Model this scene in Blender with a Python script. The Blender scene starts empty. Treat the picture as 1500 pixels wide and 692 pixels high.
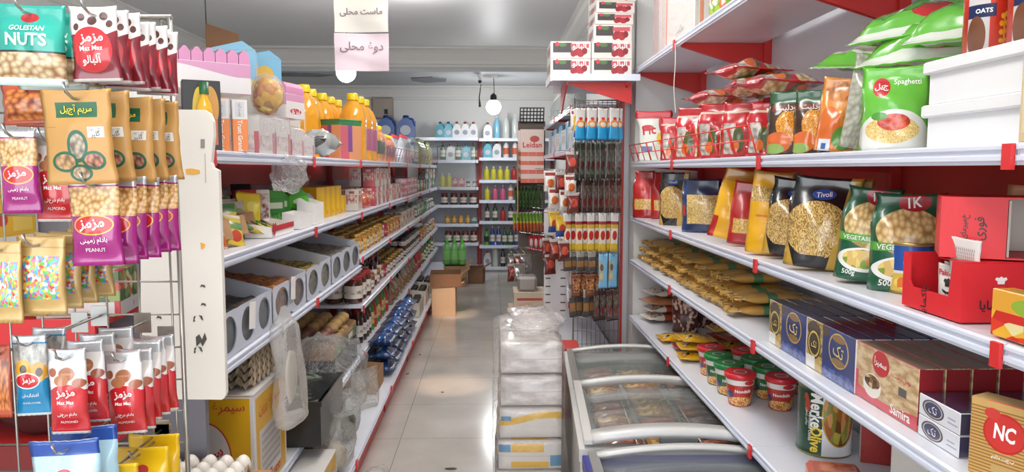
import bpy, bmesh, math, random
from mathutils import Vector, Matrix, noise
PI = math.pi
SC = bpy.context.scene
COL = SC.collection
R = random.Random(7)

# ---------------------------------------------------------------- camera
FPX, EYE, VPX, VPY = 1080.0, 1.5, 722.0, 248.0
YAW = math.atan((750 - VPX) / FPX)
PIT = math.atan((346 - VPY) / FPX)
cam_d = bpy.data.cameras.new('camera')
cam_d.sensor_width = 36.0
cam_d.lens = 36.0 * FPX / 1500.0
cam_d.clip_start = 0.02
cam = bpy.data.objects.new('camera', cam_d)
COL.objects.link(cam)
cam.location = (0, 0, EYE)
cam.rotation_euler = (PI / 2 - PIT, 0, -YAW)
SC.camera = cam

# ---------------------------------------------------------------- exposure, world, lights
SC.view_settings.view_transform = 'Standard'
SC.view_settings.look = 'None'
SC.view_settings.exposure = 0.0
SC.view_settings.gamma = 1.0
SC.view_settings.use_curve_mapping = False
try:
    SC.cycles.max_bounces = 7
    SC.cycles.diffuse_bounces = 4
    SC.cycles.glossy_bounces = 3
    SC.cycles.transmission_bounces = 3
    SC.cycles.transparent_max_bounces = 10
    SC.cycles.caustics_reflective = False
    SC.cycles.caustics_refractive = False
    SC.cycles.sample_clamp_indirect = 4.0
    SC.cycles.use_denoising = True
except Exception:
    pass
W = bpy.data.worlds.new('daylight'); SC.world = W; W.use_nodes = True
W.node_tree.nodes['Background'].inputs[0].default_value = (0.86, 0.93, 1.0, 1)
W.node_tree.nodes['Background'].inputs[1].default_value = 1.4

def area(name, loc, rot, sx, sy, power, col=(1, 1, 1)):
    d = bpy.data.lights.new(name, 'AREA'); d.shape = 'RECTANGLE'; d.size = sx; d.size_y = sy
    d.energy = power; d.color = col
    o = bpy.data.objects.new(name, d); COL.objects.link(o); o.location = loc; o.rotation_euler = rot
    return o
# daylight through the open shop front behind the camera, and added unseen ceiling lamps
area('daylight_shop_front', (-0.6, -2.3, 1.6), (PI / 2, 0, 0), 3.6, 2.4, 95, (0.95, 0.98, 1.0))
area('unseen_ceiling_light_near', (-0.15, 1.0, 2.96), (0, 0, 0), 0.5, 1.3, 20, (1.0, 0.97, 0.93))
area('unseen_ceiling_light_mid', (0.1, 3.6, 2.96), (0, 0, 0), 0.5, 1.3, 22, (1.0, 0.97, 0.93))
area('unseen_ceiling_light_far', (-0.7, 5.9, 2.96), (0, 0, 0), 0.5, 1.0, 16, (1.0, 0.97, 0.93))
for nm, (x, y), pw in (('added_uplight_near', (-.15, 1.0), 40), ('added_uplight_mid', (.1, 3.6), 50), ('added_uplight_far', (-.7, 5.9), 50)):
    area(nm, (x, y, 2.80), (PI, 0, 0), 0.15, 1.2, pw, (1.0, 0.98, 0.95))  # uplights added only to brighten the ceiling, no fixture modelled

def spot(name, loc, target, power, col, size):
    d = bpy.data.lights.new(name, 'SPOT'); d.energy = power; d.color = col; d.spot_size = size; d.spot_blend = .9; d.shadow_soft_size = .05
    o = bpy.data.objects.new(name, d); COL.objects.link(o); o.location = loc
    o.rotation_euler = (Vector(target) - Vector(loc)).to_track_quat('-Z', 'Y').to_euler()
spot('added_warm_floor_spot', (-.35, 5.2, 2.95), (-.40, 7.6, 0), 520, (1.0, .68, .48), .17)  # spots without fixtures, added to lay warm patches on the floor
spot('added_warm_floor_spot', (-.30, 4.6, 2.95), (-.30, 5.05, 0), 300, (1.0, .72, .52), .22)

# ---------------------------------------------------------------- pixel -> point on a plane of the room
def ray(px, py):
    d = Vector(((px - 750) / FPX, 1.0, -(py - 346) / FPX))
    c, s = math.cos(PIT), math.sin(PIT)
    d = Vector((d.x, c * d.y + s * d.z, -s * d.y + c * d.z))
    c, s = math.cos(YAW), math.sin(YAW)
    return Vector((c * d.x + s * d.y, -s * d.x + c * d.y, d.z))
def P(px, py, X=None, Y=None, Z=None):
    d = ray(px, py)
    t = X / d.x if X is not None else Y / d.y if Y is not None else (Z - EYE) / d.z
    return Vector((0, 0, EYE)) + t * d
def pxm(n, Y):
    return n * Y / FPX

# ---------------------------------------------------------------- materials
def lin(h):
    if not isinstance(h, str): return tuple(h)[:3]
    h = h.lstrip('#')
    o = []
    for i in (0, 2, 4):
        c = int(h[i:i + 2], 16) / 255
        o.append(c / 12.92 if c <= .04045 else ((c + .055) / 1.055) ** 2.4)
    return tuple(o)
def rgba(h): return (*lin(h), 1.0)
MATS = {}
def _pr(m):
    return m.node_tree.nodes['Principled BSDF']
def mat(name, col, rough=.5, metal=0., coat=0., alpha=1., emis=0., noisy=0., nscale=8., spec=.5, bump=0.):
    if name in MATS: return MATS[name]
    m = bpy.data.materials.new(name); m.use_nodes = True
    b = _pr(m); nt = m.node_tree
    b.inputs['Base Color'].default_value = rgba(col)
    b.inputs['Roughness'].default_value = rough
    b.inputs['Metallic'].default_value = metal
    b.inputs['Coat Weight'].default_value = coat
    b.inputs['Coat Roughness'].default_value = .12
    b.inputs['Alpha'].default_value = alpha
    b.inputs['Specular IOR Level'].default_value = spec
    if emis:
        b.inputs['Emission Color'].default_value = rgba(col); b.inputs['Emission Strength'].default_value = emis
    if noisy or bump:
        tc = nt.nodes.new('ShaderNodeTexCoord'); n = nt.nodes.new('ShaderNodeTexNoise')
        n.inputs['Scale'].default_value = nscale; n.inputs['Detail'].default_value = 4
        nt.links.new(tc.outputs['Object'], n.inputs['Vector'])
        if noisy:
            mx = nt.nodes.new('ShaderNodeMix'); mx.data_type = 'RGBA'; mx.blend_type = 'MULTIPLY'
            mx.inputs['Factor'].default_value = 1
            cr = nt.nodes.new('ShaderNodeValToRGB')
            lo = 1 - noisy
            cr.color_ramp.elements[0].position = .3; cr.color_ramp.elements[0].color = (lo, lo, lo, 1)
            cr.color_ramp.elements[1].position = .7; cr.color_ramp.elements[1].color = (1, 1, 1, 1)
            nt.links.new(n.outputs['Fac'], cr.inputs['Fac'])
            mx.inputs['A'].default_value = rgba(col)
            nt.links.new(cr.outputs['Color'], mx.inputs['B'])
            nt.links.new(mx.outputs['Result'], b.inputs['Base Color'])
        if bump:
            bp = nt.nodes.new('ShaderNodeBump'); bp.inputs['Strength'].default_value = bump; bp.inputs['Distance'].default_value = .01
            nt.links.new(n.outputs['Fac'], bp.inputs['Height']); nt.links.new(bp.outputs['Normal'], b.inputs['Normal'])
    MATS[name] = m
    return m
def film(name, col='#ffffff', alpha=.12, rough=.12, crinkle=.6, fres=.4):
    """clear plastic film: mostly transparent with a bright gloss that follows the folds"""
    if name in MATS: return MATS[name]
    m = bpy.data.materials.new(name); m.use_nodes = True; nt = m.node_tree; nt.nodes.clear()
    out = nt.nodes.new('ShaderNodeOutputMaterial'); mix = nt.nodes.new('ShaderNodeMixShader')
    tr = nt.nodes.new('ShaderNodeBsdfTransparent'); p = nt.nodes.new('ShaderNodeBsdfPrincipled')
    p.inputs['Base Color'].default_value = rgba(col); p.inputs['Roughness'].default_value = rough
    p.inputs['Specular IOR Level'].default_value = .8
    tc = nt.nodes.new('ShaderNodeTexCoord'); nz = nt.nodes.new('ShaderNodeTexNoise'); nz.inputs['Scale'].default_value = 24; nz.inputs['Detail'].default_value = 3; nz.inputs['Distortion'].default_value = 1.5
    bp = nt.nodes.new('ShaderNodeBump'); bp.inputs['Strength'].default_value = crinkle; bp.inputs['Distance'].default_value = .03
    nt.links.new(tc.outputs['Object'], nz.inputs['Vector']); nt.links.new(nz.outputs['Fac'], bp.inputs['Height']); nt.links.new(bp.outputs['Normal'], p.inputs['Normal'])
    fr = nt.nodes.new('ShaderNodeFresnel'); fr.inputs['IOR'].default_value = 1.4
    if crinkle: nt.links.new(bp.outputs['Normal'], fr.inputs['Normal'])
    ma = nt.nodes.new('ShaderNodeMath'); ma.operation = 'MULTIPLY_ADD'; ma.inputs[1].default_value = fres; ma.inputs[2].default_value = alpha
    nt.links.new(fr.outputs[0], ma.inputs[0]); nt.links.new(ma.outputs[0], mix.inputs[0])
    nt.links.new(tr.outputs[0], mix.inputs[1]); nt.links.new(p.outputs[0], mix.inputs[2]); nt.links.new(mix.outputs[0], out.inputs[0])
    MATS[name] = m
    return m

class NB:
    def __init__(s, nt): s.nt = nt
    def new(s, t): return s.nt.nodes.new(t)
    def put(s, sock, v):
        if isinstance(v, bpy.types.NodeSocket): s.nt.links.new(v, sock)
        else: sock.default_value = v
    def m(s, op, a, b=0., c=None):
        n = s.new('ShaderNodeMath'); n.operation = op
        s.put(n.inputs[0], a); s.put(n.inputs[1], b)
        if c is not None: s.put(n.inputs[2], c)
        return n.outputs[0]
    def colour(s, c, uv):
        if isinstance(c, str) or (isinstance(c, tuple) and not isinstance(c[0], str)): return rgba(c)
        k = c[0]; sc = c[-1]
        mp = s.new('ShaderNodeMapping'); s.put(mp.inputs['Vector'], uv)
        if not isinstance(sc, tuple): sc = (sc, sc)
        mp.inputs['Scale'].default_value = (sc[0], sc[1], 1)
        if k in ('nuts', 'candy'):
            v = s.new('ShaderNodeTexVoronoi'); v.voronoi_dimensions = '2D'; v.inputs['Scale'].default_value = 1
            s.put(v.inputs['Vector'], mp.outputs[0])
            cr = s.new('ShaderNodeValToRGB'); e = cr.color_ramp.elements
            if k == 'nuts':
                e[0].position = .15; e[0].color = rgba(c[2]); e[1].position = .75; e[1].color = rgba(c[1])
                s.put(cr.inputs[0], v.outputs['Distance'])
            else:
                sp = s.new('ShaderNodeSeparateColor'); s.put(sp.inputs[0], v.outputs['Color'])
                cr.color_ramp.interpolation = 'CONSTANT'
                cols = c[1:-1]
                while len(e) < len(cols): e.new(.5)
                for i, cc in enumerate(cols): e[i].position = i / len(cols); e[i].color = rgba(cc)
                s.put(cr.inputs[0], sp.outputs[0])
            return cr.outputs[0]
        if k == 'noise':
            v = s.new('ShaderNodeTexNoise'); v.noise_dimensions = '2D'; v.inputs['Scale'].default_value = 1; v.inputs['Detail'].default_value = 3
            f = v.outputs['Fac']
        else:
            v = s.new('ShaderNodeTexWave'); v.inputs['Scale'].default_value = 1; v.inputs['Distortion'].default_value = 16 if k == 'wave' else 0
            v.inputs['Detail'].default_value = 3; v.inputs['Detail Scale'].default_value = 1.6; v.bands_direction = 'DIAGONAL'
            f = v.outputs['Fac']
        s.put(v.inputs['Vector'], mp.outputs[0])
        cr = s.new('ShaderNodeValToRGB'); e = cr.color_ramp.elements
        e[0].position = .35; e[0].color = rgba(c[1]); e[1].position = .62; e[1].color = rgba(c[2])
        s.put(cr.inputs[0], f)
        return cr.outputs[0]

def paint(name, base, layers=(), rough=.35, coat=.3, metal=0., bump=0.):
    """printed surface: base colour with printed shapes laid over it in the surface's own UV"""
    if name in MATS: return MATS[name]
    m = bpy.data.materials.new(name); m.use_nodes = True; nt = m.node_tree; b = _pr(m); nb = NB(nt)
    tc = nt.nodes.new('ShaderNodeTexCoord'); uv = tc.outputs['UV']
    sp = nt.nodes.new('ShaderNodeSeparateXYZ'); nt.links.new(uv, sp.inputs[0])
    u, v = sp.outputs[0], sp.outputs[1]
    cur = nb.colour(base, uv)
    for L in layers:
        k = L[0]; col = nb.colour(L[-1], uv)
        if k == 'r':
            a = nb.m('MULTIPLY', nb.m('GREATER_THAN', u, L[1]), nb.m('LESS_THAN', u, L[3]))
            c = nb.m('MULTIPLY', nb.m('GREATER_THAN', v, L[2]), nb.m('LESS_THAN', v, L[4]))
            mask = nb.m('MULTIPLY', a, c)
        elif k in ('e', 'o'):
            x = nb.m('DIVIDE', nb.m('SUBTRACT', u, L[1]), L[3]); y = nb.m('DIVIDE', nb.m('SUBTRACT', v, L[2]), L[4])
            d = nb.m('ADD', nb.m('MULTIPLY', x, x), nb.m('MULTIPLY', y, y))
            mask = nb.m('LESS_THAN', d, 1.0)
            if k == 'o': mask = nb.m('MULTIPLY', mask, nb.m('GREATER_THAN', d, L[5]))
        elif k == 'w':   # below a wavy line v < L1 + L2*sin(u*L3+L4)
            mask = nb.m('LESS_THAN', v, nb.m('MULTIPLY_ADD', nb.m('SINE', nb.m('MULTIPLY_ADD', u, L[3], L[4])), L[2], L[1]))
        elif k == 'l':   # a*u + b*v < c
            mask = nb.m('LESS_THAN', nb.m('MULTIPLY_ADD', u, L[1], nb.m('MULTIPLY', v, L[2])), L[3])
        elif k == 's':   # stripes in v
            mask = nb.m('GREATER_THAN', nb.m('SINE', nb.m('MULTIPLY', v, L[1])), L[2])
        mx = nt.nodes.new('ShaderNodeMix'); mx.data_type = 'RGBA'
        nt.links.new(mask, mx.inputs['Factor'])
        nb.put(mx.inputs['A'], cur); nb.put(mx.inputs['B'], col)
        cur = mx.outputs['Result']
    nb.put(b.inputs['Base Color'], cur)
    b.inputs['Roughness'].default_value = rough; b.inputs['Coat Weight'].default_value = coat; b.inputs['Coat Roughness'].default_value = .1
    b.inputs['Metallic'].default_value = metal
    if bump:
        n = nt.nodes.new('ShaderNodeTexNoise'); n.inputs['Scale'].default_value = 60
        nt.links.new(tc.outputs['Object'], n.inputs['Vector'])
        bp = nt.nodes.new('ShaderNodeBump'); bp.inputs['Strength'].default_value = bump; bp.inputs['Distance'].default_value = .004
        nt.links.new(n.outputs['Fac'], bp.inputs['Height']); nt.links.new(bp.outputs['Normal'], b.inputs['Normal'])
    MATS[name] = m
    return m

def grain(n, *cols, sc=55.):
    if n in MATS: return MATS[n]
    m = bpy.data.materials.new(n); m.use_nodes = True; nt = m.node_tree; b = _pr(m)
    tc = nt.nodes.new('ShaderNodeTexCoord'); v = nt.nodes.new('ShaderNodeTexVoronoi'); v.inputs['Scale'].default_value = sc
    nt.links.new(tc.outputs['Object'], v.inputs['Vector'])
    sp_ = nt.nodes.new('ShaderNodeSeparateColor'); nt.links.new(v.outputs['Color'], sp_.inputs[0])
    cr = nt.nodes.new('ShaderNodeValToRGB'); cr.color_ramp.interpolation = 'CONSTANT'; e = cr.color_ramp.elements
    while len(e) < len(cols): e.new(.5)
    for i, c in enumerate(cols): e[i].position = i / len(cols); e[i].color = rgba(c)
    nt.links.new(sp_.outputs[0], cr.inputs[0]); nt.links.new(cr.outputs[0], b.inputs['Base Color'])
    bp = nt.nodes.new('ShaderNodeBump'); bp.inputs['Strength'].default_value = .8; bp.inputs['Distance'].default_value = .01; bp.invert = True
    nt.links.new(v.outputs['Distance'], bp.inputs['Height']); nt.links.new(bp.outputs['Normal'], b.inputs['Normal'])
    MATS[n] = m
    return m
# ---------------------------------------------------------------- lettering
AF = {}
for _e in "آ:FE81:FE82::|ا:FE8D:FE8E::|ب:FE8F:FE90:FE91:FE92|ت:FE95:FE96:FE97:FE98|ح:FEA1:FEA2:FEA3:FEA4|د:FEA9:FEAA::|ر:FEAD:FEAE::|ز:FEAF:FEB0::|س:FEB1:FEB2:FEB3:FEB4|ش:FEB5:FEB6:FEB7:FEB8|ع:FEC9:FECA:FECB:FECC|غ:FECD:FECE:FECF:FED0|ف:FED1:FED2:FED3:FED4|ل:FEDD:FEDE:FEDF:FEE0|م:FEE1:FEE2:FEE3:FEE4|ن:FEE5:FEE6:FEE7:FEE8|و:FEED:FEEE::|ی:FBFC:FBFD:FBFE:FBFF|ک:FB8E:FB8F:FB90:FB91|گ:FB92:FB93:FB94:FB95|پ:FB56:FB57:FB58:FB59".split('|'):
    _p = _e.split(':'); AF[_p[0]] = [chr(int(x, 16)) if x else None for x in _p[1:]]
def shape_text(t):
    if not any(c in AF for c in t): return t
    out = []
    for i, ch in enumerate(t):
        if ch not in AF: out.append(ch); continue
        f = AF[ch]
        pj = i > 0 and t[i - 1] in AF and AF[t[i - 1]][2] is not None
        nj = i < len(t) - 1 and t[i + 1] in AF and f[2] is not None
        out.append(f[3 if pj and nj else 1 if pj else 2 if nj else 0] or f[0])
    return ''.join(reversed(out))
TM = {}
def tmesh(s, bold=.012):
    if (s, bold) in TM: return TM[s, bold]
    c = bpy.data.curves.new('lettering', 'FONT'); c.body = shape_text(s); c.resolution_u = 2; c.offset = bold
    o = bpy.data.objects.new('lettering', c); COL.objects.link(o)
    bpy.context.view_layer.update()
    dg = bpy.context.evaluated_depsgraph_get()
    me = o.evaluated_get(dg).to_mesh()
    vs = [(v.co.x, v.co.y) for v in me.vertices]; fs = [tuple(p.vertices) for p in me.polygons]
    bpy.data.objects.remove(o); bpy.data.curves.remove(c)
    x0 = min(v[0] for v in vs); x1 = max(v[0] for v in vs); y0 = min(v[1] for v in vs); y1 = max(v[1] for v in vs)
    k = 1 / (x1 - x0)
    TM[s, bold] = ([((x - (x0 + x1) / 2) * k, (y - (y0 + y1) / 2) * k) for x, y in vs], fs)
    return TM[s, bold]
def decal(bm, fn, Wd, Hd, d, mi):
    """d: ('t', text, u, v, width_u, rot, mat[, bold, stretch]) | ('p', [(u,v)..], mat) | ('e', u, v, ru, rv, mat) laid on surface fn(u,v)"""
    if d[0] == 't':
        vs, fs = tmesh(d[1], d[7] if len(d) > 7 else .012)
        st = d[8] if len(d) > 8 else 1.
        w = d[4] * Wd; c, s = math.cos(d[5]), math.sin(d[5])
        pts = [(d[2] + (x * w * c - y * w * st * s) / Wd, d[3] + (x * w * s + y * w * st * c) / Hd) for x, y in vs]
    elif d[0] == 'p':
        q = d[1]; cx = sum(p[0] for p in q) / len(q); cy = sum(p[1] for p in q) / len(q)
        pts = [(cx, cy)]; fs = []
        n = len(q)
        for r in (.5, 1.):
            pts += [(cx + (p[0] - cx) * r, cy + (p[1] - cy) * r) for p in q]
        for i in range(n):
            j = (i + 1) % n
            fs.append((0, 1 + i, 1 + j)); fs.append((1 + i, 1 + n + i, 1 + n + j, 1 + j))
    else:
        n = 20; pts = [(d[1], d[2])]; fs = []
        for r in (.5, 1.):
            pts += [(d[1] + d[3] * r * math.cos(2 * PI * i / n), d[2] + d[4] * r * math.sin(2 * PI * i / n)) for i in range(n)]
        for i in range(n):
            j = (i + 1) % n
            fs.append((0, 1 + i, 1 + j)); fs.append((1 + i, 1 + n + i, 1 + n + j, 1 + j))
    bv = [bm.verts.new(fn(u, v)) for u, v in pts]
    for f in fs:
        try:
            bf = bm.faces.new([bv[i] for i in f]); bf.material_index = mi
        except ValueError:
            pass

# ---------------------------------------------------------------- mesh makers
def finish(bm, mats, smooth=False, name='m'):
    me = bpy.data.meshes.new(name); bm.to_mesh(me); bm.free()
    for m in mats: me.materials.append(m)
    if smooth:
        for p in me.polygons: p.use_smooth = True
    return me
def slot(mats, m):
    if m not in mats: mats.append(m)
    return mats.index(m)
def sst(a, b, x):
    t = min(1, max(0, (x - a) / (b - a))); return t * t * (3 - 2 * t)
def bag(w, h, t, front, back=None, decals=(), seed=0, kind='pillow', wr=.10, nu=14, nv=20, neck=0., top=.9, curl=0., hdr=None):
    """soft pouch: origin at bottom centre, front towards -Y. kind: pillow (sealed both ends), stand (flat bottom)"""
    mats = [front]; back = back or front; mb = slot(mats, back)
    so = seed * 13.7
    def S(u, v, s, off=0.):
        e = 4 * u * (1 - u)
        f = (1 - sst(top - .42, top, v)) if kind == 'stand' else sst(.03, .3, v) * (1 - sst(top - .34, top, v))
        if kind == 'stand': f *= .82 + .18 * sst(0, .25, v)
        pr = max(0., 1 - abs(2 * u - 1) ** 2.6) ** .6
        n1 = noise.noise(Vector((u * 3.1 + so, v * 3.7, s * 2.))) ; n2 = noise.noise(Vector((u * 7 + so, v * 9, 5 + s)))
        y = t / 2 * f * pr * (1 + wr * 1.6 * n1) + t * wr * .35 * n2 * e * (.3 + f)
        y = max(y, .0004 + .0016 * min(1, e * 3))
        nk = 1 - neck * sst(.62, .92, v)
        nk += neck * .35 * sst(.92, 1., v)
        x = (u - .5) * w * nk * (1 - .07 * f) + w * .02 * noise.noise(Vector((so, v * 5, 9))) * (1 if v < .97 else .6)
        sag = curl * sst(.7, 1., v)
        z = h * v - (h * .02 * e if v > .97 else 0) + (h * .015 * n1 if kind == 'stand' and .1 < v < .9 else 0)
        yy = -s * (y + off) + noise.noise(Vector((u * 2 + so, v * 2, 20))) * t * .1 * sst(.05, .3, v) - sag * h
        if v > top or (kind != 'stand' and v < .04): yy += .0012 * math.sin(u * 46 + so)
        return Vector((x, yy, z - sag * h * .6))
    bm = bmesh.new(); uvl = bm.loops.layers.uv.new('UVMap')
    for s in (1, -1):
        g = [[bm.verts.new(S(i / nu, j / nv, s)) for i in range(nu + 1)] for j in range(nv + 1)]
        for j in range(nv):
            for i in range(nu):
                q = [g[j][i], g[j][i + 1], g[j + 1][i + 1], g[j + 1][i]]; uvs = [(i, j), (i + 1, j), (i + 1, j + 1), (i, j + 1)]
                if s < 0: q.reverse(); uvs.reverse()
                f = bm.faces.new(q); f.material_index = 0 if s > 0 else mb; f.smooth = True
                if hdr and (j + .5) / nv > hdr[0]: f.material_index = slot(mats, hdr[1])
                for lp, (a, b) in zip(f.loops, uvs): lp[uvl].uv = ((a if s > 0 else nu - a) / nu, b / nv)
        if s > 0: lo = g[0]; hi = g[nv]
        else:
            for i in range(nu):
                for rr, fl in ((lo, 0), (hi, 1)):
                    o = g[0] if not fl else g[nv]
                    q = [rr[i], o[i], o[i + 1], rr[i + 1]]
                    if fl: q.reverse()
                    bm.faces.new(q).material_index = mb
            gb = g
            for j in range(nv):
                pass
    bmesh.ops.remove_doubles(bm, verts=bm.verts, dist=.0025 * max(.4, min(1, w / .1)))
    for d in decals:
        mi = slot(mats, d[6] if d[0] == 't' else d[-1])
        decal(bm, lambda u, v: S(u, v, 1, .0014), w, h, d, mi)
    return finish(bm, mats)
def boxm(w, d, h, mats6, decals=(), bev=.0015):
    """carton: origin bottom centre. faces front(-Y) right(+X) back left top bottom"""
    if not isinstance(mats6, (list, tuple)): mats6 = [mats6] * 6
    mats = []; bm = bmesh.new(); uvl = bm.loops.layers.uv.new('UVMap')
    x, y = w / 2, d / 2
    fr = [((-x, -y, 0), (w, 0, 0), (0, 0, h)), ((x, -y, 0), (0, d, 0), (0, 0, h)), ((x, y, 0), (-w, 0, 0), (0, 0, h)),
          ((-x, y, 0), (0, -d, 0), (0, 0, h)), ((-x, -y, h), (w, 0, 0), (0, d, 0)), ((-x, y, 0), (w, 0, 0), (0, -d, 0))]
    fr = [tuple(Vector(c) for c in q) for q in fr]
    cv = {}
    def vert(c):
        k = tuple(round(a, 5) for a in c)
        if k not in cv: cv[k] = bm.verts.new(c)
        return cv[k]
    for (o, a, b), m in zip(fr, mats6):
        f = bm.faces.new([vert(o), vert(o + a), vert(o + a + b), vert(o + b)]); f.material_index = slot(mats, m)
        for lp, q in zip(f.loops, ((0, 0), (1, 0), (1, 1), (0, 1))): lp[uvl].uv = q
    if bev: bmesh.ops.bevel(bm, geom=bm.edges[:], offset=bev, segments=1, affect='EDGES')
    for fi, dd in decals:
        o, a, b = fr[fi]; n = a.cross(b).normalized()
        decal(bm, lambda u, v: o + a * u + b * v + n * .0008, a.length, b.length, dd, slot(mats, dd[6] if dd[0] == 't' else dd[-1]))
    return finish(bm, mats)
def lathe(prof, seg=20, decals=(), cyl=None, smooth=True):
    """prof: [(r, z, mat)], the mat colours the band up to the next point; UV u round, v up the whole height"""
    mats = []; bm = bmesh.new(); uvl = bm.loops.layers.uv.new('UVMap')
    z0 = min(p[1] for p in prof); z1 = max(p[1] for p in prof)
    rings = []
    for r, z, _ in prof:
        if r < 1e-5: rings.append([bm.verts.new((0, 0, z))])
        else: rings.append([bm.verts.new((r * math.sin(2 * PI * i / seg), -r * math.cos(2 * PI * i / seg), z)) for i in range(seg)])
    for k in range(len(prof) - 1):
        A, B = rings[k], rings[k + 1]; mi = slot(mats, prof[k][2])
        for i in range(seg):
            j = (i + 1) % seg
            q = [A[i % len(A)], A[j % len(A)], B[j % len(B)], B[i % len(B)]]
            uv = [(i / seg, prof[k][1]), ((i + 1) / seg, prof[k][1]), ((i + 1) / seg, prof[k + 1][1]), (i / seg, prof[k + 1][1])]
            qq, uu = [], []
            for a, b in zip(q, uv):
                if a not in qq: qq.append(a); uu.append(b)
            if len(qq) < 3: continue
            try: f = bm.faces.new(qq)
            except ValueError: continue
            f.material_index = mi
            f.smooth = smooth and abs(prof[k][0] - prof[k + 1][0]) < 3 * abs(prof[k][1] - prof[k + 1][1])
            for lp, (a, b) in zip(f.loops, uu): lp[uvl].uv = ((a + .5) % 1.0001, (b - z0) / max(1e-6, z1 - z0))
    if cyl:
        r, a0, b0 = cyl
        for d in decals:
            def fn(u, v):
                th = (u - .5) * 2 * PI
                return Vector(((r + .0008) * math.sin(th), -(r + .0008) * math.cos(th), a0 + (b0 - a0) * v))
            decal(bm, fn, 2 * PI * r, b0 - a0, d, slot(mats, d[6] if d[0] == 't' else d[-1]))
    return finish(bm, mats)
def add_box(bm, lo, hi, mi=0):
    x0, y0, z0 = lo; x1, y1, z1 = hi
    v = [bm.verts.new(c) for c in ((x0, y0, z0), (x1, y0, z0), (x1, y1, z0), (x0, y1, z0), (x0, y0, z1), (x1, y0, z1), (x1, y1, z1), (x0, y1, z1))]
    for f in ((0, 3, 2, 1), (4, 5, 6, 7), (0, 1, 5, 4), (1, 2, 6, 5), (2, 3, 7, 6), (3, 0, 4, 7)):
        bm.faces.new([v[i] for i in f]).material_index = mi
def add_tube(bm, pts, r, seg=6, mi=0, cap=True):
    pts = [Vector(p) for p in pts]; rings = []
    for i, p in enumerate(pts):
        t = (pts[min(i + 1, len(pts) - 1)] - pts[max(i - 1, 0)]).normalized()
        a = t.cross(Vector((0, 0, 1)) if abs(t.z) < .9 else Vector((1, 0, 0))).normalized(); b = t.cross(a)
        rr = r[i] if isinstance(r, (list, tuple)) else r
        rings.append([bm.verts.new(p + (a * math.cos(2 * PI * k / seg) + b * math.sin(2 * PI * k / seg)) * rr) for k in range(seg)])
    for A, B in zip(rings, rings[1:]):
        for k in range(seg):
            f = bm.faces.new([A[k], A[(k + 1) % seg], B[(k + 1) % seg], B[k]]); f.material_index = mi; f.smooth = True
    if cap:
        bm.faces.new(rings[0][::-1]).material_index = mi; bm.faces.new(rings[-1]).material_index = mi
def add_prism(bm, poly, axis, a, b, mi=0):
    """poly in the two other axes, extruded along axis from a to b"""
    def c(p, t): return {0: (t, p[0], p[1]), 1: (p[0], t, p[1]), 2: (p[0], p[1], t)}[axis]
    A = [bm.verts.new(c(p, a)) for p in poly]; B = [bm.verts.new(c(p, b)) for p in poly]
    n = len(poly)
    for f in (A[::-1], B): bm.faces.new(f).material_index = mi
    for i in range(n): bm.faces.new([A[i], A[(i + 1) % n], B[(i + 1) % n], B[i]]).material_index = mi
def solid(fn, mats, smooth=False):
    bm = bmesh.new(); fn(bm)
    bmesh.ops.recalc_face_normals(bm, faces=bm.faces)
    return finish(bm, mats if isinstance(mats, list) else [mats], smooth)
def blob(rx, ry, rz, m, seed=0, amp=.15, freq=2., sub=3, flat=None):
    bm = bmesh.new(); bmesh.ops.create_icosphere(bm, subdivisions=sub, radius=1)
    for v in bm.verts:
        n = v.co.normalized(); k = 1 + amp * noise.noise(n * freq + Vector((seed * 7.1, 0, 0))) + amp * .5 * noise.noise(n * freq * 2.7 + Vector((0, seed * 3.3, 4)))
        c = Vector((n.x * rx * k, n.y * ry * k, n.z * rz * k))
        if flat is not None: c.z = max(c.z, -rz * flat)
        v.co = c + Vector((0, 0, rz * (flat if flat is not None else 1)))
    for f in bm.faces: f.smooth = True
    return finish(bm, [m])

# ---------------------------------------------------------------- objects
def raw(name, me, parent=None, loc=(0, 0, 0), rot=(0, 0, 0), scale=None):
    o = bpy.data.objects.new(name, me); COL.objects.link(o)
    o.location = loc; o.rotation_euler = rot
    if scale: o.scale = scale
    if parent: o.parent = parent
    return o
LABELS = {}
def tag(o, label, cat, group=None):
    o['label'] = label; o['category'] = cat
    if group: o['group'] = group
    if label.lower() in LABELS: print('SAME LABEL', label)
    if not 4 <= len(label.split()) <= 16: print('LABEL LENGTH', len(label.split()), label)
    LABELS[label.lower()] = 1
    return o
def thing(name, label, cat, loc=(0, 0, 0), rot=(0, 0, 0), group=None):
    return tag(raw(name, None, None, loc, rot), label, cat, group)
def put(kit, name, label, cat, loc, rot=(0, 0, 0), group=None, scale=None):
    """kit: one mesh, or [(part, mesh[, [(subpart, mesh)]])]: every placed thing is its own object with its own part objects"""
    if isinstance(kit, bpy.types.Mesh):
        return tag(raw(name, kit, None, loc, rot, scale), label, cat, group)
    r = thing(name, label, cat, loc, rot, group)
    if scale: r.scale = scale
    for p in kit:
        o = raw(p[0], p[1], r, p[3] if len(p) > 3 else (0, 0, 0))
        for q in (p[2] if len(p) > 2 else ()): raw(q[0], q[1], o)
    return r
def struct(name, me, loc=(0, 0, 0), rot=(0, 0, 0)):
    o = raw(name, me, None, loc, rot); o['kind'] = 'structure'; return o
def nth(i):
    return '%d%s' % (i, 'th' if 10 < i % 100 < 14 else {1: 'st', 2: 'nd', 3: 'rd'}.get(i % 10, 'th'))
FACE_L, FACE_R = PI / 2, -PI / 2      # a product on the left unit looks to +X, on the right unit to -X

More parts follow.
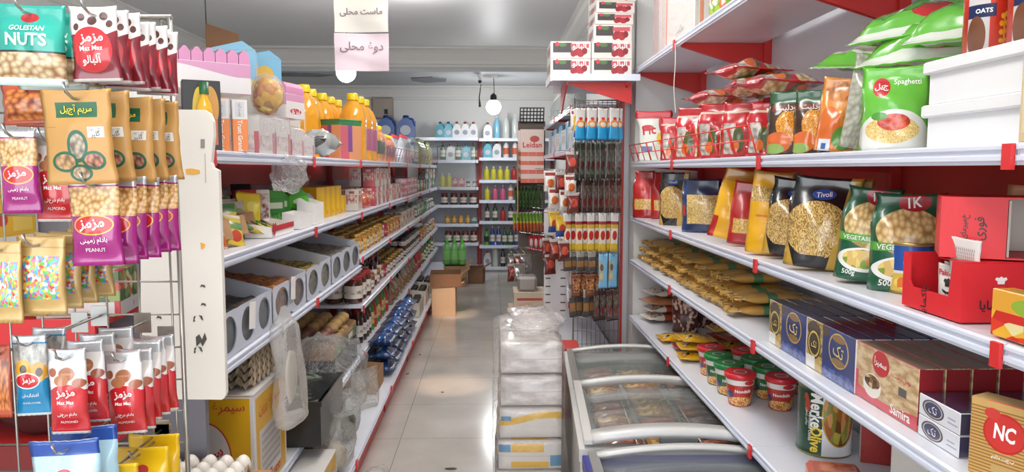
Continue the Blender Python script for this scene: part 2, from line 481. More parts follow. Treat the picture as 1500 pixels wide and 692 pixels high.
# ================================================================ STRUCTURE
M_ceil = mat('ceiling_paint', '#d3d4d4', .45, noisy=.06, nscale=.7)
M_wall = mat('wall_paint', '#e2e1de', .6, noisy=.05, nscale=1.5)
M_white = mat('white_metal', '#e6e8ee', .35)
M_rail = mat('rail_plastic', '#dfe4f2', .28, coat=.3)
M_board = mat('shelf_board', '#e4e6ee', .3, noisy=.05, nscale=6)
M_red = mat('red_paint', '#c4302c', .4)
M_redp = mat('red_plastic', '#d02a2c', .35, coat=.3)
M_chrome = mat('chrome', '#c9c6c0', .25, metal=.9)
M_black = mat('black', '#17171a', .5)
M_dark = mat('dark', '#2c2b2e', .6)
M_wt = mat('white_print', '#f6f4f0', .45)
M_crd = mat('cardboard', '#a67f5a', .8, noisy=.12, nscale=14)
M_crd_d = mat('cardboard_dark', '#7e5b41', .85, noisy=.15, nscale=12)
M_greyb = mat('grey_board', '#cfd2da', .6)
M_plaster = mat('cornice_plaster', '#dcdad6', .6)

def floor_mat():
    m = bpy.data.materials.new('glossy_floor_tile'); m.use_nodes = True; nt = m.node_tree; b = _pr(m); nb = NB(nt)
    tc = nt.nodes.new('ShaderNodeTexCoord'); sp = nt.nodes.new('ShaderNodeSeparateXYZ'); nt.links.new(tc.outputs['Object'], sp.inputs[0])
    g = None
    for ax, off in ((0, .52), (1, .19)):
        f = nb.m('FRACT', nb.m('DIVIDE', nb.m('ADD', sp.outputs[ax], off + 12), .6))
        d = nb.m('LESS_THAN', f, .007)
        g = d if g is None else nb.m('MAXIMUM', g, d)
    n = nt.nodes.new('ShaderNodeTexNoise'); n.inputs['Scale'].default_value = 2.2; n.inputs['Detail'].default_value = 5
    nt.links.new(tc.outputs['Object'], n.inputs['Vector'])
    cr = nt.nodes.new('ShaderNodeValToRGB'); cr.color_ramp.elements[0].position = .3; cr.color_ramp.elements[0].color = rgba('#aaa39b')
    cr.color_ramp.elements[1].position = .7; cr.color_ramp.elements[1].color = rgba('#c0b9b2'); nt.links.new(n.outputs['Fac'], cr.inputs[0])
    mx = nt.nodes.new('ShaderNodeMix'); mx.data_type = 'RGBA'; nt.links.new(g, mx.inputs['Factor']); nt.links.new(cr.outputs[0], mx.inputs['A'])
    mx.inputs['B'].default_value = rgba('#8a827a'); nt.links.new(mx.outputs['Result'], b.inputs['Base Color'])
    rr = nb.m('MULTIPLY_ADD', n.outputs['Fac'], .12, .1); nt.links.new(rr, b.inputs['Roughness'])
    return m
XL, XR, XN, YB, YF, YS, ZN, ZF = -3.5, 0.92, 1.37, 11.2, -2.4, 4.78, 3.02, 2.73
bx = lambda lo, hi: (lambda bm: add_box(bm, lo, hi))
struct('floor', solid(bx((XL, YF, -.1), (1.5, YB + .1, 0)), floor_mat()))
struct('ceiling', solid(bx((XL, YF, ZN), (1.5, 9.5, ZN + .1)), M_ceil))
struct('ceiling_back', solid(bx((XL, 9.5, ZF), (1.5, YB + .1, ZN + .1)), mat('ceiling_back_paint', '#c4c7c9', .5, noisy=.08, nscale=1.2)))
struct('wall_back', solid(bx((XL - .1, YB, 0), (1.5, YB + .1, ZN)), M_wall))
struct('wall_left', solid(bx((XL - .1, YF, 0), (XL, YB, ZN)), M_wall))
struct('wall_right', solid(bx((XN, YF, 0), (XN + .1, YS, ZN)), M_wall))
struct('wall_right_far', solid(bx((XR, YS, 0), (XN + .1, YB, ZN)), M_wall))
def cornice(axis, a, b, at, z, s, k=1.):
    """stepped plaster cove; s = direction into the room"""
    p = [(0, 0), (.13, 0), (.13, -.02), (.10, -.03), (.075, -.055), (.05, -.10), (.035, -.13), (.035, -.16), (.02, -.165), (.02, -.19), (0, -.2)]
    poly = [(at + s * x * k, z + y * k) for x, y in p]
    return solid(lambda bm: add_prism(bm, poly, axis, a, b), M_plaster)
struct('trim_1', cornice(0, XL, XR, 9.5, ZN, -1, 1.25))
struct('trim_2', cornice(0, XL, XR, YB, ZF, -1))
struct('trim_3', cornice(1, YS, 9.5, XR, ZN, -1))
struct('trim_4', cornice(1, YF, 9.5, XL, ZN, 1))
# torn paint hanging from the ceiling further back
def patch(pts, z):
    def f(bm): add_prism(bm, pts, 2, z - .012, z)
    return solid(f, mat('peeled_paint', '#8d9094', .8, noisy=.3, nscale=9))
struct('ceiling_peeled_patch', patch([(-1.10, 10.1), (-.80, 10.0), (-.62, 10.15), (-.66, 10.5), (-.95, 10.62), (-1.12, 10.4)], ZF))
struct('ceiling_peeled_patch.001', patch([(-3.0, 9.7), (-2.5, 9.62), (-2.05, 9.8), (-2.3, 10.0), (-2.75, 9.95)], ZF))

# ================================================================ LIGHT BULBS
def bulb(label, x, y, z, ztop, r, power):
    glow = mat('bulb_glow', '#fbfdff', .3, emis=6.)
    prof = [(0, -r, glow)]
    for i in range(1, 9):
        a = -PI / 2 + i * PI * .86 / 8
        prof.append((r * math.cos(a), r * math.sin(a), glow))
    t = thing('hanging_light_bulb', label, 'light bulb', (x, y, z), group='bare ceiling bulbs')
    raw('glass_globe', lathe(prof, 20), t)
    raw('socket', lathe([(r * .45, r * .8, M_black), (r * .42, r * 1.5, M_black), (.012, r * 1.8, M_black), (0, r * 1.8, M_black)], 14), t)
    raw('flex', solid(lambda bm: add_tube(bm, [(0, 0, r * 1.7), (.01, 0, (ztop - z) * .5), (0, 0, ztop - z)], .005, 6), M_black), t)
    raw('ceiling_rose', lathe([(0, ztop - z - .03, M_wt), (.05, ztop - z - .03, M_wt), (.06, ztop - z, M_wt)], 14), t)
    l = bpy.data.lights.new('bulb_light', 'POINT'); l.energy = power; l.color = (.97, .98, 1.0); l.shadow_soft_size = r
    o = raw('bulb_light', l, None, (x, y, z - r * 1.5)); o.parent = t; o.location = (0, 0, -r * 1.45)
bp = P(507, 106, Y=6.4)
bulb('large glowing bulb hanging behind the pink paper sign', bp.x, bp.y, bp.z, ZN, .085, 26)
bp = P(723, 157, Y=9.9)
bulb('small glowing bulb hanging on a black flex in front of the back wall', bp.x, bp.y, bp.z, ZF, .1, 30)
# little camera beside the far bulb
cp = P(703, 123, Y=9.7)
c = thing('security_camera', 'small white dome camera with dark lens on ceiling beside the hanging bulb flex', 'camera', (cp.x, cp.y, ZF))
raw('mount', lathe([(0, -.06, M_wt), (.02, -.06, M_wt), (.035, -.01, M_wt), (.035, 0, M_wt)], 12), c)
raw('housing', solid(lambda bm: add_tube(bm, [(0, .05, -.09), (0, -.09, -.11)], .035, 12), M_wt), c)
raw('lens', solid(lambda bm: add_tube(bm, [(0, -.09, -.11), (0, -.1, -.112)], .022, 12), M_black), c)
cb = raw('hanging_black_cable', solid(lambda bm: add_tube(bm, [(0, 0, 0), (.01, 0, -.15), (-.01, 0, -.3), (.0, 0, -.42)], [.006, .006, .008, .02], 6), M_black), None, (cp.x + .0, 9.75, ZF))
tag(cb, 'short black cable with a plug dangling from the ceiling beside the camera', 'cable')
# hanging paper sign
def sign():
    y = 3.8; a = P(489, 0, Y=y); b = P(570, 104, Y=y); m = P(489, 48, Y=y)
    w = b.x - a.x; cx = (a.x + b.x) / 2
    t = thing('hanging_paper_sign', 'two taped sheets with black Persian handwriting, cream above pink, hanging over the aisle', 'sign', (cx, y, m.z))
    top = a.z + .03 - m.z; bot = b.z - m.z
    ink = mat('sign_ink', '#86747a', .6)
    def sheet(z0, z1, m_, txts):
        def S(u, v, o=0.):
            x = (u - .5) * w
            return Vector((x, -o + .008 * math.sin(u * 5 + z0 * 9) + .006 * math.sin(v * 6 + u * 3), z0 + (z1 - z0) * v))
        bm = bmesh.new(); n = 10
        for s, o in ((1, .0005), (-1, -.0005)):
            g = [[bm.verts.new(S(i / n, j / n, o)) for i in range(n + 1)] for j in range(n + 1)]
            for j in range(n):
                for i in range(n):
                    q = [g[j][i], g[j][i + 1], g[j + 1][i + 1], g[j + 1][i]]
                    bm.faces.new(q if s > 0 else q[::-1]).smooth = True
        bmesh.ops.remove_doubles(bm, verts=bm.verts, dist=.0001)
        for d in txts: decal(bm, lambda u, v: S(u, v, .003), w, z1 - z0, d, 1)
        return finish(bm, [m_, ink])
    raw('cream_sheet', sheet(.004, top, mat('cream_paper', '#ece4d8', .35, coat=.4), [('t', 'ماست محلی', .5, .52, .8, 0, ink, .02)]), t)
    raw('pink_sheet', sheet(bot, -.002, mat('pink_paper', '#ecd5dc', .35, coat=.4), [('t', 'دوغ محلی', .5, .6, .8, 0, ink, .02)]), t)
    raw('string', solid(lambda bm: add_tube(bm, [(-w * .45, 0, top - .01), (-w * .47, 0, top + .2), (-w * .5, .0, ZN - m.z)], .0025, 5), M_wt), t)
    raw('string', solid(lambda bm: add_tube(bm, [(w * .45, 0, top - .01), (w * .45, 0, top + .2), (w * .4, .0, ZN - m.z)], .0025, 5), M_wt), t)
sign()
# electricity box on the back wall
ep = P(561, 159, Y=YB)
t = thing('wall_fuse_box', 'beige square fuse box with a small dark catch high on the back wall', 'fuse box', (ep.x, YB, ep.z - .16))
raw('housing', boxm(.32, .08, .32, mat('fuse_beige', '#9c9186', .5), bev=.01), t, (0, -.04, 0))
raw('cover', boxm(.28, .015, .28, mat('fuse_cover', '#a89c90', .45), bev=.006), t, (0, -.085, .02))
raw('catch', boxm(.05, .012, .07, M_dark), t, (.06, -.098, .07))
# cardboard sheet hung from the ceiling, far left
hp = P(322, 50, Y=4.6)
t = thing('hanging_cardboard_sheet', 'brown cardboard sheet hung on a wire from the ceiling above the blue cartons', 'cardboard', (hp.x, 4.6, hp.z), (0, 0, .5))
raw('sheet', solid(lambda bm: add_prism(bm, [(-.08, -.14), (.12, -.16), (.11, .01), (-.08, .055)], 1, -.006, .006), M_crd_d), t)
raw('wire', solid(lambda bm: add_tube(bm, [(-.075, 0, .05), (-.078, 0, .3), (-.075, 0, ZN - hp.z)], .003, 5), M_black), t)

# ================================================================ SHELVING
RZ = [(2.13, .9), (1.545, .9), (1.197, .9), (.918, .9), (.549, .9)]
def rail_poly(x, z, s):   # ribbed price rail; s = +1 faces -X (right unit) -1 faces +X
    p = [(0, 0), (-.004, 0), (-.010, -.004), (-.010, -.010), (-.004, -.012), (-.004, -.020), (-.010, -.022), (-.010, -.030), (-.004, -.032), (-.004, -.038), (0, -.038)]
    return [(x + s * a, z + b) for a, b in p]
def bracket_poly(xf, xb, z, dp):
    return [(xf, z - .012), (xf, z - .028), (xb, z - dp), (xb, z - .012)]
def shelf_bay(name, label, group, y0, y1, levels, s, xback, ztop, zlow=0., red_back=False, brk=True, backz=None, post=None):
    """s=+1: back at larger X, shelf fronts face -X. levels: [(z, xfront)]"""
    t = thing(name, label, 'shelving', (xback, (y0 + y1) / 2, 0), group=group)
    L = Vector((xback, (y0 + y1) / 2, 0))
    def part(n, fn, m, parent=t): 
        def g(bm):
            fn(bm); bmesh.ops.translate(bm, verts=bm.verts, vec=-L)
        return raw(n, solid(g, m), parent)
    part('back_panel', lambda bm: add_box(bm, (min(xback, xback - s * .012), y0 + .001, zlow + .02), (max(xback, xback - s * .012), y1 - .001, backz or ztop)), M_red if red_back else M_greyb)
    for y in (y0 + .001, y1 - .031):
        part('upright', lambda bm: add_box(bm, (min(xback - s * .012, xback - s * .05), y, zlow), (max(xback - s * .012, xback - s * .05), y + .03, ztop)), post or M_red)
    if post is None: part('red_back_rail', lambda bm: add_box(bm, (min(xback - s * .0125, xback - s * .02), y0 + .033, 1.415), (max(xback - s * .0125, xback - s * .02), y1 - .033, 1.524)), M_red)
    if levels[-1][0] < .3: part('base_plinth', lambda bm: add_box(bm, (min(levels[-1][1] + s * .03, levels[-1][1] + s * .05), y0 + .03, 0.001), (max(levels[-1][1] + s * .03, levels[-1][1] + s * .05), y1 - .03, levels[-1][0] - .04)), M_red)
    for z, xf in levels:
        xb = xback - s * .05
        sh = part('shelf', lambda bm: add_box(bm, (min(xf, xb), y0 + .001, z - .018), (max(xf, xb), y1 - .001, z)), M_board)
        part('price_rail', lambda bm: add_prism(bm, rail_poly(xf, z, s), 1, y0 + .002, y1 - .002), M_rail, sh)
        part('clip', lambda bm: (add_box(bm, (xf - s * .013 - .004, y0 + .002, z - .046), (xf - s * .013 + .004, y0 + .026, z - .001))), M_redp, sh)
        if z in (1.545, 1.555): part('underside', lambda bm: add_box(bm, (min(xf + s * .02, xb), y0 + .02, z - .026), (max(xf + s * .02, xb), y1 - .02, z - .0185)), M_red, sh)
        if brk and z > zlow + .3:
            for y in (y0 + .008, y1 - .012):
                part('bracket', lambda bm: add_prism(bm, bracket_poly(xf + s * .02, xb, z - .007, .15 if z > 2 else .05), 1, y - .004, y + .004), M_red, sh)
    return t
RB = [(-.0, 1.24), (1.24, 2.44), (2.44, 3.64), (3.64, 4.74)]
RN = ['white wall shelving bay with red brackets beside the camera', 'white wall shelving bay carrying the blue boxed goods and green noodle bags',
      'white wall shelving bay of black and yellow pasta bags', 'white wall shelving bay with wire fence nearest the hanging snack rack']
for (a, b), n in zip(RB, RN):
    shelf_bay('metal_shelving', n, 'right wall shelving', a, b, RZ, 1, XN - .003, 2.35, red_back=False)
LZ = [(1.555, -.8), (1.245, -.8), (.975, -.8), (.675, -.8), (.385, -.8), (.17, -.64)]
LB = [(2.1, 3.28), (3.28, 4.44), (4.44, 5.64), (5.64, 6.84), (6.84, 8.04), (8.04, 9.24), (9.24, 10.55)]
LN = ['first white gondola bay from the near end of the left aisle', 'second white gondola bay from the near end of the left aisle', 'third white gondola bay from the near end of the left aisle',
      'fourth white gondola bay from the near end of the left aisle', 'fifth white gondola bay from the near end of the left aisle', 'sixth white gondola bay from the near end of the left aisle', 'last white gondola bay before the back wall shelves of the left aisle']
for i, ((a, b), n) in enumerate(zip(LB, LN)):
    lv = list(LZ)
    if i == 0: lv = [LZ[0], LZ[1], (.925, -.8), (.37, -.8), (.17, -.64)]
    if i == 1: lv = [LZ[0], LZ[1], (.925, -.8), (.385, -.8), (.17, -.64)]
    shelf_bay('gondola_shelving', n, 'left aisle gondola bays', a, b, lv, -1, -1.26, 1.57, red_back=False, brk=False)
FZ = [1.944, 1.665, 1.34, 1.045, .738, .38, .06]
FZL = [1.954, 1.63, 1.237, .979, .70, .42, .06]
def far_unit(name, label, x0, x1, zs, yf):
    t = thing(name, label, 'shelving', ((x0 + x1) / 2, YB - .02, 0), group='back wall shelving')
    L = Vector(((x0 + x1) / 2, YB - .02, 0))
    def part(n, fn, m, parent=t):
        def g(bm): fn(bm); bmesh.ops.translate(bm, verts=bm.verts, vec=-L)
        return raw(n, solid(g, m), parent)
    part('back_panel', lambda bm: add_box(bm, (x0, YB - .03, .02), (x1, YB - .02, zs[0] + .0)), M_greyb)
    for x in (x0, x1 - .03): part('upright', lambda bm: add_box(bm, (x, YB - .06, 0), (x + .03, YB - .03, zs[0])), M_red)
    for z in zs:
        sh = part('shelf', lambda bm: add_box(bm, (x0 + .002, yf, z - .018), (x1 - .002, YB - .06, z)), M_board)
        part('price_rail', lambda bm: add_prism(bm, [(yf + .01, z + .004), (yf - .008, z + .004), (yf - .008, z - .04), (yf + .01, z - .04)], 0, x0 + .002, x1 - .002), M_rail, sh)
    part('base_plinth', lambda bm: add_box(bm, (x0 + .01, yf + .03, 0.001), (x1 - .01, yf + .05, .04)), M_white)
YFF = 10.78
far_unit('metal_shelving', 'white back wall shelving with glass front display behind the green bottle pack', -1.12, -.21, FZL, YFF)
far_unit('metal_shelving', 'white back wall shelving full of cleaning bottles at the aisle end', -.20, .9, FZ, YFF)

# second gondola on the right, past the wall jog
def gond2(y0, y1, label):
    return shelf_bay('gondola_shelving', label, 'far right gondola bays', y0, y1, [(1.93, .53), (1.64, .53), (1.33, .53), (.95, .53), (.6, .53), (.2, .48)], 1, XR - .003, 2.05, red_back=False, post=M_white)
gond2(4.95, 6.25, 'white shelving bay behind the hanging snack rack on the narrow right wall')
gond2(6.25, 7.6, 'white shelving bay before the hanging card display on the narrow right wall')
# end cap overhead shelf with red brackets, carrying the cherry cartons
ec = thing('endcap_shelf', 'white overhead shelf on red brackets above the hanging snack rack', 'shelf', (.9, 4.77, 2.05))
def rel(fn, L=Vector((.9, 4.77, 2.05))):
    def g(bm): fn(bm); bmesh.ops.translate(bm, verts=bm.verts, vec=-L)
    return g
sh = raw('shelf', solid(rel(lambda bm: add_box(bm, (.36, 4.55, 2.052), (.9, 4.95, 2.07))), M_board), ec)
raw('price_rail', solid(rel(lambda bm: add_box(bm, (.36, 4.54, 2.038), (.9, 4.555, 2.078))), M_rail), sh)
raw('side_lip', solid(rel(lambda bm: add_box(bm, (.352, 4.54, 2.035), (.362, 4.95, 2.078))), M_white), sh)
for x0 in (.45, .82):
    raw('bracket', solid(rel(lambda bm: add_prism(bm, [(4.57, 2.035), (4.57, 2.015), (4.93, 1.86), (4.93, 2.035)], 0, x0, x0 + .01)), M_red), ec)
raw('bracket', solid(rel(lambda bm: add_prism(bm, [(.47, 2.035), (.47, 2.02), (.86, 1.9), (.86, 2.035)], 1, 4.60, 4.61)), M_red), ec)
raw('wall_plate', solid(rel(lambda bm: add_box(bm, (.40, 4.951, 2.0), (.9, 4.96, 2.078))), M_white), ec)
# wire fences on the front of shelves
def fence(label, x, y0, y1, z, s, m, step=.1, zt=.10, lean=.03):
    t = thing('wire_fence', label, 'shelf fence', (x, (y0 + y1) / 2, z), group='wire shelf fences'); yc = (y0 + y1) / 2
    raw('top_wire', solid(lambda bm: add_tube(bm, [(-s * lean, y0 - yc, zt), (-s * lean, y1 - yc, zt)], .003, 6), m), t)
    raw('middle_wire', solid(lambda bm: add_tube(bm, [(-s * lean * .5, y0 - yc, zt * .5), (-s * lean * .5, y1 - yc, zt * .5)], .0025, 6), m), t)
    n = max(2, int((y1 - y0) / step))
    for i in range(n + 1):
        for dd in ((-.008, .008) if i % 2 else (0,)):
            y = y0 + (y1 - y0) * i / n + dd - yc
            raw('upright_wire', solid(lambda bm: add_tube(bm, [(0, y, .002), (-s * lean, y, zt)], .0028, 6), m), t)
M_fen = mat('fence_red', '#d8382f', .35)
fence('red wire fence along the shelf edge before the red vermicelli bags', .897, 2.50, 3.62, 1.549, 1, M_fen, .19, .1)
fence('red wire fence along the shelf end before the green and red packet', .897, 3.66, 4.70, 1.549, 1, M_fen, .17, .1)
M_fen2 = mat('fence_brown', '#a0685e', .45)
fence('thin brown wire fence along the top shelf before the yellow oil cans', -.80, 5.4, 7.0, 1.56, -1, M_fen2, .16, .11)
fence('thin brown wire fence along the top shelf before the water bottle pack', -.80, 7.05, 10.5, 1.56, -1, M_fen2, .35, .11)

# ================================================================ RIGHT WALL: PASTA, NOODLES, BOXES
NOOD = ('wave', '#94703a', '#dcbb74', (11, 8))
PASTA = ('nuts', '#a07c46', '#e2c68a', (14, 15))
VERM = ('wave', '#c89a3c', '#f0cd72', (6, 5))
gold = mat('gold_foil', '#b98f35', .3, metal=.55)
golds = mat('gold_seal', '#d0b070', .3, metal=.3)
silver = mat('silver_foil', '#cfd0d2', .28, metal=.5)
white = M_wt
yel = mat('yellow_ink', '#f2cf3a', .45)
redi = mat('red_ink', '#c8242b', .45)
blk = mat('black_ink', '#1c1a1c', .5)
grn = mat('green_ink', '#1f6a3c', .5)
blu = mat('blue_ink', '#27408f', .5)
pk_red = paint('bag_red_macaroni', '#b3201f', [('r', .1, .18, .9, .40, ('wave', '#b48a3a', '#ecc978', (10, 8))), ('r', 0, .0, 1, .16, '#9c1719'), ('e', .5, .72, .3, .1, '#c52a2a')], coat=.5)
pk_blk = paint('bag_black_gold', '#1b191b', [('e', .42, .42, .46, .31, NOOD), ('l', -1, .22, -.60, '#c19a3f'), ('l', 1, .55, .16, '#c19a3f'), ('r', .2, 0, .56, .14, '#141214'), ('e', .46, .80, .17, .055, '#2a4a9b')], rough=.25, coat=.6)
pk_blu = paint('bag_blue_noodle', '#16294e', [('r', .14, .16, .97, .70, ('wave', '#a7823d', '#e6ca86', (12, 11))), ('r', 0, 0, .13, 1, '#1a3566'), ('r', .02, .3, .1, .5, '#b8352f')], coat=.5)
pk_yel = paint('bag_yellow', '#e8ae14', [('r', 0, .80, 1, 1, '#c6932f'), ('r', 0, 0, .16, .3, '#b3201f'), ('e', .6, .55, .2, .1, '#e9a90e')], coat=.6)
pk_yelg = paint('bag_yellow_gold', '#e3a913', [('r', 0, .62, 1, .8, ('wave', '#94713a', '#d8ba76', (10, 9))), ('r', .52, .32, .95, .60, '#d8a012'), ('r', .62, 0, .78, .6, '#b7231f'), ('r', 0, .93, 1, 1, '#c59a3a')], coat=.5)
pk_grn = paint('bag_green_pasta', '#125235', [('e', .5, .60, .44, .24, PASTA), ('e', .44, .23, .42, .13, '#efeeea'), ('e', .44, .24, .34, .10, ('candy', '#c98d3a', '#e6cf7a', '#7c9a3b', '#d9b46a', 12.)), ('r', 0, .415, 1, .50, '#58a13c'), ('e', .56, .90, .24, .09, '#a3202c')], coat=.6)
def bag_black(seed, w, h, t): return bag(w, h, t, pk_blk, None, [('t', 'Tivoli', .46, .80, .22, .1, white)], seed, 'stand', wr=.22, neck=.12, top=.93)
def bag_green(seed, w, h, t): return bag(w, h, t, pk_grn, None, [('t', 'VEGETABLE PASTA', .5, .457, .86, 0, white, .01), ('t', '1K', .56, .90, .2, .15, white, .02), ('t', '500g', .24, .08, .22, 0, white)], seed, 'stand', neck=.2, top=.93)

def face_cam(x, y, extra=0.): return -(math.atan2(x, y) + math.radians(extra))
def rput(kitfn, name, label, cat, px, X, Z, wpx, ytop, extra=0., t=.07, group=None, lean=0., seed=0, roll=0.):
    Y = X * FPX / (px - VPX)
    w = pxm(wpx, Y) * 1.08; h = EYE + (VPY - ytop) * Y / FPX - Z
    me = kitfn(seed, w, h, t)
    return put(me, name, label, cat, (X, Y, Z + .001 + w * .46 * abs(math.sin(roll))), (lean, roll, face_cam(X, Y, extra)), group)
mk = lambda m, **k: (lambda seed, w, h, t: bag(w, h, t, m, None, k.get('decals', ()), seed, k.get('kind', 'stand'), wr=k.get('wr', .2), neck=k.get('neck', .12), top=k.get('top', .92)))
Z1 = 1.197
rput(mk(pk_red, neck=.3), 'pasta_bag', 'red macaroni bag standing against the end wall, last on its shelf', 'pasta bag', 945, .945, Z1, 34, 250, 10, .06, 'bagged pasta on the wall shelf', seed=1)
rput(mk(pk_red, neck=.3), 'pasta_bag', 'red macaroni bag squeezed between the end bag and a black gold bag', 'pasta bag', 973, 1.04, Z1, 36, 252, -14, .06, 'bagged pasta on the wall shelf', seed=2)
rput(lambda s, w, h, t: bag_black(s, w, h, t), 'pasta_bag', 'smallest looking black and gold pasta bag, beside the blue noodle bag', 'pasta bag', 990, .98, Z1, 44, 252, 12, .06, 'bagged pasta on the wall shelf', seed=3)
rput(mk(pk_blu), 'pasta_bag', 'navy blue bag with a big window of curly noodles', 'pasta bag', 1030, 1.0, Z1, 56, 262, 10, .07, 'bagged pasta on the wall shelf', seed=4)
rput(mk(pk_yel, kind='pillow', neck=.15), 'pasta_bag', 'plain yellow pasta bag leaning beside the navy noodle bag', 'pasta bag', 1066, .955, Z1, 50, 250, 0, .07, 'bagged pasta on the wall shelf', seed=5, roll=.22)
rput(mk(pk_red), 'pasta_bag', 'red pasta bag between the two yellow bags', 'pasta bag', 1093, .985, Z1, 46, 268, 0, .05, 'bagged pasta on the wall shelf', seed=6, roll=.1)
rput(mk(pk_yelg, decals=[('t', 'VERMICELLI', .3, .46, .3, .05, redi)]), 'pasta_bag', 'yellow bag with a folded gold top beside the black bags', 'pasta bag', 1128, .965, Z1, 60, 253, 0, .07, 'bagged pasta on the wall shelf', seed=7, roll=.08)
rput(bag_black, 'pasta_bag', 'crumpled black pasta bag with gold strip behind the bigger black one', 'pasta bag', 1164, 1.0, Z1, 80, 266, 6, .08, 'bagged pasta on the wall shelf', seed=8, roll=.12)
rput(bag_black, 'pasta_bag', 'biggest black pasta bag with gold strip and blue badge', 'pasta bag', 1207, .975, Z1, 98, 262, 0, .09, 'bagged pasta on the wall shelf', seed=9, roll=.08)
rput(bag_black, 'pasta_bag', 'black gold bag in shade between big black bag and the green bags', 'pasta bag', 1250, 1.13, Z1, 70, 262, 0, .07, 'bagged pasta on the wall shelf', seed=10)
rput(bag_green, 'pasta_bag', 'green vegetable pasta bag beside the black gold bags', 'pasta bag', 1275, .985, Z1, 80, 278, 0, .09, 'bagged pasta on the wall shelf', seed=11, roll=.1)
rput(bag_green, 'pasta_bag', 'green vegetable pasta bag behind the blue custard tin', 'pasta bag', 1343, 1.03, Z1, 104, 283, -6, .09, 'bagged pasta on the wall shelf', seed=12)
backs = [(1.17, 4.42, 'red'), (1.17, 4.1, 'blk'), (1.17, 3.80, 'blu'), (1.18, 3.35, 'yel'), (1.18, 3.05, 'red'), (1.19, 2.75, 'yel'), (1.22, 2.25, 'blk'), (1.2, 1.98, 'blk'), (1.21, 1.75, 'grn')]
for i, (x, y, k) in enumerate(backs):
    d = dict(red=('red macaroni', pk_red), blk=('black and gold', pk_blk), blu=('navy noodle', pk_blu), yel=('yellow gold', pk_yelg), grn=('green vegetable', pk_grn))[k]
    put(bag(.15, .23, .06, d[1], None, (), 20 + i, 'stand', neck=.15), 'pasta_bag', f'{d[0]} pasta bag in the shaded back row, {nth(i + 1)} from the end wall', 'pasta bag', (x, y, Z1 + .001), (0, 0, -.6), 'bagged pasta in the back row')
pk_or = paint('bag_orange_film', '#b5764e', [('e', .5, .5, .3, .25, '#a8472f'), ('r', 0, .8, 1, 1, '#c99a6f')], coat=.5)
put(bag(.2, .22, .07, pk_or, None, [('t', 'Tivoli', .5, .5, .4, 0, white)], 31, 'stand'), 'pasta_bag', 'brownish film bag peeping over the upper red carton', 'pasta bag', (1.2, 1.52, Z1 + .05), (0, 0, -.7), 'bagged pasta in the back row')
# blue custard tin
tinb = paint('tin_blue', '#274f9e', [('r', 0, 0, 1, .42, '#d9b84e'), ('r', 0, .40, 1, .46, '#e8e6df'), ('e', .5, .2, .18, .16, ('candy', '#d8762e', '#f0d36a', '#b43a2a', '#e9c24a', (22., 6.)))], rough=.3)
rimm = mat('tin_rim', '#b59b5a', .3, metal=.7)
tl = P(1357, 437, Z=Z1)
put([('can_body', lathe([(.05, .004, tinb), (.05, .118, tinb)], 28, [('t', 'Foster', .46, .80, .12, 0, white, .02), ('t', "Clark's", .46, .64, .13, 0, white, .02), ('t', 'Custard', .46, .51, .1, 0, white)], (.05, .004, .118))),
     ('rim', lathe([(.0, .0, rimm), (.051, 0, rimm), (.052, .005, rimm), (.05, .006, rimm)], 28)),
     ('lid', lathe([(.05, .117, rimm), (.052, .119, rimm), (.052, .125, rimm), (.047, .125, rimm), (.047, .121, blu), (0, .121, blu)], 28))],
    'custard_tin', 'blue and yellow custard tin behind the lower red carton', 'tin', (1.03, 1.775, Z1 + .001), (0, 0, face_cam(1.0, 1.73) + .3))
# red sachet cartons
M_carton = mat('carton_red', '#cc1f28', .5)
M_cin = mat('carton_inside', '#b9b4ac', .7)
def open_carton(w, d, h, side, a, b, z0, z1, thick=.003):
    """carton wall boxes; `side` wall carries a cut-out window a..b (fraction along) from z0 up to z1"""
    def f(bm):
        add_box(bm, (-w / 2, -d / 2, 0), (w / 2, d / 2, thick))
        add_box(bm, (-w / 2, d / 2 - thick, thick), (w / 2, d / 2, h))
        add_box(bm, (w / 2 - thick, -d / 2, thick), (w / 2, d / 2 - thick, h))
        if side != 'F': add_box(bm, (-w / 2 + thick, -d / 2, thick), (w / 2 - thick, -d / 2 + thick, h))
        if side != 'L': add_box(bm, (-w / 2, -d / 2, thick), (-w / 2 + thick, d / 2 - thick, h))
        if side == 'L':
            y0, y1 = d / 2 - thick - a * d, d / 2 - b * d      # y0 far side of window
            add_prism(bm, [(-d / 2, thick), (d / 2 - thick, thick), (d / 2 - thick, h), (y0, h), (y0, z0 + .012), (y0 - .012, z0), (y1, z0), (y1 - .008, h), (-d / 2, h)], 0, -w / 2, -w / 2 + thick)
        if side == 'F':
            x1 = -w / 2 + a * w
            add_box(bm, (-w / 2 + thick, -d / 2, thick), (x1, -d / 2 + thick, h))
    return f
t = thing('display_carton', 'lower red carton with a cut-out window and a moustached chef hat emblem', 'carton', (1.015, 1.497, Z1 + .004), group='red sachet cartons')
raw('carton_body', solid(open_carton(.21, .205, .117, 'L', .12, .80, .045, .117), M_carton), t)
raw('top_flap', solid(lambda bm: add_box(bm, (-.1, -.1, .1172), (.1, -.02, .119)), M_carton), t)
def emblem(fn_dec):
    hat = [(.30, .60), (.70, .60), (.72, .78), (.86, .86), (.80, 1.0), (.62, .97), (.5, 1.06), (.38, .97), (.2, 1.0), (.14, .86), (.28, .78)]
    mous = [(.5, .34), (.66, .42), (.9, .40), (.96, .50), (.84, .34), (.62, .24), (.5, .30), (.38, .24), (.16, .34), (.04, .50), (.1, .40), (.34, .42)]
    return hat, mous
def emblem_decals(u, v, s, a, col1, col2):
    hat, mo = emblem(None)
    q = lambda p: (u + (p[0] - .5) * s, v + (p[1] - .5) * s * a)
    return [('p', [q(p) for p in hat], col1), ('p', [q((x, y * .9)) for x, y in mo], col2)]
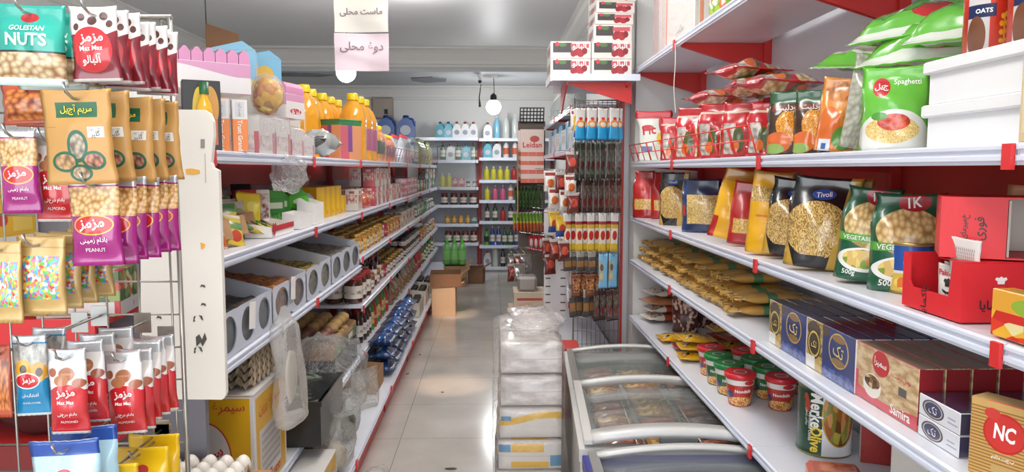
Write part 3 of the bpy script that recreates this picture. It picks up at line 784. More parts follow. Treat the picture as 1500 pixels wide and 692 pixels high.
def flat_decals(w, h, ds):
    """printed marks as one thin sheet in the XZ plane facing -Y"""
    bm = bmesh.new(); mats = []
    for d in ds: decal(bm, lambda u, v: Vector(((u - .5) * w, 0, v * h)), w, h, d, slot(mats, d[6] if d[0] == 't' else d[-1]))
    return finish(bm, mats)
raw('print', flat_decals(.2, .117, emblem_decals(.36, .62, .17, 1.7, white, blk) + [('t', 'مایا', .24, .28, .16, 0, blk)]), t, (0, -.1035, 0))
raw('print', flat_decals(.205, .117, [('t', 'پاکمایا', .42, .2, .3, PI / 2, blk)]), t, (-.1057, 0, 0), (0, 0, -PI / 2))
sach = paint('sachet_white', '#e3e1dc', [], rough=.35, bump=.2)
t = thing('yeast_sachet', 'white printed sachet standing inside the window of the lower red carton', 'sachet', (.935, 1.47, Z1 + .009), (.0, 0, -1.5), group='white yeast sachets')
raw('pouch', bag(.075, .1, .01, sach, None, [('t', 'Pakmaya', .5, .8, .8, 0, redi, .02)] + emblem_decals(.5, .5, .5, .8, blk, blk), 3, 'pillow', wr=.05), t)
t = thing('yeast_sachet', 'white sachet sticking out above the lower red carton, lines of small print', 'sachet', (.945, 1.44, Z1 + .085), (.22, .1, -1.2), group='white yeast sachets')
raw('pouch', bag(.07, .085, .008, sach, None, [('t', 'iiiiiiiiiiii', .5, .5 + .08 * k, .7, 0, mat('grey_ink', '#8d8a88', .6), 0, .5) for k in range(4)], 5, 'pillow', wr=.05), t)
for i in range(4):
    put([('pouch', bag(.075, .1, .008, sach, None, (), 40 + i, 'pillow', wr=.05))], 'yeast_sachet', f'plain white sachet stacked in the lower red carton, {nth(i + 1)} behind the chef hat one', 'sachet', (.965 + .03 * i, 1.5, Z1 + .009), (0, 0, -1.5), 'white yeast sachets')
t = thing('display_carton', 'upper red carton lying on the lower one, open grey inside showing', 'carton', (1.05, 1.475, Z1 + .1265), (0, 0, -.5), group='red sachet cartons')
raw('carton_body', solid(open_carton(.245, .17, .119, 'F', .46, 0, 0, 0), M_carton), t)
raw('inner_lining', solid(lambda bm: (add_box(bm, (-.005, .07, .004), (.119, .081, .115)), add_box(bm, (-.008, -.08, .004), (-.004, .08, .115)), add_box(bm, (.112, -.08, .004), (.119, .07, .115))), M_cin), t)
raw('top_panel', solid(lambda bm: add_box(bm, (-.122, -.085, .119), (.122, .085, .1215)), M_carton), t)
raw('print', flat_decals(.11, .119, [('t', 'خمیرمایه', .38, .5, .5, PI / 2, blk), ('t', 'فوری', .62, .5, .42, PI / 2, blk)]), t, (-.067, -.0858, 0))
# food-printed box at the price rail
lasa = paint('box_lasagne', '#e0a23a', [('r', 0, 0, 1, .55, ('candy', '#d8402a', '#f0c75a', '#c8302a', '#e9dca0', '#e8b23a', (5., 5.))), ('e', .55, .72, .3, .2, '#8fae3e'), ('e', .75, .6, .2, .12, '#c8402e')], rough=.25)
put(boxm(.04, .2, .085, lasa), 'food_box', 'small box printed with lettuce and tomato at the shelf edge beside red carton', 'box', (.922, 1.195, Z1 + .0045), (0, 0, 0))

# ---- second shelf: spaghetti bundles, blue boxes
Z2 = .918
spag = paint('spaghetti_film', ('noise', '#c08f48', '#d9ab5a', (60, .8)), [('r', 0, .40, 1, .52, '#5c8f63'), ('r', .3, .56, .7, .60, '#c06a34'), ('r', 0, 0, 1, .13, ('noise', '#8f6a35', '#e6c98c', (9., 14.))), ('r', 0, .88, 1, 1, ('noise', '#8f6a35', '#e6c98c', (9., 14.)))], rough=.28, coat=.6)
spk = [bag(.100, .33, .041, spag, None, (), 50 + k, 'pillow', wr=.025, neck=.08, top=.98) for k in range(3)]
def bundle_end(seed):
    rr = random.Random(seed); bm = bmesh.new(); uvl = bm.loops.layers.uv.new('UVMap')
    for k in range(6):      # ruffled film end
        x0 = -.038 + .0125 * k; pts = []
        n = 5
        A = [bm.verts.new((x0 + .012 * i / n, rr.uniform(-.012, .012), .03)) for i in range(n + 1)]
        B = [bm.verts.new((x0 + .012 * i / n + rr.uniform(-.004, .004), rr.uniform(-.015, .015), -.004 + rr.uniform(-.006, .006))) for i in range(n + 1)]
        for i in range(n): bm.faces.new([A[i], A[i + 1], B[i + 1], B[i]]).smooth = True
    bmesh.ops.remove_doubles(bm, verts=bm.verts, dist=.004)
    return finish(bm, [mat('gold_film_end', '#cfa45c', .25, coat=.6, noisy=.25, nscale=60)])
spe = [bundle_end(k) for k in range(3)]
cnt = 0
for c in range(17):
    y = 4.66 - .112 * c
    hi = (3, 3, 3, 2, 3, 3, 2, 3, 3, 3, 2, 3, 2, 3, 3, 2, 2)[c]
    for k in range(hi):
        cnt += 1
        w = ('on the shelf board', 'second layer up', 'third layer up')[k]
        put([('pack', spk[(c + k) % 3]), ('film_end', spe[(c * 2 + k) % 3])], 'spaghetti_pack', f'golden spaghetti pack with ruffled end, {w}, {nth(c + 1)} column from the end wall', 'spaghetti',
            (.935 + .015 * k + R.uniform(-.008, .018), y + R.uniform(-.003, .003), Z2 + .026 + k * .047), (-PI / 2, 0, -PI / 2 + R.uniform(-.02, .02)), 'spaghetti packs on the second shelf')
bx_blue = paint('box_blue_pasta', '#25366f', [('r', 0, 0, .36, 1, ('noise', '#6e5a33', '#c9ad62', (9., 7.))), ('l', 1, .25, .36, '#b79a52'), ('e', .16, .80, .15, .17, '#40352a'), ('e', .42, .93, .07, .14, '#4a3c2c'), ('e', .17, .52, .15, .30, '#3e3423'), ('o', .17, .52, .13, .26, .7, '#cdb25c'), ('r', .0, .0, .2, .26, '#e9e6e0'), ('e', .69, .62, .20, .33, '#c9a552'), ('e', .69, .62, .18, .30, '#26366c'), ('e', .69, .84, .13, .07, '#8a6a3d'), ('e', .69, .40, .13, .07, '#8a6a3d'), ('r', .4, .0, 1, .22, ('noise', '#25366f', '#4b5fa2', (14., 9.)))], rough=.22, coat=.5)
bx_blue_end = paint('box_blue_end', '#e2d8d4', [('e', .5, .24, .38, .19, '#4a4038'), ('o', .5, .24, .31, .15, .82, '#cdb98a')], rough=.3)
bx_blue_top = paint('box_blue_top', '#37324f', [], rough=.15, coat=.8)
gink = mat('gold_ink', '#d8be74', .4)
def bluebox(seed):
    return [('carton', boxm(.29, .046, .145, [bx_blue, bx_blue_end, bx_blue, bx_blue_end, bx_blue_top, bx_blue_top],
        [(0, ('t', 'تک', .69, .62, .2, -.15, gink, .01)), (0, ('t', 'تک', .17, .52, .12, 0, gink, .01)), (1, ('t', 'iiii', .6, .7, .7, PI / 2, mat('grey_ink', '#8d8a88', .6), 0, .6))]))]
bb = bluebox(0)
for r in range(5):
    for c in range(2):
        put([bb[0]], 'pasta_box', f"navy boxed pasta with gold ring emblem, {('farther', 'nearer')[c]} box of {nth(r + 1)} row behind the shelf edge", 'pasta box', (.955 + .05 * r, 2.285 - .298 * c, Z2 + .001), (0, 0, FACE_R), 'navy pasta boxes standing on the second shelf')
bx_sam = paint('box_wheat_print', '#c9ab86', [('r', 0, .2, 1, 1, ('noise', '#b18d62', '#dcc49c', (7., 9.))), ('w', .2, .05, 5., 2.2, '#c3404d'), ('e', .43, .78, .14, .22, '#bb2a30'), ('e', .30, .33, .15, .21, '#ece6dc'), ('e', .30, .40, .13, .12, ('candy', '#5a3a22', '#8a5a30', '#d8b070', '#3f2818', 16.)), ('r', .0, .0, .06, .5, '#c3404d'), ('r', .72, .42, .84, .56, '#5a5350')], rough=.28, coat=.4)
bx_samr = paint('box_wheat_end', '#8e1f24', [('r', 0, 0, 1, .1, '#c9ab86')], rough=.3)
samk = [('carton', boxm(.28, .056, .142, [bx_sam, bx_samr, bx_sam, bx_samr, mat('box_wheat_top', '#a98a72', .25, coat=.5), bx_samr],
        [(0, ('t', 'سمیرا', .43, .78, .2, -.1, white, .02)), (0, ('t', 'Samira', .76, .14, .3, 0, white, .02)), (0, ('t', 'نودل رشته', .75, .7, .3, 0, redi, .0))]))]
for r in range(4):
    put(samk, 'noodle_box', f'wheat coloured noodle box with red end, {nth(r + 1)} box back from the shelf edge', 'noodle box', (.965 + .06 * r, 1.705, Z2 + .001), (0, 0, FACE_R), 'wheat coloured noodle boxes')
bx_wend = paint('box_white_end', '#dfe0e6', [('e', .36, .5, .27, .42, '#3f4468'), ('o', .36, .5, .23, .36, .8, '#c9b98a'), ('r', .72, .3, .95, .36, '#9aa0b8'), ('r', .72, .5, .9, .56, '#9aa0b8')], rough=.28, coat=.4)
flk = [('carton', boxm(.142, .29, .046, [bx_wend, bx_blue_top, bx_wend, bx_blue_top, bx_blue_top, bx_blue_top], [(0, ('t', 'تک', .36, .5, .2, 0, white, .0))]))]
for c, (x, y) in enumerate(((1.08, 1.485), (1.17, 1.335))):
    for k in range(2):
        put(flk, 'pasta_box', f"white ended flat pasta box, {('lower', 'upper')[k]} of the {('stack beside the wheat noodle box', 'stack behind the brown striped box')[c]}", 'pasta box', (x, y, Z2 + .001 + .047 * k), (0, 0, FACE_R), 'flat lying pasta boxes')
bx_nc = paint('box_striped', '#c79a55', [('s', 150., .1, '#8f6a3a'), ('r', 0, .9, 1, 1, '#c8a061'), ('e', .56, .62, .34, .25, '#b5231f'), ('e', .56, .62, .31, .22, '#c4302a'), ('e', .36, .84, .13, .07, '#c43a34'), ('r', .38, .12, .8, .2, '#b89a60'), ('e', .6, .0, .34, .1, '#c8402e')], rough=.3, coat=.3)
put([('carton', boxm(.112, .05, .15, [bx_nc, mat('box_nc_side', '#b58a4c', .35), bx_nc, mat('box_nc_side', '#b58a4c', .35), mat('box_nc_top', '#c9a468', .35), bx_nc],
     [(0, ('t', 'NC', .57, .63, .34, -.06, white, .03, 1.5)), (0, ('t', 'پخت ملایم', .56, .3, .36, 0, white, .01))]))], 'pasta_box', 'gold and brown striped pasta box with red oval at the shelf edge', 'pasta box', (.962, 1.315, Z2 + .001), (0, 0, -1.12))

# ---- third shelf: noodle cups, olive can, packets
Z3 = .549
def cup(lidc, bodyc, seed):
    b = paint('cup_' + lidc[1:], bodyc, [('r', 0, .74, 1, .92, '#e5e0da'), ('e', .5, .18, .2, .16, ('wave', '#b5652c', '#eec27a', (9., 5.))), ('e', .72, .3, .08, .2, '#d89a3a'), ('e', .34, .4, .06, .12, '#3a3f6a'), ('e', .60, .84, .07, .08, '#c0343a')], rough=.3, coat=.3)
    l = mat('cup_lid_' + lidc[1:], lidc, .3, coat=.3)
    body = lathe([(0, 0, b), (.042, 0, b), (.044, .004, b), (.058, .118, b)], 28, [('t', 'Noodelit', .52, .55, .2, .05, white, .02)], (.052, .0, .118))
    lid = lathe([(.059, .112, l), (.063, .114, l), (.063, .130, l), (.058, .134, l), (.055, .130, l), (0, .131, l)], 28)
    mark = lathe([(.026, .1325, M_wt), (.022, .1325, M_wt)], 24)
    return [('cup_body', body), ('lid', lid, [('emblem', mark)])]
cupr, cupg = cup('#cf2630', '#b23226', 0), cup('#1d7a3a', '#2e6a33', 1)
cps = [(1.0, 2.90, 'r'), (1.0, 3.045, 'g'), (1.0, 3.19, 'g'), (1.01, 3.335, 'r'), (1.145, 2.84, 'r'), (1.145, 2.985, 'g'), (1.145, 3.13, 'g'), (1.15, 3.275, 'r'), (1.28, 3.06, 'g'), (1.285, 3.2, 'r')]
rowc = ['shelf edge row', 'shelf edge row', 'shelf edge row', 'shelf edge row', 'middle row', 'middle row', 'middle row', 'middle row', 'wall row', 'wall row']
for i, (x, y, c) in enumerate(cps):
    k = i % 4 if i < 8 else i - 8
    put(cupr if c == 'r' else cupg, 'noodle_cup', f"{'red' if c == 'r' else 'green'} lidded noodle cup, {('first', 'second', 'third', 'last')[k]} of the {rowc[i]} counted from the olive can", 'noodle cup', (x, y, Z3 + .001), (0, 0, face_cam(x, y) + R.uniform(-.2, .2)), 'noodle cups on the third shelf')
can_g = paint('can_green', '#134229', [('r', .555, 0, .80, 1, '#e3e3e6'), ('e', .665, .60, .115, .45, '#c29a3f'), ('e', .665, .60, .105, .43, '#4a2f1a'), ('e', .66, .60, .10, .41, ('candy', '#8a8a35', '#a9a040', '#6a3f1c', '#7c7a2a', '#9a5a2a', '#c98a4a', (38., 6.))), ('e', .46, .72, .02, .11, '#b5422a'), ('e', .45, .84, .016, .05, '#b5422a')], rough=.3, coat=.4)
can_rib = []
z = .01
prof = [(0, 0, rimm), (.096, 0, rimm), (.098, .006, can_g)]
for k in range(13): prof += [(.0955, .012 + .017 * k, can_g), (.0945, .0205 + .017 * k, can_g)]
prof += [(.0955, .236, can_g), (.098, .240, rimm), (.098, .246, rimm), (.092, .246, rimm), (.092, .24, rimm), (0, .24, rimm)]
put([('can_body', lathe(prof, 40, [('t', 'Merkel', .522, .64, .215, -PI / 2, white, .03, 1.3), ('t', 'Olive', .522, .24, .15, -PI / 2, yel, .03, 1.3), ('t', 'Marinated Olives', .484, .42, .17, -PI / 2, white, .01), ('t', 'روغن زیتون', .462, .55, .1, -PI / 2, white, .01)], (.0965, .0, .246)))],
    'olive_can', 'large ribbed green and white olive can with sideways lettering', 'can', (1.125, 2.41, Z3 + .001), (0, 0, face_cam(1.12, 2.41) - .42), scale=(.92, .92, .95))
tr_red = paint('red_wrap', '#c0604e', [('r', .1, .1, .9, .9, ('noise', '#b0503f', '#d88a74', (4., 3.)))], rough=.25, coat=.4)
put([('tray', boxm(.15, .17, .06, tr_red, bev=.012))], 'wrapped_tray', 'brownish red film-wrapped tray at the bottom below the olive can', 'tray', (1.01, 2.08, Z3 + .001), (0, 0, -.3))
put([('carton', boxm(.1, .06, .2, [mat('red_box', '#9a2420', .4), mat('red_box', '#9a2420', .4), M_wt, M_wt, M_wt, M_wt]))], 'food_box', 'red sided carton standing behind the olive can', 'box', (1.25, 2.3, Z3 + .001), (0, 0, -.4))
bxw = paint('box_white_strip', '#cfc7bd', [('r', .62, 0, .9, 1, ('candy', '#c99a3a', '#3a2a1a', '#e0c060', '#8a3a1a', (8., 9.)))], rough=.35)
put([('carton', boxm(.15, .06, .2, bxw))], 'food_box', 'white carton with a speckled yellow strip against the wall behind the red tray', 'box', (1.24, 2.04, Z3 + .001), (0, 0, -.6))
pk_wb = paint('pouch_white_brown', '#d9cfc0', [('r', 0, .4, 1, .62, '#a8452f'), ('r', .1, .1, .9, .36, ('nuts', '#5a2f24', '#e0d4c4', (9., 9.)))], rough=.3, coat=.4)
pk_pat = paint('pouch_brown_pattern', '#5a2b26', [('r', 0, 0, 1, 1, ('candy', '#6a2f2a', '#d8b8a0', '#5a2420', '#4a1f1c', (11., 14.)))], rough=.3, coat=.4)
for i, (cx, cy, cz, m) in enumerate([(1.02, 4.52, .032, 'w'), (1.03, 4.53, .082, 'w'), (1.02, 4.51, .132, 'o'), (1.03, 4.50, .19, 'w')]):
    put(bag(.2, .26, .055, {'w': pk_wb, 'o': pk_or}[m], None, (), 70 + i, 'pillow'), 'rice_pouch', ('bottom silvery', 'second silvery', 'orange striped', 'top brown netted')[i] + ' pouch in the stack against the end wall', 'pouch', (cx - .08, cy, Z3 + cz), (-PI / 2, 0, FACE_R + .2), 'pouches stacked at the end wall')
put(bag(.16, .27, .08, pk_pat, None, (), 75, 'stand'), 'rice_pouch', 'dark brown patterned pouch standing beside the pouch stack', 'pouch', (1.12, 4.22, Z3 + .001), (0, 0, -.5), 'patterned pouches')
put(bag(.16, .24, .08, pk_pat, None, (), 76, 'stand'), 'rice_pouch', 'dark brown patterned pouch further in behind the standing one', 'pouch', (1.25, 4.36, Z3 + .001), (0, 0, -.4), 'patterned pouches')
pk_ny = paint('noodle_pack_yellow', '#dba51c', [('e', .55, .55, .3, .25, ('wave', '#b5701f', '#f0cf63', (6., 6.))), ('e', .2, .7, .16, .16, '#a82a22'), ('r', .6, .12, .78, .3, '#2c2420'), ('r', .62, .12, .74, .2, '#efe9df'), ('e', .25, .3, .16, .14, '#76902f')], rough=.25, coat=.6)
pk_nr = paint('noodle_pack_red', '#93301f', [('e', .5, .5, .32, .3, ('wave', '#8a5a1f', '#d8ab53', (6., 6.)))], rough=.25, coat=.6)
nk = [bag(.16, .17, .035, pk_ny, None, (), 80 + k, 'pillow', wr=.12) for k in range(3)]; nr = bag(.16, .17, .035, pk_nr, None, (), 84, 'pillow', wr=.25)
pn = [(.935, 3.99, 0, 0), (.945, 3.60, 0, 1), (.95, 3.62, 1, 2), (.955, 3.60, 2, 0), (.97, 3.80, 0, 3), (.975, 3.81, 1, 1), (1.165, 3.60, 0, 2), (1.17, 3.62, 1, 0), (1.165, 3.60, 2, 3), (1.17, 3.82, 0, 3), (1.165, 3.83, 1, 3), (1.17, 3.82, 2, 0)]
nm = ['lone yellow noodle pack lying at the shelf edge', 'bottom yellow noodle pack of the edge pile beside the cups', 'middle yellow noodle pack of the edge pile beside the cups', 'top yellow noodle pack of the edge pile beside the cups',
      'brownish red noodle pack lying flat behind the lone yellow one', 'yellow noodle pack lying on the brownish red one', 'bottom yellow noodle pack of the inner pile', 'middle yellow noodle pack of the inner pile', 'brownish red noodle pack topping the inner pile',
      'lowest brownish red noodle pack of the wall side pile', 'second brownish red noodle pack of the wall side pile', 'yellow noodle pack topping the wall side pile']
for (x, y, l, k), n in zip(pn, nm):
    put(nr if k == 3 else nk[k], 'noodle_pack', n, 'noodle pack', (x - .02, y, Z3 + .022 + .044 * l), (-PI / 2, 0, FACE_R + R.uniform(-.1, .12)), 'noodle packs on the third shelf')

# ---- eye-level shelf: red vermicelli, noodle bags, green bags, foam boxes
Z0 = 1.545
pk_rv = paint('bag_red_vermicelli', '#b9212a', [('r', .58, .06, .9, .66, ('nuts', '#a58a58', '#e6d3a2', (12., 12.))), ('r', .08, .06, .34, .62, ('noise', '#8d8580', '#d8d2c8', (8., 8.))), ('e', .40, .32, .12, .22, '#4a5a2a'), ('e', .32, .2, .1, .1, '#d86a2a'), ('r', 0, .8, 1, .84, '#d9c8b0')], rough=.2, coat=.7)
pk_grp = paint('packet_green_red', '#dfe4d8', [('r', 0, .84, 1, 1, '#b8252c'), ('e', .84, .8, .2, .25, '#b8252c'), ('e', .72, .45, .12, .12, '#e6c93a'), ('e', .3, .66, .2, .06, '#b8353a'), ('r', .08, .2, .45, .3, '#4a6a9a')], rough=.3, coat=.4)
rput(mk(pk_grp, kind='pillow', neck=-.2, top=.97, decals=[('t', 'Pic', .35, .62, .45, .1, redi, .02)]), 'packet', 'pale green packet with red top, first inside the wire fence at the end wall', 'packet', 957, .98, Z0, 42, 163, 0, .02, 'fenced shelf packets', seed=90)
rput(mk(pk_rv), 'packet', 'small brown and red packet behind the pale green packet', 'packet', 986, 1.05, Z0, 36, 172, 0, .03, 'fenced shelf packets', seed=91)
for i, (px, X, w, top, ex) in enumerate([(1016, 1.0, 56, 158, 15), (1052, .985, 60, 152, 10), (1090, 1.0, 66, 150, 5), (1124, .975, 58, 150, 0)]):
    rput(mk(pk_rv, neck=.25, wr=.32), 'vermicelli_bag', f'red vermicelli bag with clear window behind the wire fence, {nth(i + 1)} from the end wall', 'vermicelli bag', px, X, Z0, w, top, ex, .075, 'red vermicelli bags', seed=92 + i)
for i, (x, y, z, rz, l) in enumerate([(1.05, 3.22, 1.815, .12, 'lying on the standing ones, farthest from the camera'), (1.05, 2.86, 1.825, -.1, 'lying flat across the standing ones in the middle'), (1.08, 2.92, 1.895, .15, 'topmost of the red pile under the bracket'), (1.04, 2.52, 1.80, .05, 'lying on the pile next to the orange noodle bags')]):
    put(bag(.24, .33, .075, pk_rv, None, (), 97 + i, 'pillow', wr=.25), 'vermicelli_bag', 'red vermicelli bag ' + l, 'vermicelli bag', (x, y, z), (-PI / 2 + .03, .05, rz), 'red vermicelli bags')
for i, (x, y) in enumerate([(1.14, 3.5), (1.15, 3.2), (1.15, 2.85)]):
    put(bag(.2, .15, .08, pk_rv, None, (), 104 + i, 'stand'), 'vermicelli_bag', f'red vermicelli bag against the wall under the lying pile, {nth(i + 1)} from the end wall', 'vermicelli bag', (x, y, Z0 + .001), (0, 0, -.6), 'red vermicelli bags')
pk_no = paint('bag_noodle_orange', '#3e2a1e', [('e', .6, .46, .36, .26, ('wave', '#c8661f', '#f0b84a', (10., 11.))), ('e', .3, .2, .34, .16, '#d86a2f'), ('e', .2, .1, .26, .08, '#8fae5a'), ('r', 0, .8, 1, 1, '#2c5a36'), ('r', .1, .68, .9, .78, '#7a3a22')], rough=.22, coat=.6)
pk_og = paint('bag_orange_green', '#d88a36', [('e', .3, .3, .3, .3, '#d46a2a'), ('e', .72, .18, .3, .16, '#5a8a35'), ('r', .1, 0, .4, .16, '#dfe3ea'), ('r', .18, .02, .3, .1, '#3c5fa0'), ('e', .5, .8, .4, .14, ('noise', '#8a4a22', '#d8863c', (6., 6.)))], rough=.22, coat=.5)
pk_grey = paint('bag_grey_check', '#a8a595', [('r', .42, 0, .58, 1, ('candy', '#7c9a4a', '#8faa5c', '#b8b5a2', (9., 10.))), ('r', 0, 0, .4, 1, ('nuts', '#8f8c80', '#b8b6a6', (12., 16.))), ('r', .6, 0, 1, 1, ('nuts', '#8a877a', '#b1aea0', (12., 16.)))], rough=.25, coat=.5)
pk_gp = paint('bag_green_spaghetti', '#63b13a', [('e', .5, .16, .52, .32, '#e3e3de'), ('e', .48, .24, .4, .16, ('wave', '#d0a85a', '#efd89a', (13., 12.))), ('e', .5, .33, .24, .10, ('noise', '#a82a1c', '#d85a3a', (8., 8.))), ('e', .28, .40, .12, .05, '#4a8a35'), ('e', .30, .74, .13, .12, '#b9262c')], rough=.25, coat=.5)
rput(mk(pk_no, neck=.2, decals=[('t', 'نودلیت', .5, .73, .6, 0, white, .02)]), 'noodle_bag', 'dark noodle bag with orange bowl picture beside the red pile', 'noodle bag', 1153, .985, Z0, 54, 134, 5, .07, 'noodle bags at eye level', seed=110)
rput(mk(pk_no, neck=.2, decals=[('t', 'نودلیت', .5, .73, .6, 0, white, .02)]), 'noodle_bag', 'dark noodle bag squeezed between another noodle bag and the orange-green one', 'noodle bag', 1190, 1.02, Z0, 50, 132, 5, .06, 'noodle bags at eye level', seed=111)
rput(mk(pk_og, neck=.15), 'noodle_bag', 'orange and green noodle bag beside the grey checked bag', 'noodle bag', 1222, .98, Z0, 52, 117, 0, .07, 'noodle bags at eye level', seed=112, roll=.1)
rput(mk(pk_grey, kind='pillow', neck=.1), 'noodle_bag', 'grey checked bag with a green diamond strip leaning beside the bright green bag', 'noodle bag', 1262, .985, Z0, 60, 86, -30, .07, 'noodle bags at eye level', seed=113, roll=.14)
rput(mk(pk_gp, neck=.1, decals=[('t', 'جیل', .30, .74, .2, .1, white, .02), ('t', 'Spaghetti', .68, .8, .4, 0, white, .01)]), 'noodle_bag', 'bright green bag with a plate of spaghetti and red heart', 'noodle bag', 1312, .985, Z0, 88, 98, 0, .08, 'noodle bags at eye level', seed=114)
pk_g2 = paint('bag_green_back', '#5fae38', [('r', 0, .4, 1, .55, '#6cbb42'), ('e', .75, .3, .2, .12, '#b9262c'), ('r', 0, .02, 1, .14, '#dfe3d8')], rough=.2, coat=.6)
for i, (x, y, z, rz, l) in enumerate([(1.03, 1.84, 1.765, -1.0, 'lying on top of the spaghetti bag, lower one'), (1.03, 1.90, 1.835, -1.1, 'topmost, folded with a white logo'), (1.08, 1.70, 1.80, -.95, 'lying next to the oat tins')]):
    put(bag(.30, .25, .10, pk_g2, None, [('t', 'Jil', .35, .62, .25, .2, white, .03)], 120 + i, 'pillow', wr=.3), 'noodle_bag', 'bright green bag ' + l, 'noodle bag', (x, y, z), (-PI / 2 + .42, 0, rz), 'bright green noodle bags on top')
put(bag(.2, .28, .06, paint('bag_green_pale', '#b9c4b0', [('r', 0, 0, 1, .25, '#5fae38'), ('r', 0, .25, 1, .32, '#e6e6e0')], rough=.2, coat=.6), None, (), 126, 'pillow', wr=.3), 'noodle_bag', 'pale grey green bag lying on the orange and grey bags', 'noodle bag', (1.0, 2.16, 1.795), (-PI / 2 + .3, .1, -1.1), 'bright green noodle bags on top')
for i, (x, y) in enumerate([(1.18, 2.30), (1.18, 2.12), (1.18, 1.95), (1.18, 1.78)]):
    put(bag(.18, .15, .06, (pk_no, pk_og, pk_grey, pk_gp)[i], None, (), 130 + i, 'stand'), 'noodle_bag', ('dark noodle', 'orange green', 'grey checked', 'bright green')[i] + ' bag in the second row against the wall', 'noodle bag', (x, y, Z0 + .001), (0, 0, -.6), 'noodle bags in the second row')
M_foam = mat('white_foam', '#e9e9ea', .55)
def foam(h):
    def f(bm):
        add_box(bm, (-.17, -.23, 0), (.17, .23, h * .72)); 
    return [('box_body', solid(f, M_foam)), ('lid', solid(lambda bm: add_prism(bm, [(-.178, h * .70), (.178, h * .70), (.182, h * .74), (.182, h * .96), (.176, h), (-.176, h), (-.182, h * .96), (-.182, h * .74)], 1, -.237, .237), M_foam))]
for i in range(2):
    put(foam(.092), 'foam_box', ('lower', 'upper')[i] + ' white lidded foam box stacked at the shelf edge by the green bags', 'foam box', (1.125, 1.38, Z0 + .002 + .0935 * i), (0, 0, 0), 'white foam boxes')
oat = paint('tin_oats', '#c9341f', [('r', .30, 0, .44, 1, '#dcdad8'), ('r', .30, .40, .475, .54, '#22305c'), ('e', .36, .2, .06, .22, '#7a4a30'), ('e', .525, .24, .006, .20, '#f0b42a'), ('e', .515, .40, .012, .03, '#f4c43a'), ('e', .537, .42, .012, .03, '#f4c43a'), ('e', .508, .32, .014, .03, '#f0b42a'), ('e', .542, .33, .014, .03, '#f0b42a'), ('e', .508, .23, .014, .03, '#f0b42a'), ('e', .543, .24, .014, .03, '#f0b42a'), ('e', .507, .14, .014, .025, '#f0b42a'), ('e', .543, .15, .014, .025, '#f0b42a'), ('e', .59, .52, .02, .06, '#e9e2da')], rough=.3, coat=.3)
for i, (x, y, l) in enumerate([(1.045, 1.555, 'beside the bright green bags'), (1.05, 1.425, 'at the frame edge, partly hidden')]):
    put([('tin_body', lathe([(0, 0, oat), (.05, 0, oat), (.05, .19, oat)], 30, [('t', 'OATS', .405, .47, .1, 0, white, .03)], (.05, 0, .19))), ('lid', lathe([(.051, .186, M_wt), (.0525, .188, M_wt), (.0525, .2, M_wt), (0, .2, M_wt)], 30))], 'oat_tin', 'red oat tin with yellow wheat on the foam boxes ' + l, 'tin', (x, y, Z0 + .19), (0, 0, face_cam(x, y) + .35), 'oat tins')
bxc = paint('box_clear_tan', '#cdb78a', [('r', .1, .1, .9, .9, '#d8c9a4')], rough=.3)
put([('carton', boxm(.02, .06, .16, bxc))], 'food_box', 'pale tan packet at the picture edge in front of the foam boxes', 'box', (.913, 1.225, Z0 + .001), (0, 0, 0))
# ---- top shelf
ZT = 2.131
bwh = paint('box_white_film', '#e9e4e0', [('r', .08, .05, .14, .95, '#e07a45'), ('r', .0, 0, .06, 1, '#cfc6c2')], rough=.25, coat=.5)
put([('carton', boxm(.62, .3, .42, bwh, [(0, ('t', 'تمرات', .5, .62, .22, 0, blk, .0)), (0, ('t', 'مرکیس', .56, .12, .22, 0, mat('grey_ink', '#8d8a88', .6), .0))])), ('film', boxm(.63, .31, .43, film('clear_film'), bev=.015))], 'carton', 'film-wrapped white carton with an orange stripe on the top shelf', 'carton', (1.07, 3.72, ZT + .002), (0, 0, FACE_R))
pinkc = paint('box_pink_film', '#d9b8b8', [('r', .5, 0, .8, 1, '#e8e2e0')], rough=.2, coat=.6)
put([('carton', boxm(.28, .26, .45, pinkc)), ('film', boxm(.29, .27, .46, film('clear_film'), bev=.015))], 'carton', 'pinkish film-wrapped carton beyond the orange striped one on the top shelf', 'carton', (1.08, 4.28, ZT + .002), (0, 0, FACE_R))
pk_veg = paint('bag_vegetable', '#9ab83a', [('r', 0, 0, 1, 1, ('candy', '#8fb233', '#c9c23a', '#d86a3a', '#6f9a2c', '#a5bd44', (5., 5.)))], rough=.2, coat=.6)
for i, (x, y) in enumerate([(1.0, 3.18), (1.02, 2.93)]):
    put(bag(.2, .24, .1, pk_veg, None, (), 140 + i, 'stand', wr=.3), 'snack_bag', ('green and orange printed bag beside the big white carton on the top shelf', 'green and orange printed bag nearer the camera on the top shelf')[i], 'bag', (x, y, ZT + .001), (0, 0, -.9), 'printed bags on the top shelf')
# ribbon hanging from the top shelf
rb = P(990, 62, X=.89)
def ribbon(bm):
    prev = None
    for i in range(15):
        z = -i * .024; x = .004 * math.sin(i * .5); y = .008 * math.sin(i * .35) - .0012 * i
        a = [bm.verts.new((x - .001, y - .008 + .003 * math.sin(i * .6), z)), bm.verts.new((x, y + .008 + .003 * math.cos(i * .6), z)), bm.verts.new((x + .0015, y + .008, z)), bm.verts.new((x + .0005, y - .008, z))]
        if prev:
            for k in range(4): bm.faces.new([prev[k], prev[(k + 1) % 4], a[(k + 1) % 4], a[k]])
        prev = a
tag(raw('hanging_plastic_ribbon', solid(ribbon, mat('ribbon_white', '#e3ddd8', .3), True), None, (.886, rb.y, 2.11)), 'narrow white plastic ribbon hanging down from the top shelf edge', 'ribbon')

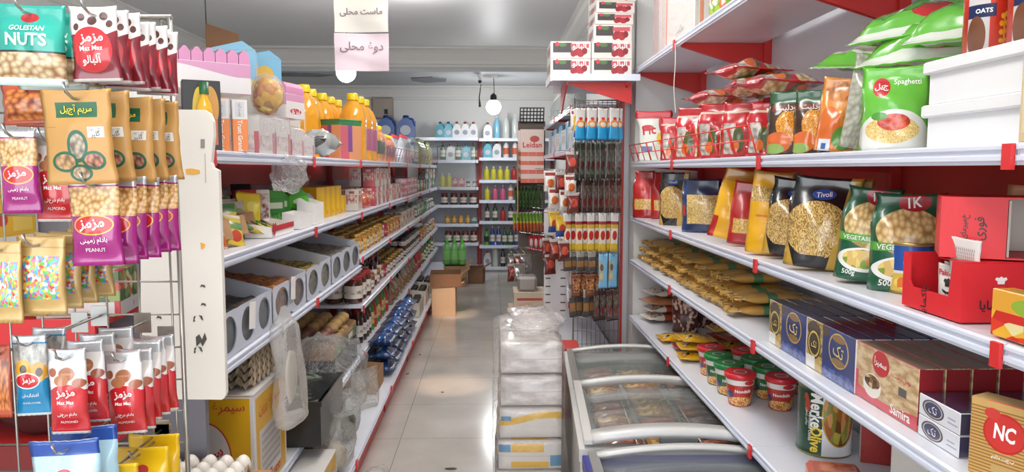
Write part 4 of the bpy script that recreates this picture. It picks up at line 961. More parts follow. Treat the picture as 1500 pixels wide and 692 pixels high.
# ================================================================ NEAR SNACK RACK
RY = 1.46
M_wire = mat('rack_wire', '#a8a49c', .3, metal=.8)
ra = P(248, 25, Y=RY); rbm = P(-60, 25, Y=RY)
t = thing('wire_grid_rack', 'grey wire grid rack of square mesh hung with snack bags nearest the camera', 'display rack', ((ra.x + rbm.x) / 2, RY, 0))
gx0, gx1, gz1 = rbm.x, ra.x, ra.z
gcx = (gx0 + gx1) / 2
def grid_wires(bm):
    x = gx1 - .018
    while x > gx0:
        add_tube(bm, [(x - gcx, 0, .06), (x - gcx, 0, gz1 - .004)], .0022, 6); x -= .0635
    z = gz1 - .05
    while z > .1:
        add_tube(bm, [(gx0 - gcx, .0035, z), (gx1 - gcx, .0035, z)], .0022, 6); z -= .066
raw('wire_mesh', solid(grid_wires, M_wire), t)
raw('frame', solid(lambda bm: (add_tube(bm, [(gx1 - gcx, 0, .05), (gx1 - gcx, 0, gz1)], .005, 8), add_tube(bm, [(gx0 - gcx, 0, .05), (gx0 - gcx, 0, gz1)], .005, 8), add_tube(bm, [(gx0 - gcx - .005, 0, gz1), (gx1 - gcx + .005, 0, gz1)], .005, 8), add_tube(bm, [(gx0 - gcx - .005, 0, .06), (gx1 - gcx + .005, 0, .06)], .005, 8)), M_wire), t)
for sx in (-1, 1):
    raw('foot', solid(lambda bm: add_tube(bm, [(sx * (gx1 - gx0) / 2, -.12, .012), (sx * (gx1 - gx0) / 2, 0, .06), (sx * (gx1 - gx0) / 2, .12, .012)], .008, 8), M_wire), t)
def snack(name, m, txt, hdr=None, **k):
    def f(seed, w, h):
        b = bag(w, h, w * k.get('fat', .3), m, k.get('back'), txt, seed, 'pillow', wr=k.get('wr', .2), neck=k.get('neck', .04), top=k.get('top', .9), hdr=hdr)
        return b
    return f
oval = [('e', .5, .46, .40, .115, '#f0b43a'), ('e', .5, .46, .375, .10, '#c8232b')]
s_teal = paint('snack_teal', '#2aa695', [('r', 0, .10, 1, .40, ('nuts', '#9a7048', '#e6cfa6', (9.5, 13.))), ('r', 0, .40, 1, .425, '#22302e'), ('r', 0, 0, 1, .10, '#cfe0da'), ('e', .5, .83, .13, .06, '#b5262c')], rough=.25, coat=.5)
s_mar = paint('snack_maroon', '#7d1d2a', [('r', 0, .62, 1, 1, '#e8e4e2'), ('w', .62, .1, 3.4, 3.5, '#7d1d2a'), ('e', .25, .85, .08, .05, '#5a3530'), ('e', .48, .80, .1, .06, '#5a3530'), ('e', .72, .86, .09, .055, '#5a3530'), ('e', .84, .76, .07, .05, '#5a3530'), ('e', .15, .72, .06, .05, '#5a3530'), ('e', .45, .42, .44, .30, '#c72a30'), ('r', 0, 0, 1, .04, '#d9d2d0')], rough=.22, coat=.6)
s_kraft = paint('snack_kraft', '#c0904f', [('r', .2, .70, .80, .86, '#1f5c3c'), ('e', .5, .40, .15, .17, '#1f5c42'), ('e', .5, .40, .11, .13, ('nuts', '#6a5a50', '#b5a890', (14., 14.))), ('e', .30, .24, .19, .11, '#1f5c42'), ('e', .30, .24, .15, .08, ('nuts', '#7a5a3a', '#c9a070', (14., 14.))), ('e', .72, .25, .17, .10, '#1f5c42'), ('e', .72, .25, .13, .07, ('nuts', '#5a3a2a', '#c98a70', (14., 14.))), ('e', .5, .12, .16, .09, '#1f5c42'), ('e', .5, .12, .12, .065, ('nuts', '#7a5a3a', '#c9b090', (14., 14.))), ('r', .66, .49, .90, .60, '#e9e6de'), ('r', .05, .6, .2, .605, '#8a6a3a')], rough=.45, coat=.15)
s_pea = paint('snack_peanut', '#a01f79', [('r', 0, .56, 1, .88, ('nuts', '#a8743c', '#f0c78c', (11., 18.))), *oval], rough=.2, coat=.7)
s_alm = paint('snack_almond', '#c0282c', [('r', 0, .52, 1, .86, '#ebe6e3'), ('e', .5, .44, .52, .15, '#c8262c'), ('e', .50, .70, .22, .075, '#a86a48'), ('e', .36, .63, .2, .06, '#b57852'), ('e', .82, .60, .17, .055, '#a05a3c'), ('e', .12, .72, .1, .05, '#a05a3c'), ('e', .5, .70, .17, .012, '#c08a64'), ('r', 0, 0, 1, .03, '#e6e0dc')], rough=.2, coat=.7)
s_sun = paint('snack_sunflower', '#1f86b5', [('r', 0, .46, 1, .88, ('noise', '#8d8a86', '#c9c5be', (8., 8.))), ('e', .32, .58, .24, .12, '#e0a62a'), ('e', .75, .54, .24, .12, '#d8982a'), ('e', .32, .58, .1, .055, '#4a2f1a'), ('e', .78, .54, .1, .055, '#4a2f1a'), ('e', .42, .44, .38, .10, '#f0e6e0'), ('e', .42, .44, .35, .085, '#c8262c'), ('r', 0, 0, 1, .03, '#dfe6ea')], rough=.2, coat=.6)
s_candy = paint('snack_candy', '#c7a465', [('r', .14, .20, .88, .74, ('candy', '#d84a4a', '#4a90c8', '#e6c83a', '#6abf5a', '#e88a3a', '#e9e6ea', '#c86aa8', '#5ab0c8', (20., 27.))), ('r', 0, .84, 1, .86, '#b08f52')], rough=.3, coat=.5, metal=.15)
s_popo = paint('snack_popo', '#b9dcea', [('r', 0, .82, 1, 1, '#2c4fa0'), ('e', .5, .62, .12, .06, '#b8353f'), ('e', .5, .32, .36, .18, '#6a4020'), ('e', .5, .32, .33, .155, '#e0a93a')], rough=.22, coat=.6)
s_yel = paint('snack_yellow', '#e9bd1a', [('e', .52, .70, .12, .06, '#c03a3a'), ('e', .4, .2, .3, .2, '#f2d84a')], rough=.22, coat=.6)
s_org = paint('snack_orange', '#b04a2a', [('r', .1, .1, .9, .8, ('nuts', '#7a2f1a', '#d8823c', (7., 8.)))], rough=.25, coat=.5)
mz = lambda v, w=.4, c=white: ('t', 'مزمز', .48, v, w, .05, c, .03)
K_teal = snack('t', s_teal, [('t', 'GOLESTAN', .5, .70, .5, 0, white, .02), ('t', 'NUTS', .5, .56, .6, 0, mat('nut_ink', '#e6efe9', .5), .03)], fat=.32)
K_mar = snack('m', s_mar, [mz(.55, .5), ('t', 'Maz Maz', .46, .43, .5, .03, white, .02), ('t', 'آلبالو', .45, .28, .42, .03, white, .02)], fat=.3)
K_kraft = snack('k', s_kraft, [('t', 'مریم آجیل', .5, .78, .46, 0, yel, .01), ('t', 'مغز تخمه', .78, .57, .17, .1, blk, .0), ('t', 'گلپر', .78, .52, .14, .1, blk, .0)], fat=.14, wr=.2, top=.93)
K_pea = snack('p', s_pea, [mz(.46, .5), ('t', 'بادام زمینی', .5, .28, .55, .02, white, .01), ('t', 'PEANUT', .5, .18, .4, 0, white, .0)], hdr=(.89, silver), fat=.3)
K_alm = snack('a', s_alm, [mz(.48, .5), ('t', 'Maz Maz', .48, .385, .44, 0, white, .02), ('t', 'بادام درختی', .5, .24, .5, .02, white, .01), ('t', 'ALMOND', .5, .15, .44, 0, white, .0)], hdr=(.86, silver), fat=.34)
K_sun = snack('s', s_sun, [mz(.44, .4), ('t', 'آفتابگردان', .5, .26, .5, 0, white, .01), ('t', 'SUNFLOWER', .5, .16, .5, 0, white, .0)], hdr=(.88, silver), fat=.3)
K_candy = snack('c', s_candy, [], fat=.22, wr=.25, top=.9)
K_popo = snack('o', s_popo, [('t', 'POPO', .5, .32, .5, 0, blk, .04)], fat=.25)
K_yel = snack('y', s_yel, [('t', 'بالن', .6, .38, .55, .1, blk, .05)], fat=.28)
K_org = snack('g', s_org, [], fat=.3)
M_hook = mat('hook_chrome', '#bdbab4', .22, metal=.85)
HN = [0]
def hook(x, z, y0, what):
    HN[0] += 1
    t = thing('hanging_display_hook', f'chrome prong hook on the wire rack carrying the {what}', 'hook', (x, RY, z), group='chrome hooks of the near rack')
    raw('clip_plate', solid(lambda bm: add_box(bm, (-.016, -.006, -.02), (.016, -.003, .02)), M_hook), t)
    raw('prong', solid(lambda bm: add_tube(bm, [(0, -.004, 0), (0, y0 - RY - .01, -.004), (0, y0 - RY - .028, .004), (0, y0 - RY - .034, .018)], .0026, 7), M_hook), t)
def hang(kit, cat, desc, px, py, w, h, n, group, y0=1.19, dy=.03, rz=.06, rowname=''):
    a = P(px, py, Y=y0); W_, H_ = pxm(w, y0), pxm(h, y0)
    mesh = [kit(int(px * 7 + py) % 97 + k, W_, H_) for k in range(min(n, 3))]
    for k in range(n):
        lab = desc + (', front one on its hook' if k == 0 and n > 1 else f', {nth(k + 1)} back on its hook' if n > 1 else '')
        y = y0 + .002 + dy * k
        put([('pouch', mesh[k % len(mesh)])], 'hanging_snack_bag', lab, cat, (a.x + R.uniform(-.004, .004), y, a.z - H_ + R.uniform(-.004, .004) * (k > 0)), (R.uniform(-.015, .015), R.uniform(-.04, .04), rz + R.uniform(-.05, .05) * (k > 0)), group)
    hook(a.x, a.z - .012, y0 - .005, rowname or desc)
hang(K_teal, 'nut bag', 'teal cashew bag at the top of the near rack', 44, 6, 98, 114, 4, 'teal nut bags', 1.20, .055, rowname='teal cashew bags')
hang(K_mar, 'snack bag', 'maroon and white chocolate ball bag on the near rack', 138, 8, 66, 106, 7, 'maroon snack bags', 1.21, .034, .12, rowname='maroon bags')
hang(K_kraft, 'nut bag', 'kraft brown bag with green flower windows', 114, 130, 100, 136, 5, 'kraft nut bags', 1.17, .062, .05, rowname='kraft brown bags')
hang(K_pea, 'peanut bag', 'magenta peanut bag at the picture edge under the teal bags', 27, 188, 54, 122, 2, 'magenta peanut bags at the edge', 1.24, .05, .1, rowname='magenta bags at the picture edge')
hang(K_alm, 'almond bag', 'red almond bag half hidden by the kraft bag', 76, 194, 60, 128, 1, 'red almond bags', 1.27, .04, .05, rowname='half hidden red almond bag')
hang(K_pea, 'peanut bag', 'magenta peanut bag in the main row under the kraft bags', 138, 258, 74, 130, 6, 'magenta peanut bags in the main row', 1.20, .043, .05, rowname='main magenta peanut bags')
hang(K_candy, 'candy pouch', 'gold pouch of coloured candy balls', 56, 345, 70, 116, 4, 'gold candy pouches', 1.20, .05, .08, rowname='gold candy pouches')
hang(K_candy, 'candy pouch', 'gold candy pouch cut off by the picture edge', 2, 352, 44, 122, 2, 'gold candy pouches at the edge', 1.18, .06, .08, rowname='gold candy pouches at the picture edge')
hang(K_sun, 'seed bag', 'blue sunflower seed bag with silver top', 45, 490, 50, 122, 2, 'blue sunflower seed bags', 1.24, .05, .1, rowname='blue sunflower seed bags')
hang(K_alm, 'almond bag', 'red almond bag next to the sunflower bags', 100, 510, 56, 130, 4, 'red almond bags', 1.2, .05, .08, rowname='red almond bags beside sunflower bags')
hang(K_alm, 'almond bag', 'red almond bag nearest the rack post', 182, 514, 54, 126, 5, 'red almond bags', 1.29, .033, .1, rowname='red almond bags nearest the rack post')
hang(K_org, 'snack bag', 'orange snack bag cut off by the picture edge beside the sunflower bags', 0, 505, 26, 110, 1, 'orange bags', 1.22, .05, rowname='cut off orange bag')
hang(K_popo, 'snack bag', 'light blue bag with navy top and brown oval', 98, 645, 104, 132, 2, 'light blue snack bags', 1.17, .06, .05, rowname='light blue bags')
hang(K_yel, 'snack bag', 'yellow bag at the bottom in front of the light blue one', 160, 680, 80, 112, 1, 'yellow snack bags', 1.255, .06, .05, rowname='foremost yellow bag')
hang(K_yel, 'snack bag', 'yellow bag at the bottom beside the egg tray', 204, 655, 80, 112, 2, 'yellow snack bags', 1.355, .06, .05, rowname='yellow bags beside the egg tray')
hang(K_org, 'snack bag', 'orange red snack bag behind the kraft bag', 40, 118, 72, 62, 2, 'orange bags', 1.36, .04, rowname='orange red bags behind the kraft bag')

# white slotted panel standing behind the rack
PY = 1.72
def sp(px, py):
    v = P(px, py, Y=PY); return (v.x, v.z)
pp = [sp(206, 585), sp(325, 586), sp(329, 583), sp(331, 577), sp(326, 420), sp(320, 250), sp(312, 246), sp(309, 238), sp(313, 200), sp(312, 178), sp(307, 166), sp(298, 161), sp(206, 160)]
M_pan = mat('panel_cream', '#ece4da', .5, noisy=.04, nscale=5)
pc = Vector((sp(265, 0)[0], PY, sp(0, 585)[1]))
t = thing('hanging_slotted_panel', 'cream white slotted metal sheet with rounded corners fixed behind the wire rack', 'panel', pc)
raw('sheet', solid(lambda bm: add_prism(bm, [(x - pc.x, z - pc.z) for x, z in pp], 1, 0, .016), M_pan), t)
def mark(n, poly, m):
    raw(n, solid(lambda bm: add_prism(bm, [(sp(*q)[0] - pc.x, sp(*q)[1] - pc.z) for q in poly], 1, -.0012, .0), m), t)
M_slot = mat('slot_dark', '#4b4640', .7); M_st = mat('orange_sticker', '#e2a53c', .5)
for cx, cy, r in ((290, 468, 7), (289, 514, 5)):
    mark('slot', [(cx - r, cy + 4), (cx - r + 1, cy - 4), (cx - r + 4, cy - 5), (cx - r + 2, cy), (cx - r + 3, cy + 3)], M_slot)
    mark('slot', [(cx + 1, cy - 6), (cx + 6, cy - 5), (cx + 8, cy + 2), (cx + 5, cy), (cx + 3, cy - 4)], M_slot)
mark('slot', [(287, 494), (292, 490), (296, 498), (300, 488), (303, 497), (297, 508), (294, 502), (288, 508)], M_slot)
for cx, cy in ((233, 466), (232, 520), (297, 420), (298, 447)):
    mark('slot', [(cx - 4, cy + 1), (cx - 2, cy - 3), (cx + 3, cy - 2), (cx + 4, cy + 2), (cx, cy - 0)], M_slot)
for q in ((215, 300), (215, 540)):
    v = sp(*q); raw('fixing_hook', solid(lambda bm: add_tube(bm, [(v[0] - pc.x, .002, v[1] - pc.z), (v[0] - pc.x, RY - PY + .003, v[1] - pc.z)], .003, 6), M_wire), t)
mark('sticker', [(272, 248), (280, 247), (292, 249), (293, 254), (283, 256), (273, 255)], M_st)
mark('sticker', [(294, 355), (301, 358), (300, 363), (295, 366)], M_st)
mark('sticker', [(229, 362), (243, 360), (243, 366), (229, 367)], M_st)
mark('label_tag', [(294, 204), (300, 204), (300, 217), (294, 217)], mat('tag_grey', '#8b8883', .6))
mark('slot', [(300, 225), (301, 225), (302, 268), (301, 268)], mat('scratch', '#b9b0a6', .6))

# gondola end behind the rack
tag(raw('gondola_end_panel', solid(lambda bm: add_box(bm, (-.45, -.012, 0), (.44, .012, 1.5)), mat('end_panel_grey', '#6a6870', .5)), None, (-1.26, 2.08, .001)), 'dark grey board closing the near end of the left gondola behind the wire rack', 'panel')
es = thing('endcap_shelf', 'red shelf behind the wire rack holding yellow carton and produce box', 'shelf', (-1.28, 1.94, 1.12))
raw('shelf', solid(lambda bm: add_box(bm, (-.42, -.12, -.012), (.3, .12, 0)), M_red), es)
raw('front_lip', solid(lambda bm: add_box(bm, (-.42, -.128, -.05), (.3, -.12, .012)), M_redp), es)
for x in (-.3, .2): raw('bracket', solid(lambda bm: add_prism(bm, [(-.1, -.012), (.12, -.012), (.12, -.13)], 0, x, x + .006), M_red), es)
es2 = thing('endcap_shelf', 'lower dark red shelf behind the wire rack under the sunflower bags', 'shelf', (-1.28, 1.94, .80))
raw('shelf', solid(lambda bm: add_box(bm, (-.42, -.12, -.012), (.3, .12, 0)), M_red), es2)
raw('front_lip', solid(lambda bm: add_box(bm, (-.42, -.128, -.05), (.3, -.12, .012)), mat('lip_dark_red', '#7a2624', .4)), es2)
for x in (-.3, .2): raw('bracket', solid(lambda bm: add_prism(bm, [(-.1, -.012), (.12, -.012), (.12, -.13)], 0, x, x + .006), M_red), es2)
bxy = paint('box_yellow_white', '#d9a92a', [('r', 0, 0, 1, .2, '#e3ded6'), ('e', .3, .55, .1, .14, '#b8352f'), ('r', .5, .3, .9, .6, '#e2c05a')], rough=.35)
put([('carton', boxm(.34, .2, .13, bxy)), ('lid', boxm(.345, .205, .02, mat('box_lid_yellow', '#c99a2a', .4)), (), (0, 0, .1305))], 'food_box', 'yellow carton on the red end shelf behind the almond bags', 'box', (-1.42, 1.95, 1.30))
bxp = paint('box_produce', '#3c5a2a', [('r', 0, 0, 1, .32, '#cfccc8'), ('r', 0, .32, 1, 1, ('candy', '#5a7a35', '#8a9a4a', '#b8452f', '#3c5a24', '#d8c79a', '#76903a', (8., 5.))), ('e', .70, .16, .02, .06, '#b8252c'), ('r', .93, 0, 1, .34, '#b8252c')], rough=.35)
put([('carton', boxm(.2, .15, .12, bxp))], 'food_box', 'vegetable printed box on the red end shelf behind the peanut bags', 'box', (-1.07, 1.96, 1.121), (0, 0, .15))
put([('carton', boxm(.36, .2, .175, mat('cheap_box', '#8d6a3a', .7, noisy=.2, nscale=9)))], 'carton', 'brown carton under the yellow carton on the red end shelf', 'box', (-1.42, 1.95, 1.121))
dk = mat('dark_red_sack', '#5a2624', .7, noisy=.4, nscale=12)
put(blob(.13, .09, .12, dk, 3, .2, 2.), 'sack', 'dark red sack on the lower end shelf behind the almond bags', 'sack', (-1.2, 1.95, .801))
put(blob(.12, .09, .12, mat('sack_brown', '#6a4636', .7, noisy=.4, nscale=12), 4, .2, 2.), 'sack', 'brown sack on the lower end shelf behind the sunflower bags', 'sack', (-1.46, 1.95, .801))

# ================================================================ LEFT GONDOLA, TOP SHELF
ZA = 1.556
oilbx = paint('box_black_oil', '#1f1d1f', [('e', .72, .62, .22, .30, '#c9923a'), ('e', .45, .55, .2, .36, '#d0b030'), ('r', .62, .08, .9, .45, '#c86a3a')], rough=.3, coat=.4)
put([('carton', boxm(.105, .06, .205, [oilbx, mat('box_black', '#1c1a1c', .4)] + [mat('box_black', '#1c1a1c', .4)] * 4))], 'food_box', 'black box printed with oil bottle and orange panel on the top shelf', 'box', (-.87, 2.25, ZA), (0, 0, .45))
g_oil = mat('oil_yellow', '#e0a81c', .1, coat=.8); capg = mat('cap_green', '#1f5a35', .4)
put([('bottle', lathe([(0, 0, g_oil), (.022, 0, g_oil), (.024, .005, g_oil), (.024, .11, g_oil), (.02, .13, g_oil), (.010, .155, g_oil), (.010, .165, g_oil)], 18)), ('label', lathe([(.0245, .012, mat('label_dark_green', '#2a331c', .4)), (.0245, .1, mat('label_dark_green', '#2a331c', .4))], 18, [('t', 'OLIVE', .5, .5, .3, PI / 2, yel, .02)], (.0248, .012, .1))), ('cap', lathe([(.013, .16, capg), (.013, .195, capg), (0, .196, capg)], 14))], 'oil_bottle', 'slim yellow oil bottle with green cap before the black box', 'bottle', (-.835, 2.185, ZA))
gr_o = paint('box_trust', '#ea8238', [('r', 0, .62, 1, 1, '#e4e2e2'), ('r', .2, .66, .8, .95, '#d5d3d4')], rough=.35)
gr_side = paint('box_trust_side', '#d8a874', [('r', 0, .62, 1, 1, '#dcdada'), ('e', .5, .3, .4, .25, ('nuts', '#7a4a22', '#c99a5a', (5., 8.)))], rough=.35)
for i in range(2):
    put([('carton', boxm(.046, .06, .165, [gr_o, gr_side, gr_o, gr_side, M_wt, M_wt], [(0, ('t', 'Trust Grand', .5, .31, 2.1, -PI / 2, white, .02)), (0, ('t', 'تراست گرند', .5, .8, .95, -PI / 2, mat('grey_ink', '#8d8a88', .6), .02))]))], 'food_box', ('orange and white slim carton beside the black box', 'orange and white slim carton with nut picture on its side')[i], 'box', (-.862 + .047 * i, 2.385 + .03 * i, ZA), (0, 0, .42), 'orange and white slim cartons')
M_sup = paint('box_plain_print', '#d8d2cb', [('r', .1, .2, .9, .5, '#b9a9a0'), ('r', .1, .6, .6, .7, '#a8868a')], rough=.5)
sup = [(-1.05, 2.36, .28, .22, 'below the pink bottle tray'), (-1.06, 2.62, .24, .22, 'behind the orange slim cartons'), (-1.05, 3.20, .30, .38, 'under the blue cartons')]
for x, y, d, w, l in sup:
    put([('carton', boxm(w, d, .19 if y < 3 else .26, M_sup))], 'carton', 'pale printed carton on the top shelf ' + l, 'carton', (x, y, ZA), (0, 0, 0), 'pale cartons at the back of the top shelf')
pink_t = paint('tray_pink', '#e3dedd', [('r', 0, .55, 1, 1, '#d49abb'), ('w', .72, .22, 3.3, 1.2, '#e6e1e0'), ('r', .02, .1, .07, .4, '#d8b8c4')], rough=.35, coat=.3)
pink_e = paint('tray_pink_end', '#e6e1df', [('r', 0, .7, 1, 1, '#d49abb'), ('e', .5, .3, .3, .12, '#c03a44')], rough=.35, coat=.3)
M_pinkb = mat('pink_bottle', '#d792b8', .15, coat=.7)
def tray(label, n, loc, rz, w):
    t = thing('bottle_tray', label, 'bottle pack', loc, (0, 0, rz), 'pink and white bottle trays')
    raw('tray_box', boxm(w, .15, .10, [pink_t, pink_e, pink_t, pink_e, M_pinkb, M_wt], [(3, ('t', 'لبنه', .5, .32, .4, 0, redi, .02)), (0, ('t', 'لبنه', .05, .3, .07, 0, redi, .02)), (1, ('t', 'لبنه', .5, .3, .4, 0, white, .02))]), t)
    me = solid(lambda bm: (add_prism(bm, [(-.5 * w / n * .94, .1), (.5 * w / n * .94, .1), (.5 * w / n * .94, .128), (.12 * w / n, .146), (-.12 * w / n, .146), (-.5 * w / n * .94, .128)], 1, -.07, .07)), M_pinkb)
    for i in range(n): raw('bottle', me, t, (-w / 2 + w / n * (i + .5), 0, 0))
tray('long pink and white tray of pink bottles above the black box', 9, (-1.0, 2.52, ZA + .195), .62, .34)
wb = paint('box_white_small', '#ddd8d4', [('r', 0, .1, 1, .5, ('noise', '#c9a8a8', '#e2dcd8', (5., 5.))), ('r', .85, 0, 1, .6, '#b8404a')], rough=.4)
for i, (x, y, h) in enumerate([(-.88, 2.74, .13), (-.88, 2.95, .14), (-.88, 3.17, .11), (-.89, 3.4, .09)]):
    put([('carton', boxm(.19, .11, h, wb)), ('film', boxm(.198, .118, h + .007, film('clear_film'), bev=.006))], 'food_box', f'film-wrapped white carton along the top shelf edge, {nth(i + 1)} after the orange slim cartons', 'box', (x, y, ZA), (0, 0, FACE_L), 'film-wrapped white cartons')
tray('short pink and white tray with red logo tilted above the white cartons', 4, (-.89, 3.12, ZA + .15), -.25, .16)
candy_m = grain('bag_gold_candy', '#d8a82a', '#c9842a', '#e6cf6a', '#b8452f', '#a8752a', '#d8b04a', sc=38.)
put([('pouch', blob(.056, .052, .072, candy_m, 2, .18, 2.)), ('film', blob(.062, .057, .080, film('clear_film'), 2, .2, 2.))], 'candy_bag', 'clear bag of gold wrapped sweets wedged beside the pink tray', 'sweets', (-.865, 2.90, ZA + .152))
blu_c = paint('carton_blue', '#7db8d6', [('e', .6, .6, .2, .2, '#d8b04a'), ('r', 0, 0, 1, .25, '#e4c85a'), ('e', .3, .5, .12, .2, '#c9a0b0')], rough=.4)
for i, (x, y, r_) in enumerate([(-1.06, 3.10, .25), (-1.04, 3.32, .6)]):
    put([('carton', boxm(.18, .14, .16, blu_c)), ('flap', solid(lambda bm: add_prism(bm, [(-.09, .16), (.09, .16), (.04, .195)], 1, -.07, -.066), blu_c))], 'carton', ('sky blue carton with raised flap behind the pink tray', 'sky blue carton with yellow figure, nearer the aisle')[i], 'carton', (x, y, ZA + .262), (0, 0, r_), 'sky blue cartons')
grey_bag = paint('bag_grey_clear', '#a9aaa8', [('r', 0, .75, 1, 1, '#33322f'), ('e', .4, .5, .3, .14, '#bdbfc0')], rough=.15, coat=.9)
put([('pouch', bag(.17, .32, .13, grey_bag, None, (), 8, 'pillow', wr=.3, neck=.4))], 'plastic_bag', 'shiny grey plastic bag with dark neck lying on the top shelf before the oil jugs', 'bag', (-.88, 4.02, ZA + .075), (-PI / 2 + .06, 0, PI - .12))
put(blob(.06, .06, .09, mat('dark_bag', '#2e2c2b', .3, coat=.5), 6, .25, 2.), 'plastic_bag', 'crumpled black bag behind the shiny grey bag', 'bag', (-1.05, 3.5, ZA))
# oil jugs
oilm = mat('oil_jug', '#eda31f', .08, coat=.9); capy = mat('cap_yellow', '#f3d51c', .3)
def jug(r, h, lab):
    pr = [(0, 0, oilm), (r * .96, 0, oilm), (r, .012, oilm)]
    for k in range(9): pr += [(r, h * (.05 + .055 * k), oilm), (r * .97, h * (.077 + .055 * k), oilm)]
    pr += [(r, h * .56, oilm), (r * .98, h * .66, oilm), (r * .72, h * .80, oilm), (r * .36, h * .88, oilm), (r * .34, h * .90, oilm)]
    k = [('jug', lathe(pr, 24)), ('cap', lathe([(r * .42, h * .90, capy), (r * .42, h * .985, capy), (r * .36, h, capy), (0, h, capy)], 18)),
         ('handle', solid(lambda bm: add_tube(bm, [(0, r * .3, h * .88), (0, r * .75, h * .90), (0, r * .98, h * .84), (0, r * 1.0, h * .70)], r * .11, 8), capy, True))]
    if lab: k.append(('label', lathe([(r * 1.008, h * .16, mat('label_pink', '#b06a86', .4)), (r * 1.008, h * .5, mat('label_pink', '#b06a86', .4))], 24)))
    return k
J1, J2 = jug(.085, .42, False), jug(.085, .42, True)
js = [(-.885, 4.74, 'front jug at the shelf edge'), (-1.07, 4.26, 'back row, nearest to the camera'), (-1.09, 4.5, 'back row, second'), (-1.08, 4.74, 'back row, third'), (-.885, 4.97, 'second jug at the shelf edge'), (-1.08, 4.97, 'back row, fourth'), (-.885, 5.17, 'third jug at the shelf edge'), (-1.08, 5.2, 'back row, last')]
for i, (x, y, l) in enumerate(js):
    put(J2 if i in (6, 4) else J1, 'oil_jug', 'big golden oil jug with yellow cap, ' + l, 'oil jug', (x, y, ZA), (0, 0, .4 + .3 * i), 'golden oil jugs on the top shelf')
gft = paint('carton_gift', '#d89468', [('r', .0, 0, .40, .9, '#c0606a'), ('r', .36, .2, .56, .9, '#7a4a86'), ('r', 0, .9, 1, 1, '#2c7a4a')], rough=.3)
put([('carton', boxm(.2, .14, .22, gft)), ('lid', boxm(.204, .144, .012, mat('cap_green2', '#2c7a4a', .4)), (), (0, 0, .22))], 'carton', 'orange and purple carton with green rim in front of the oil jugs', 'carton', (-.89, 4.40, ZA), (0, 0, 1.1))
def bottle_kit(r, h, bm_, cm, lm=None, neck=.3, seg=14, lz=(.2, .55)):
    k = [('bottle', lathe([(0, 0, bm_), (r * .95, 0, bm_), (r, h * .03, bm_), (r, h * .62, bm_), (r * .8, h * .74, bm_), (r * neck, h * .86, bm_), (r * neck, h * .91, bm_)], seg)), ('cap', lathe([(r * neck * 1.25, h * .90, cm), (r * neck * 1.25, h * .995, cm), (0, h, cm)], seg))]
    if lm: k.append(('label', lathe([(r * 1.012, h * lz[0], lm), (r * 1.012, h * lz[1], lm)], seg)))
    return k
def pack(name, label, cat, kit, nx, ny, r, loc, h, group=None, rz=0., filmed=True):
    t = thing(name, label, cat, loc, (0, 0, rz), group)
    for i in range(nx):
        for j in range(ny):
            o = raw('bottle', kit[0][1], t, ((i - (nx - 1) / 2) * r * 2.04, (j - (ny - 1) / 2) * r * 2.04, .003))
            for q in kit[1:]: raw(q[0], q[1], o)
    if filmed:
        raw('shrink_film', boxm(nx * r * 2.04 + .012, ny * r * 2.04 + .012, h * .8, film('clear_film2', '#ffffff', .12), bev=r * .5), t)
lgr = mat('label_green', '#1f4a2c', .4); lpur = mat('label_purple', '#6a3a6a', .4)
K_oil = bottle_kit(.04, .27, mat('oil_bottle_yellow', '#e9981f', .1, coat=.8), capy, lgr)
K_oilo = bottle_kit(.04, .22, mat('oil_bottle_orange', '#e0702a', .1, coat=.8), capy, lpur)
pack('bottle_pack', 'shrink-wrapped pack of yellow oil bottles with dark green labels after the jugs', 'bottle pack', K_oil, 3, 4, .04, (-.95, 5.62, ZA), .27)
pack('bottle_pack', 'shrink-wrapped pack of orange oil bottles with purple labels behind the wire fence', 'bottle pack', K_oilo, 3, 5, .04, (-.95, 6.15, ZA), .22)
K_wat = bottle_kit(.038, .27, film('bottle_clear', '#cfd6dc', .45), mat('cap_red', '#c8303c', .4), mat('label_white_blue', '#c9cfdc', .4))
pack('bottle_pack', 'pack of clear bottles with red caps on the top shelf', 'bottle pack', K_wat, 3, 7, .038, (-.95, 7.3, ZA), .27)
wrapb = paint('wrap_white_blue', '#d9dee6', [('r', 0, 0, 1, 1, ('noise', '#3a5a8a', '#e6e9ee', (3., 3.)))], rough=.15, coat=.9)
put([('pack', boxm(.3, .5, .26, wrapb, bev=.03)), ('film', boxm(.31, .51, .27, film('clear_film'), bev=.035))], 'tissue_bundle', 'white and navy film-wrapped bundle behind the clear bottle pack', 'bundle', (-.98, 8.05, ZA))
K_olv = bottle_kit(.045, .3, mat('olive_liquid', '#8a8f3a', .1, coat=.8), mat('cap_olive', '#6a7a2a', .4))
pack('bottle_pack', 'pack of olive green bottles at the far end of the top shelf', 'bottle pack', K_olv, 3, 8, .045, (-.97, 9.0, ZA), .3)
pack('bottle_pack', 'last pack of olive green bottles on the top shelf before the back wall', 'bottle pack', K_olv, 3, 6, .045, (-.97, 9.95, ZA), .3)
for i in range(6):
    put([('carton', boxm(.12, .1, .12, mat('red_white_box', '#b8404a', .4))), ('band', boxm(.122, .102, .05, M_wt))], 'food_box', f'small red and white carton behind the orange bottle pack, {nth(i + 1)} of its line', 'box', (-1.17, 5.5 + .14 * i, ZA), (0, 0, FACE_L), 'red and white cartons on the top shelf')
# clear plastic bag hanging below the top shelf
put([('bag_body', blob(.07, .05, .07, film('clear_film3', '#f4f4f4', .12, .08, 1., .5), 9, .35, 2.5, 3)), ('knot', blob(.02, .02, .025, film('clear_film3'), 2, .4, 3., 2))], 'hanging_plastic_bag', 'small crumpled clear plastic bag hanging under the top shelf rail', 'plastic bag', (-.775, 2.83, 1.41))

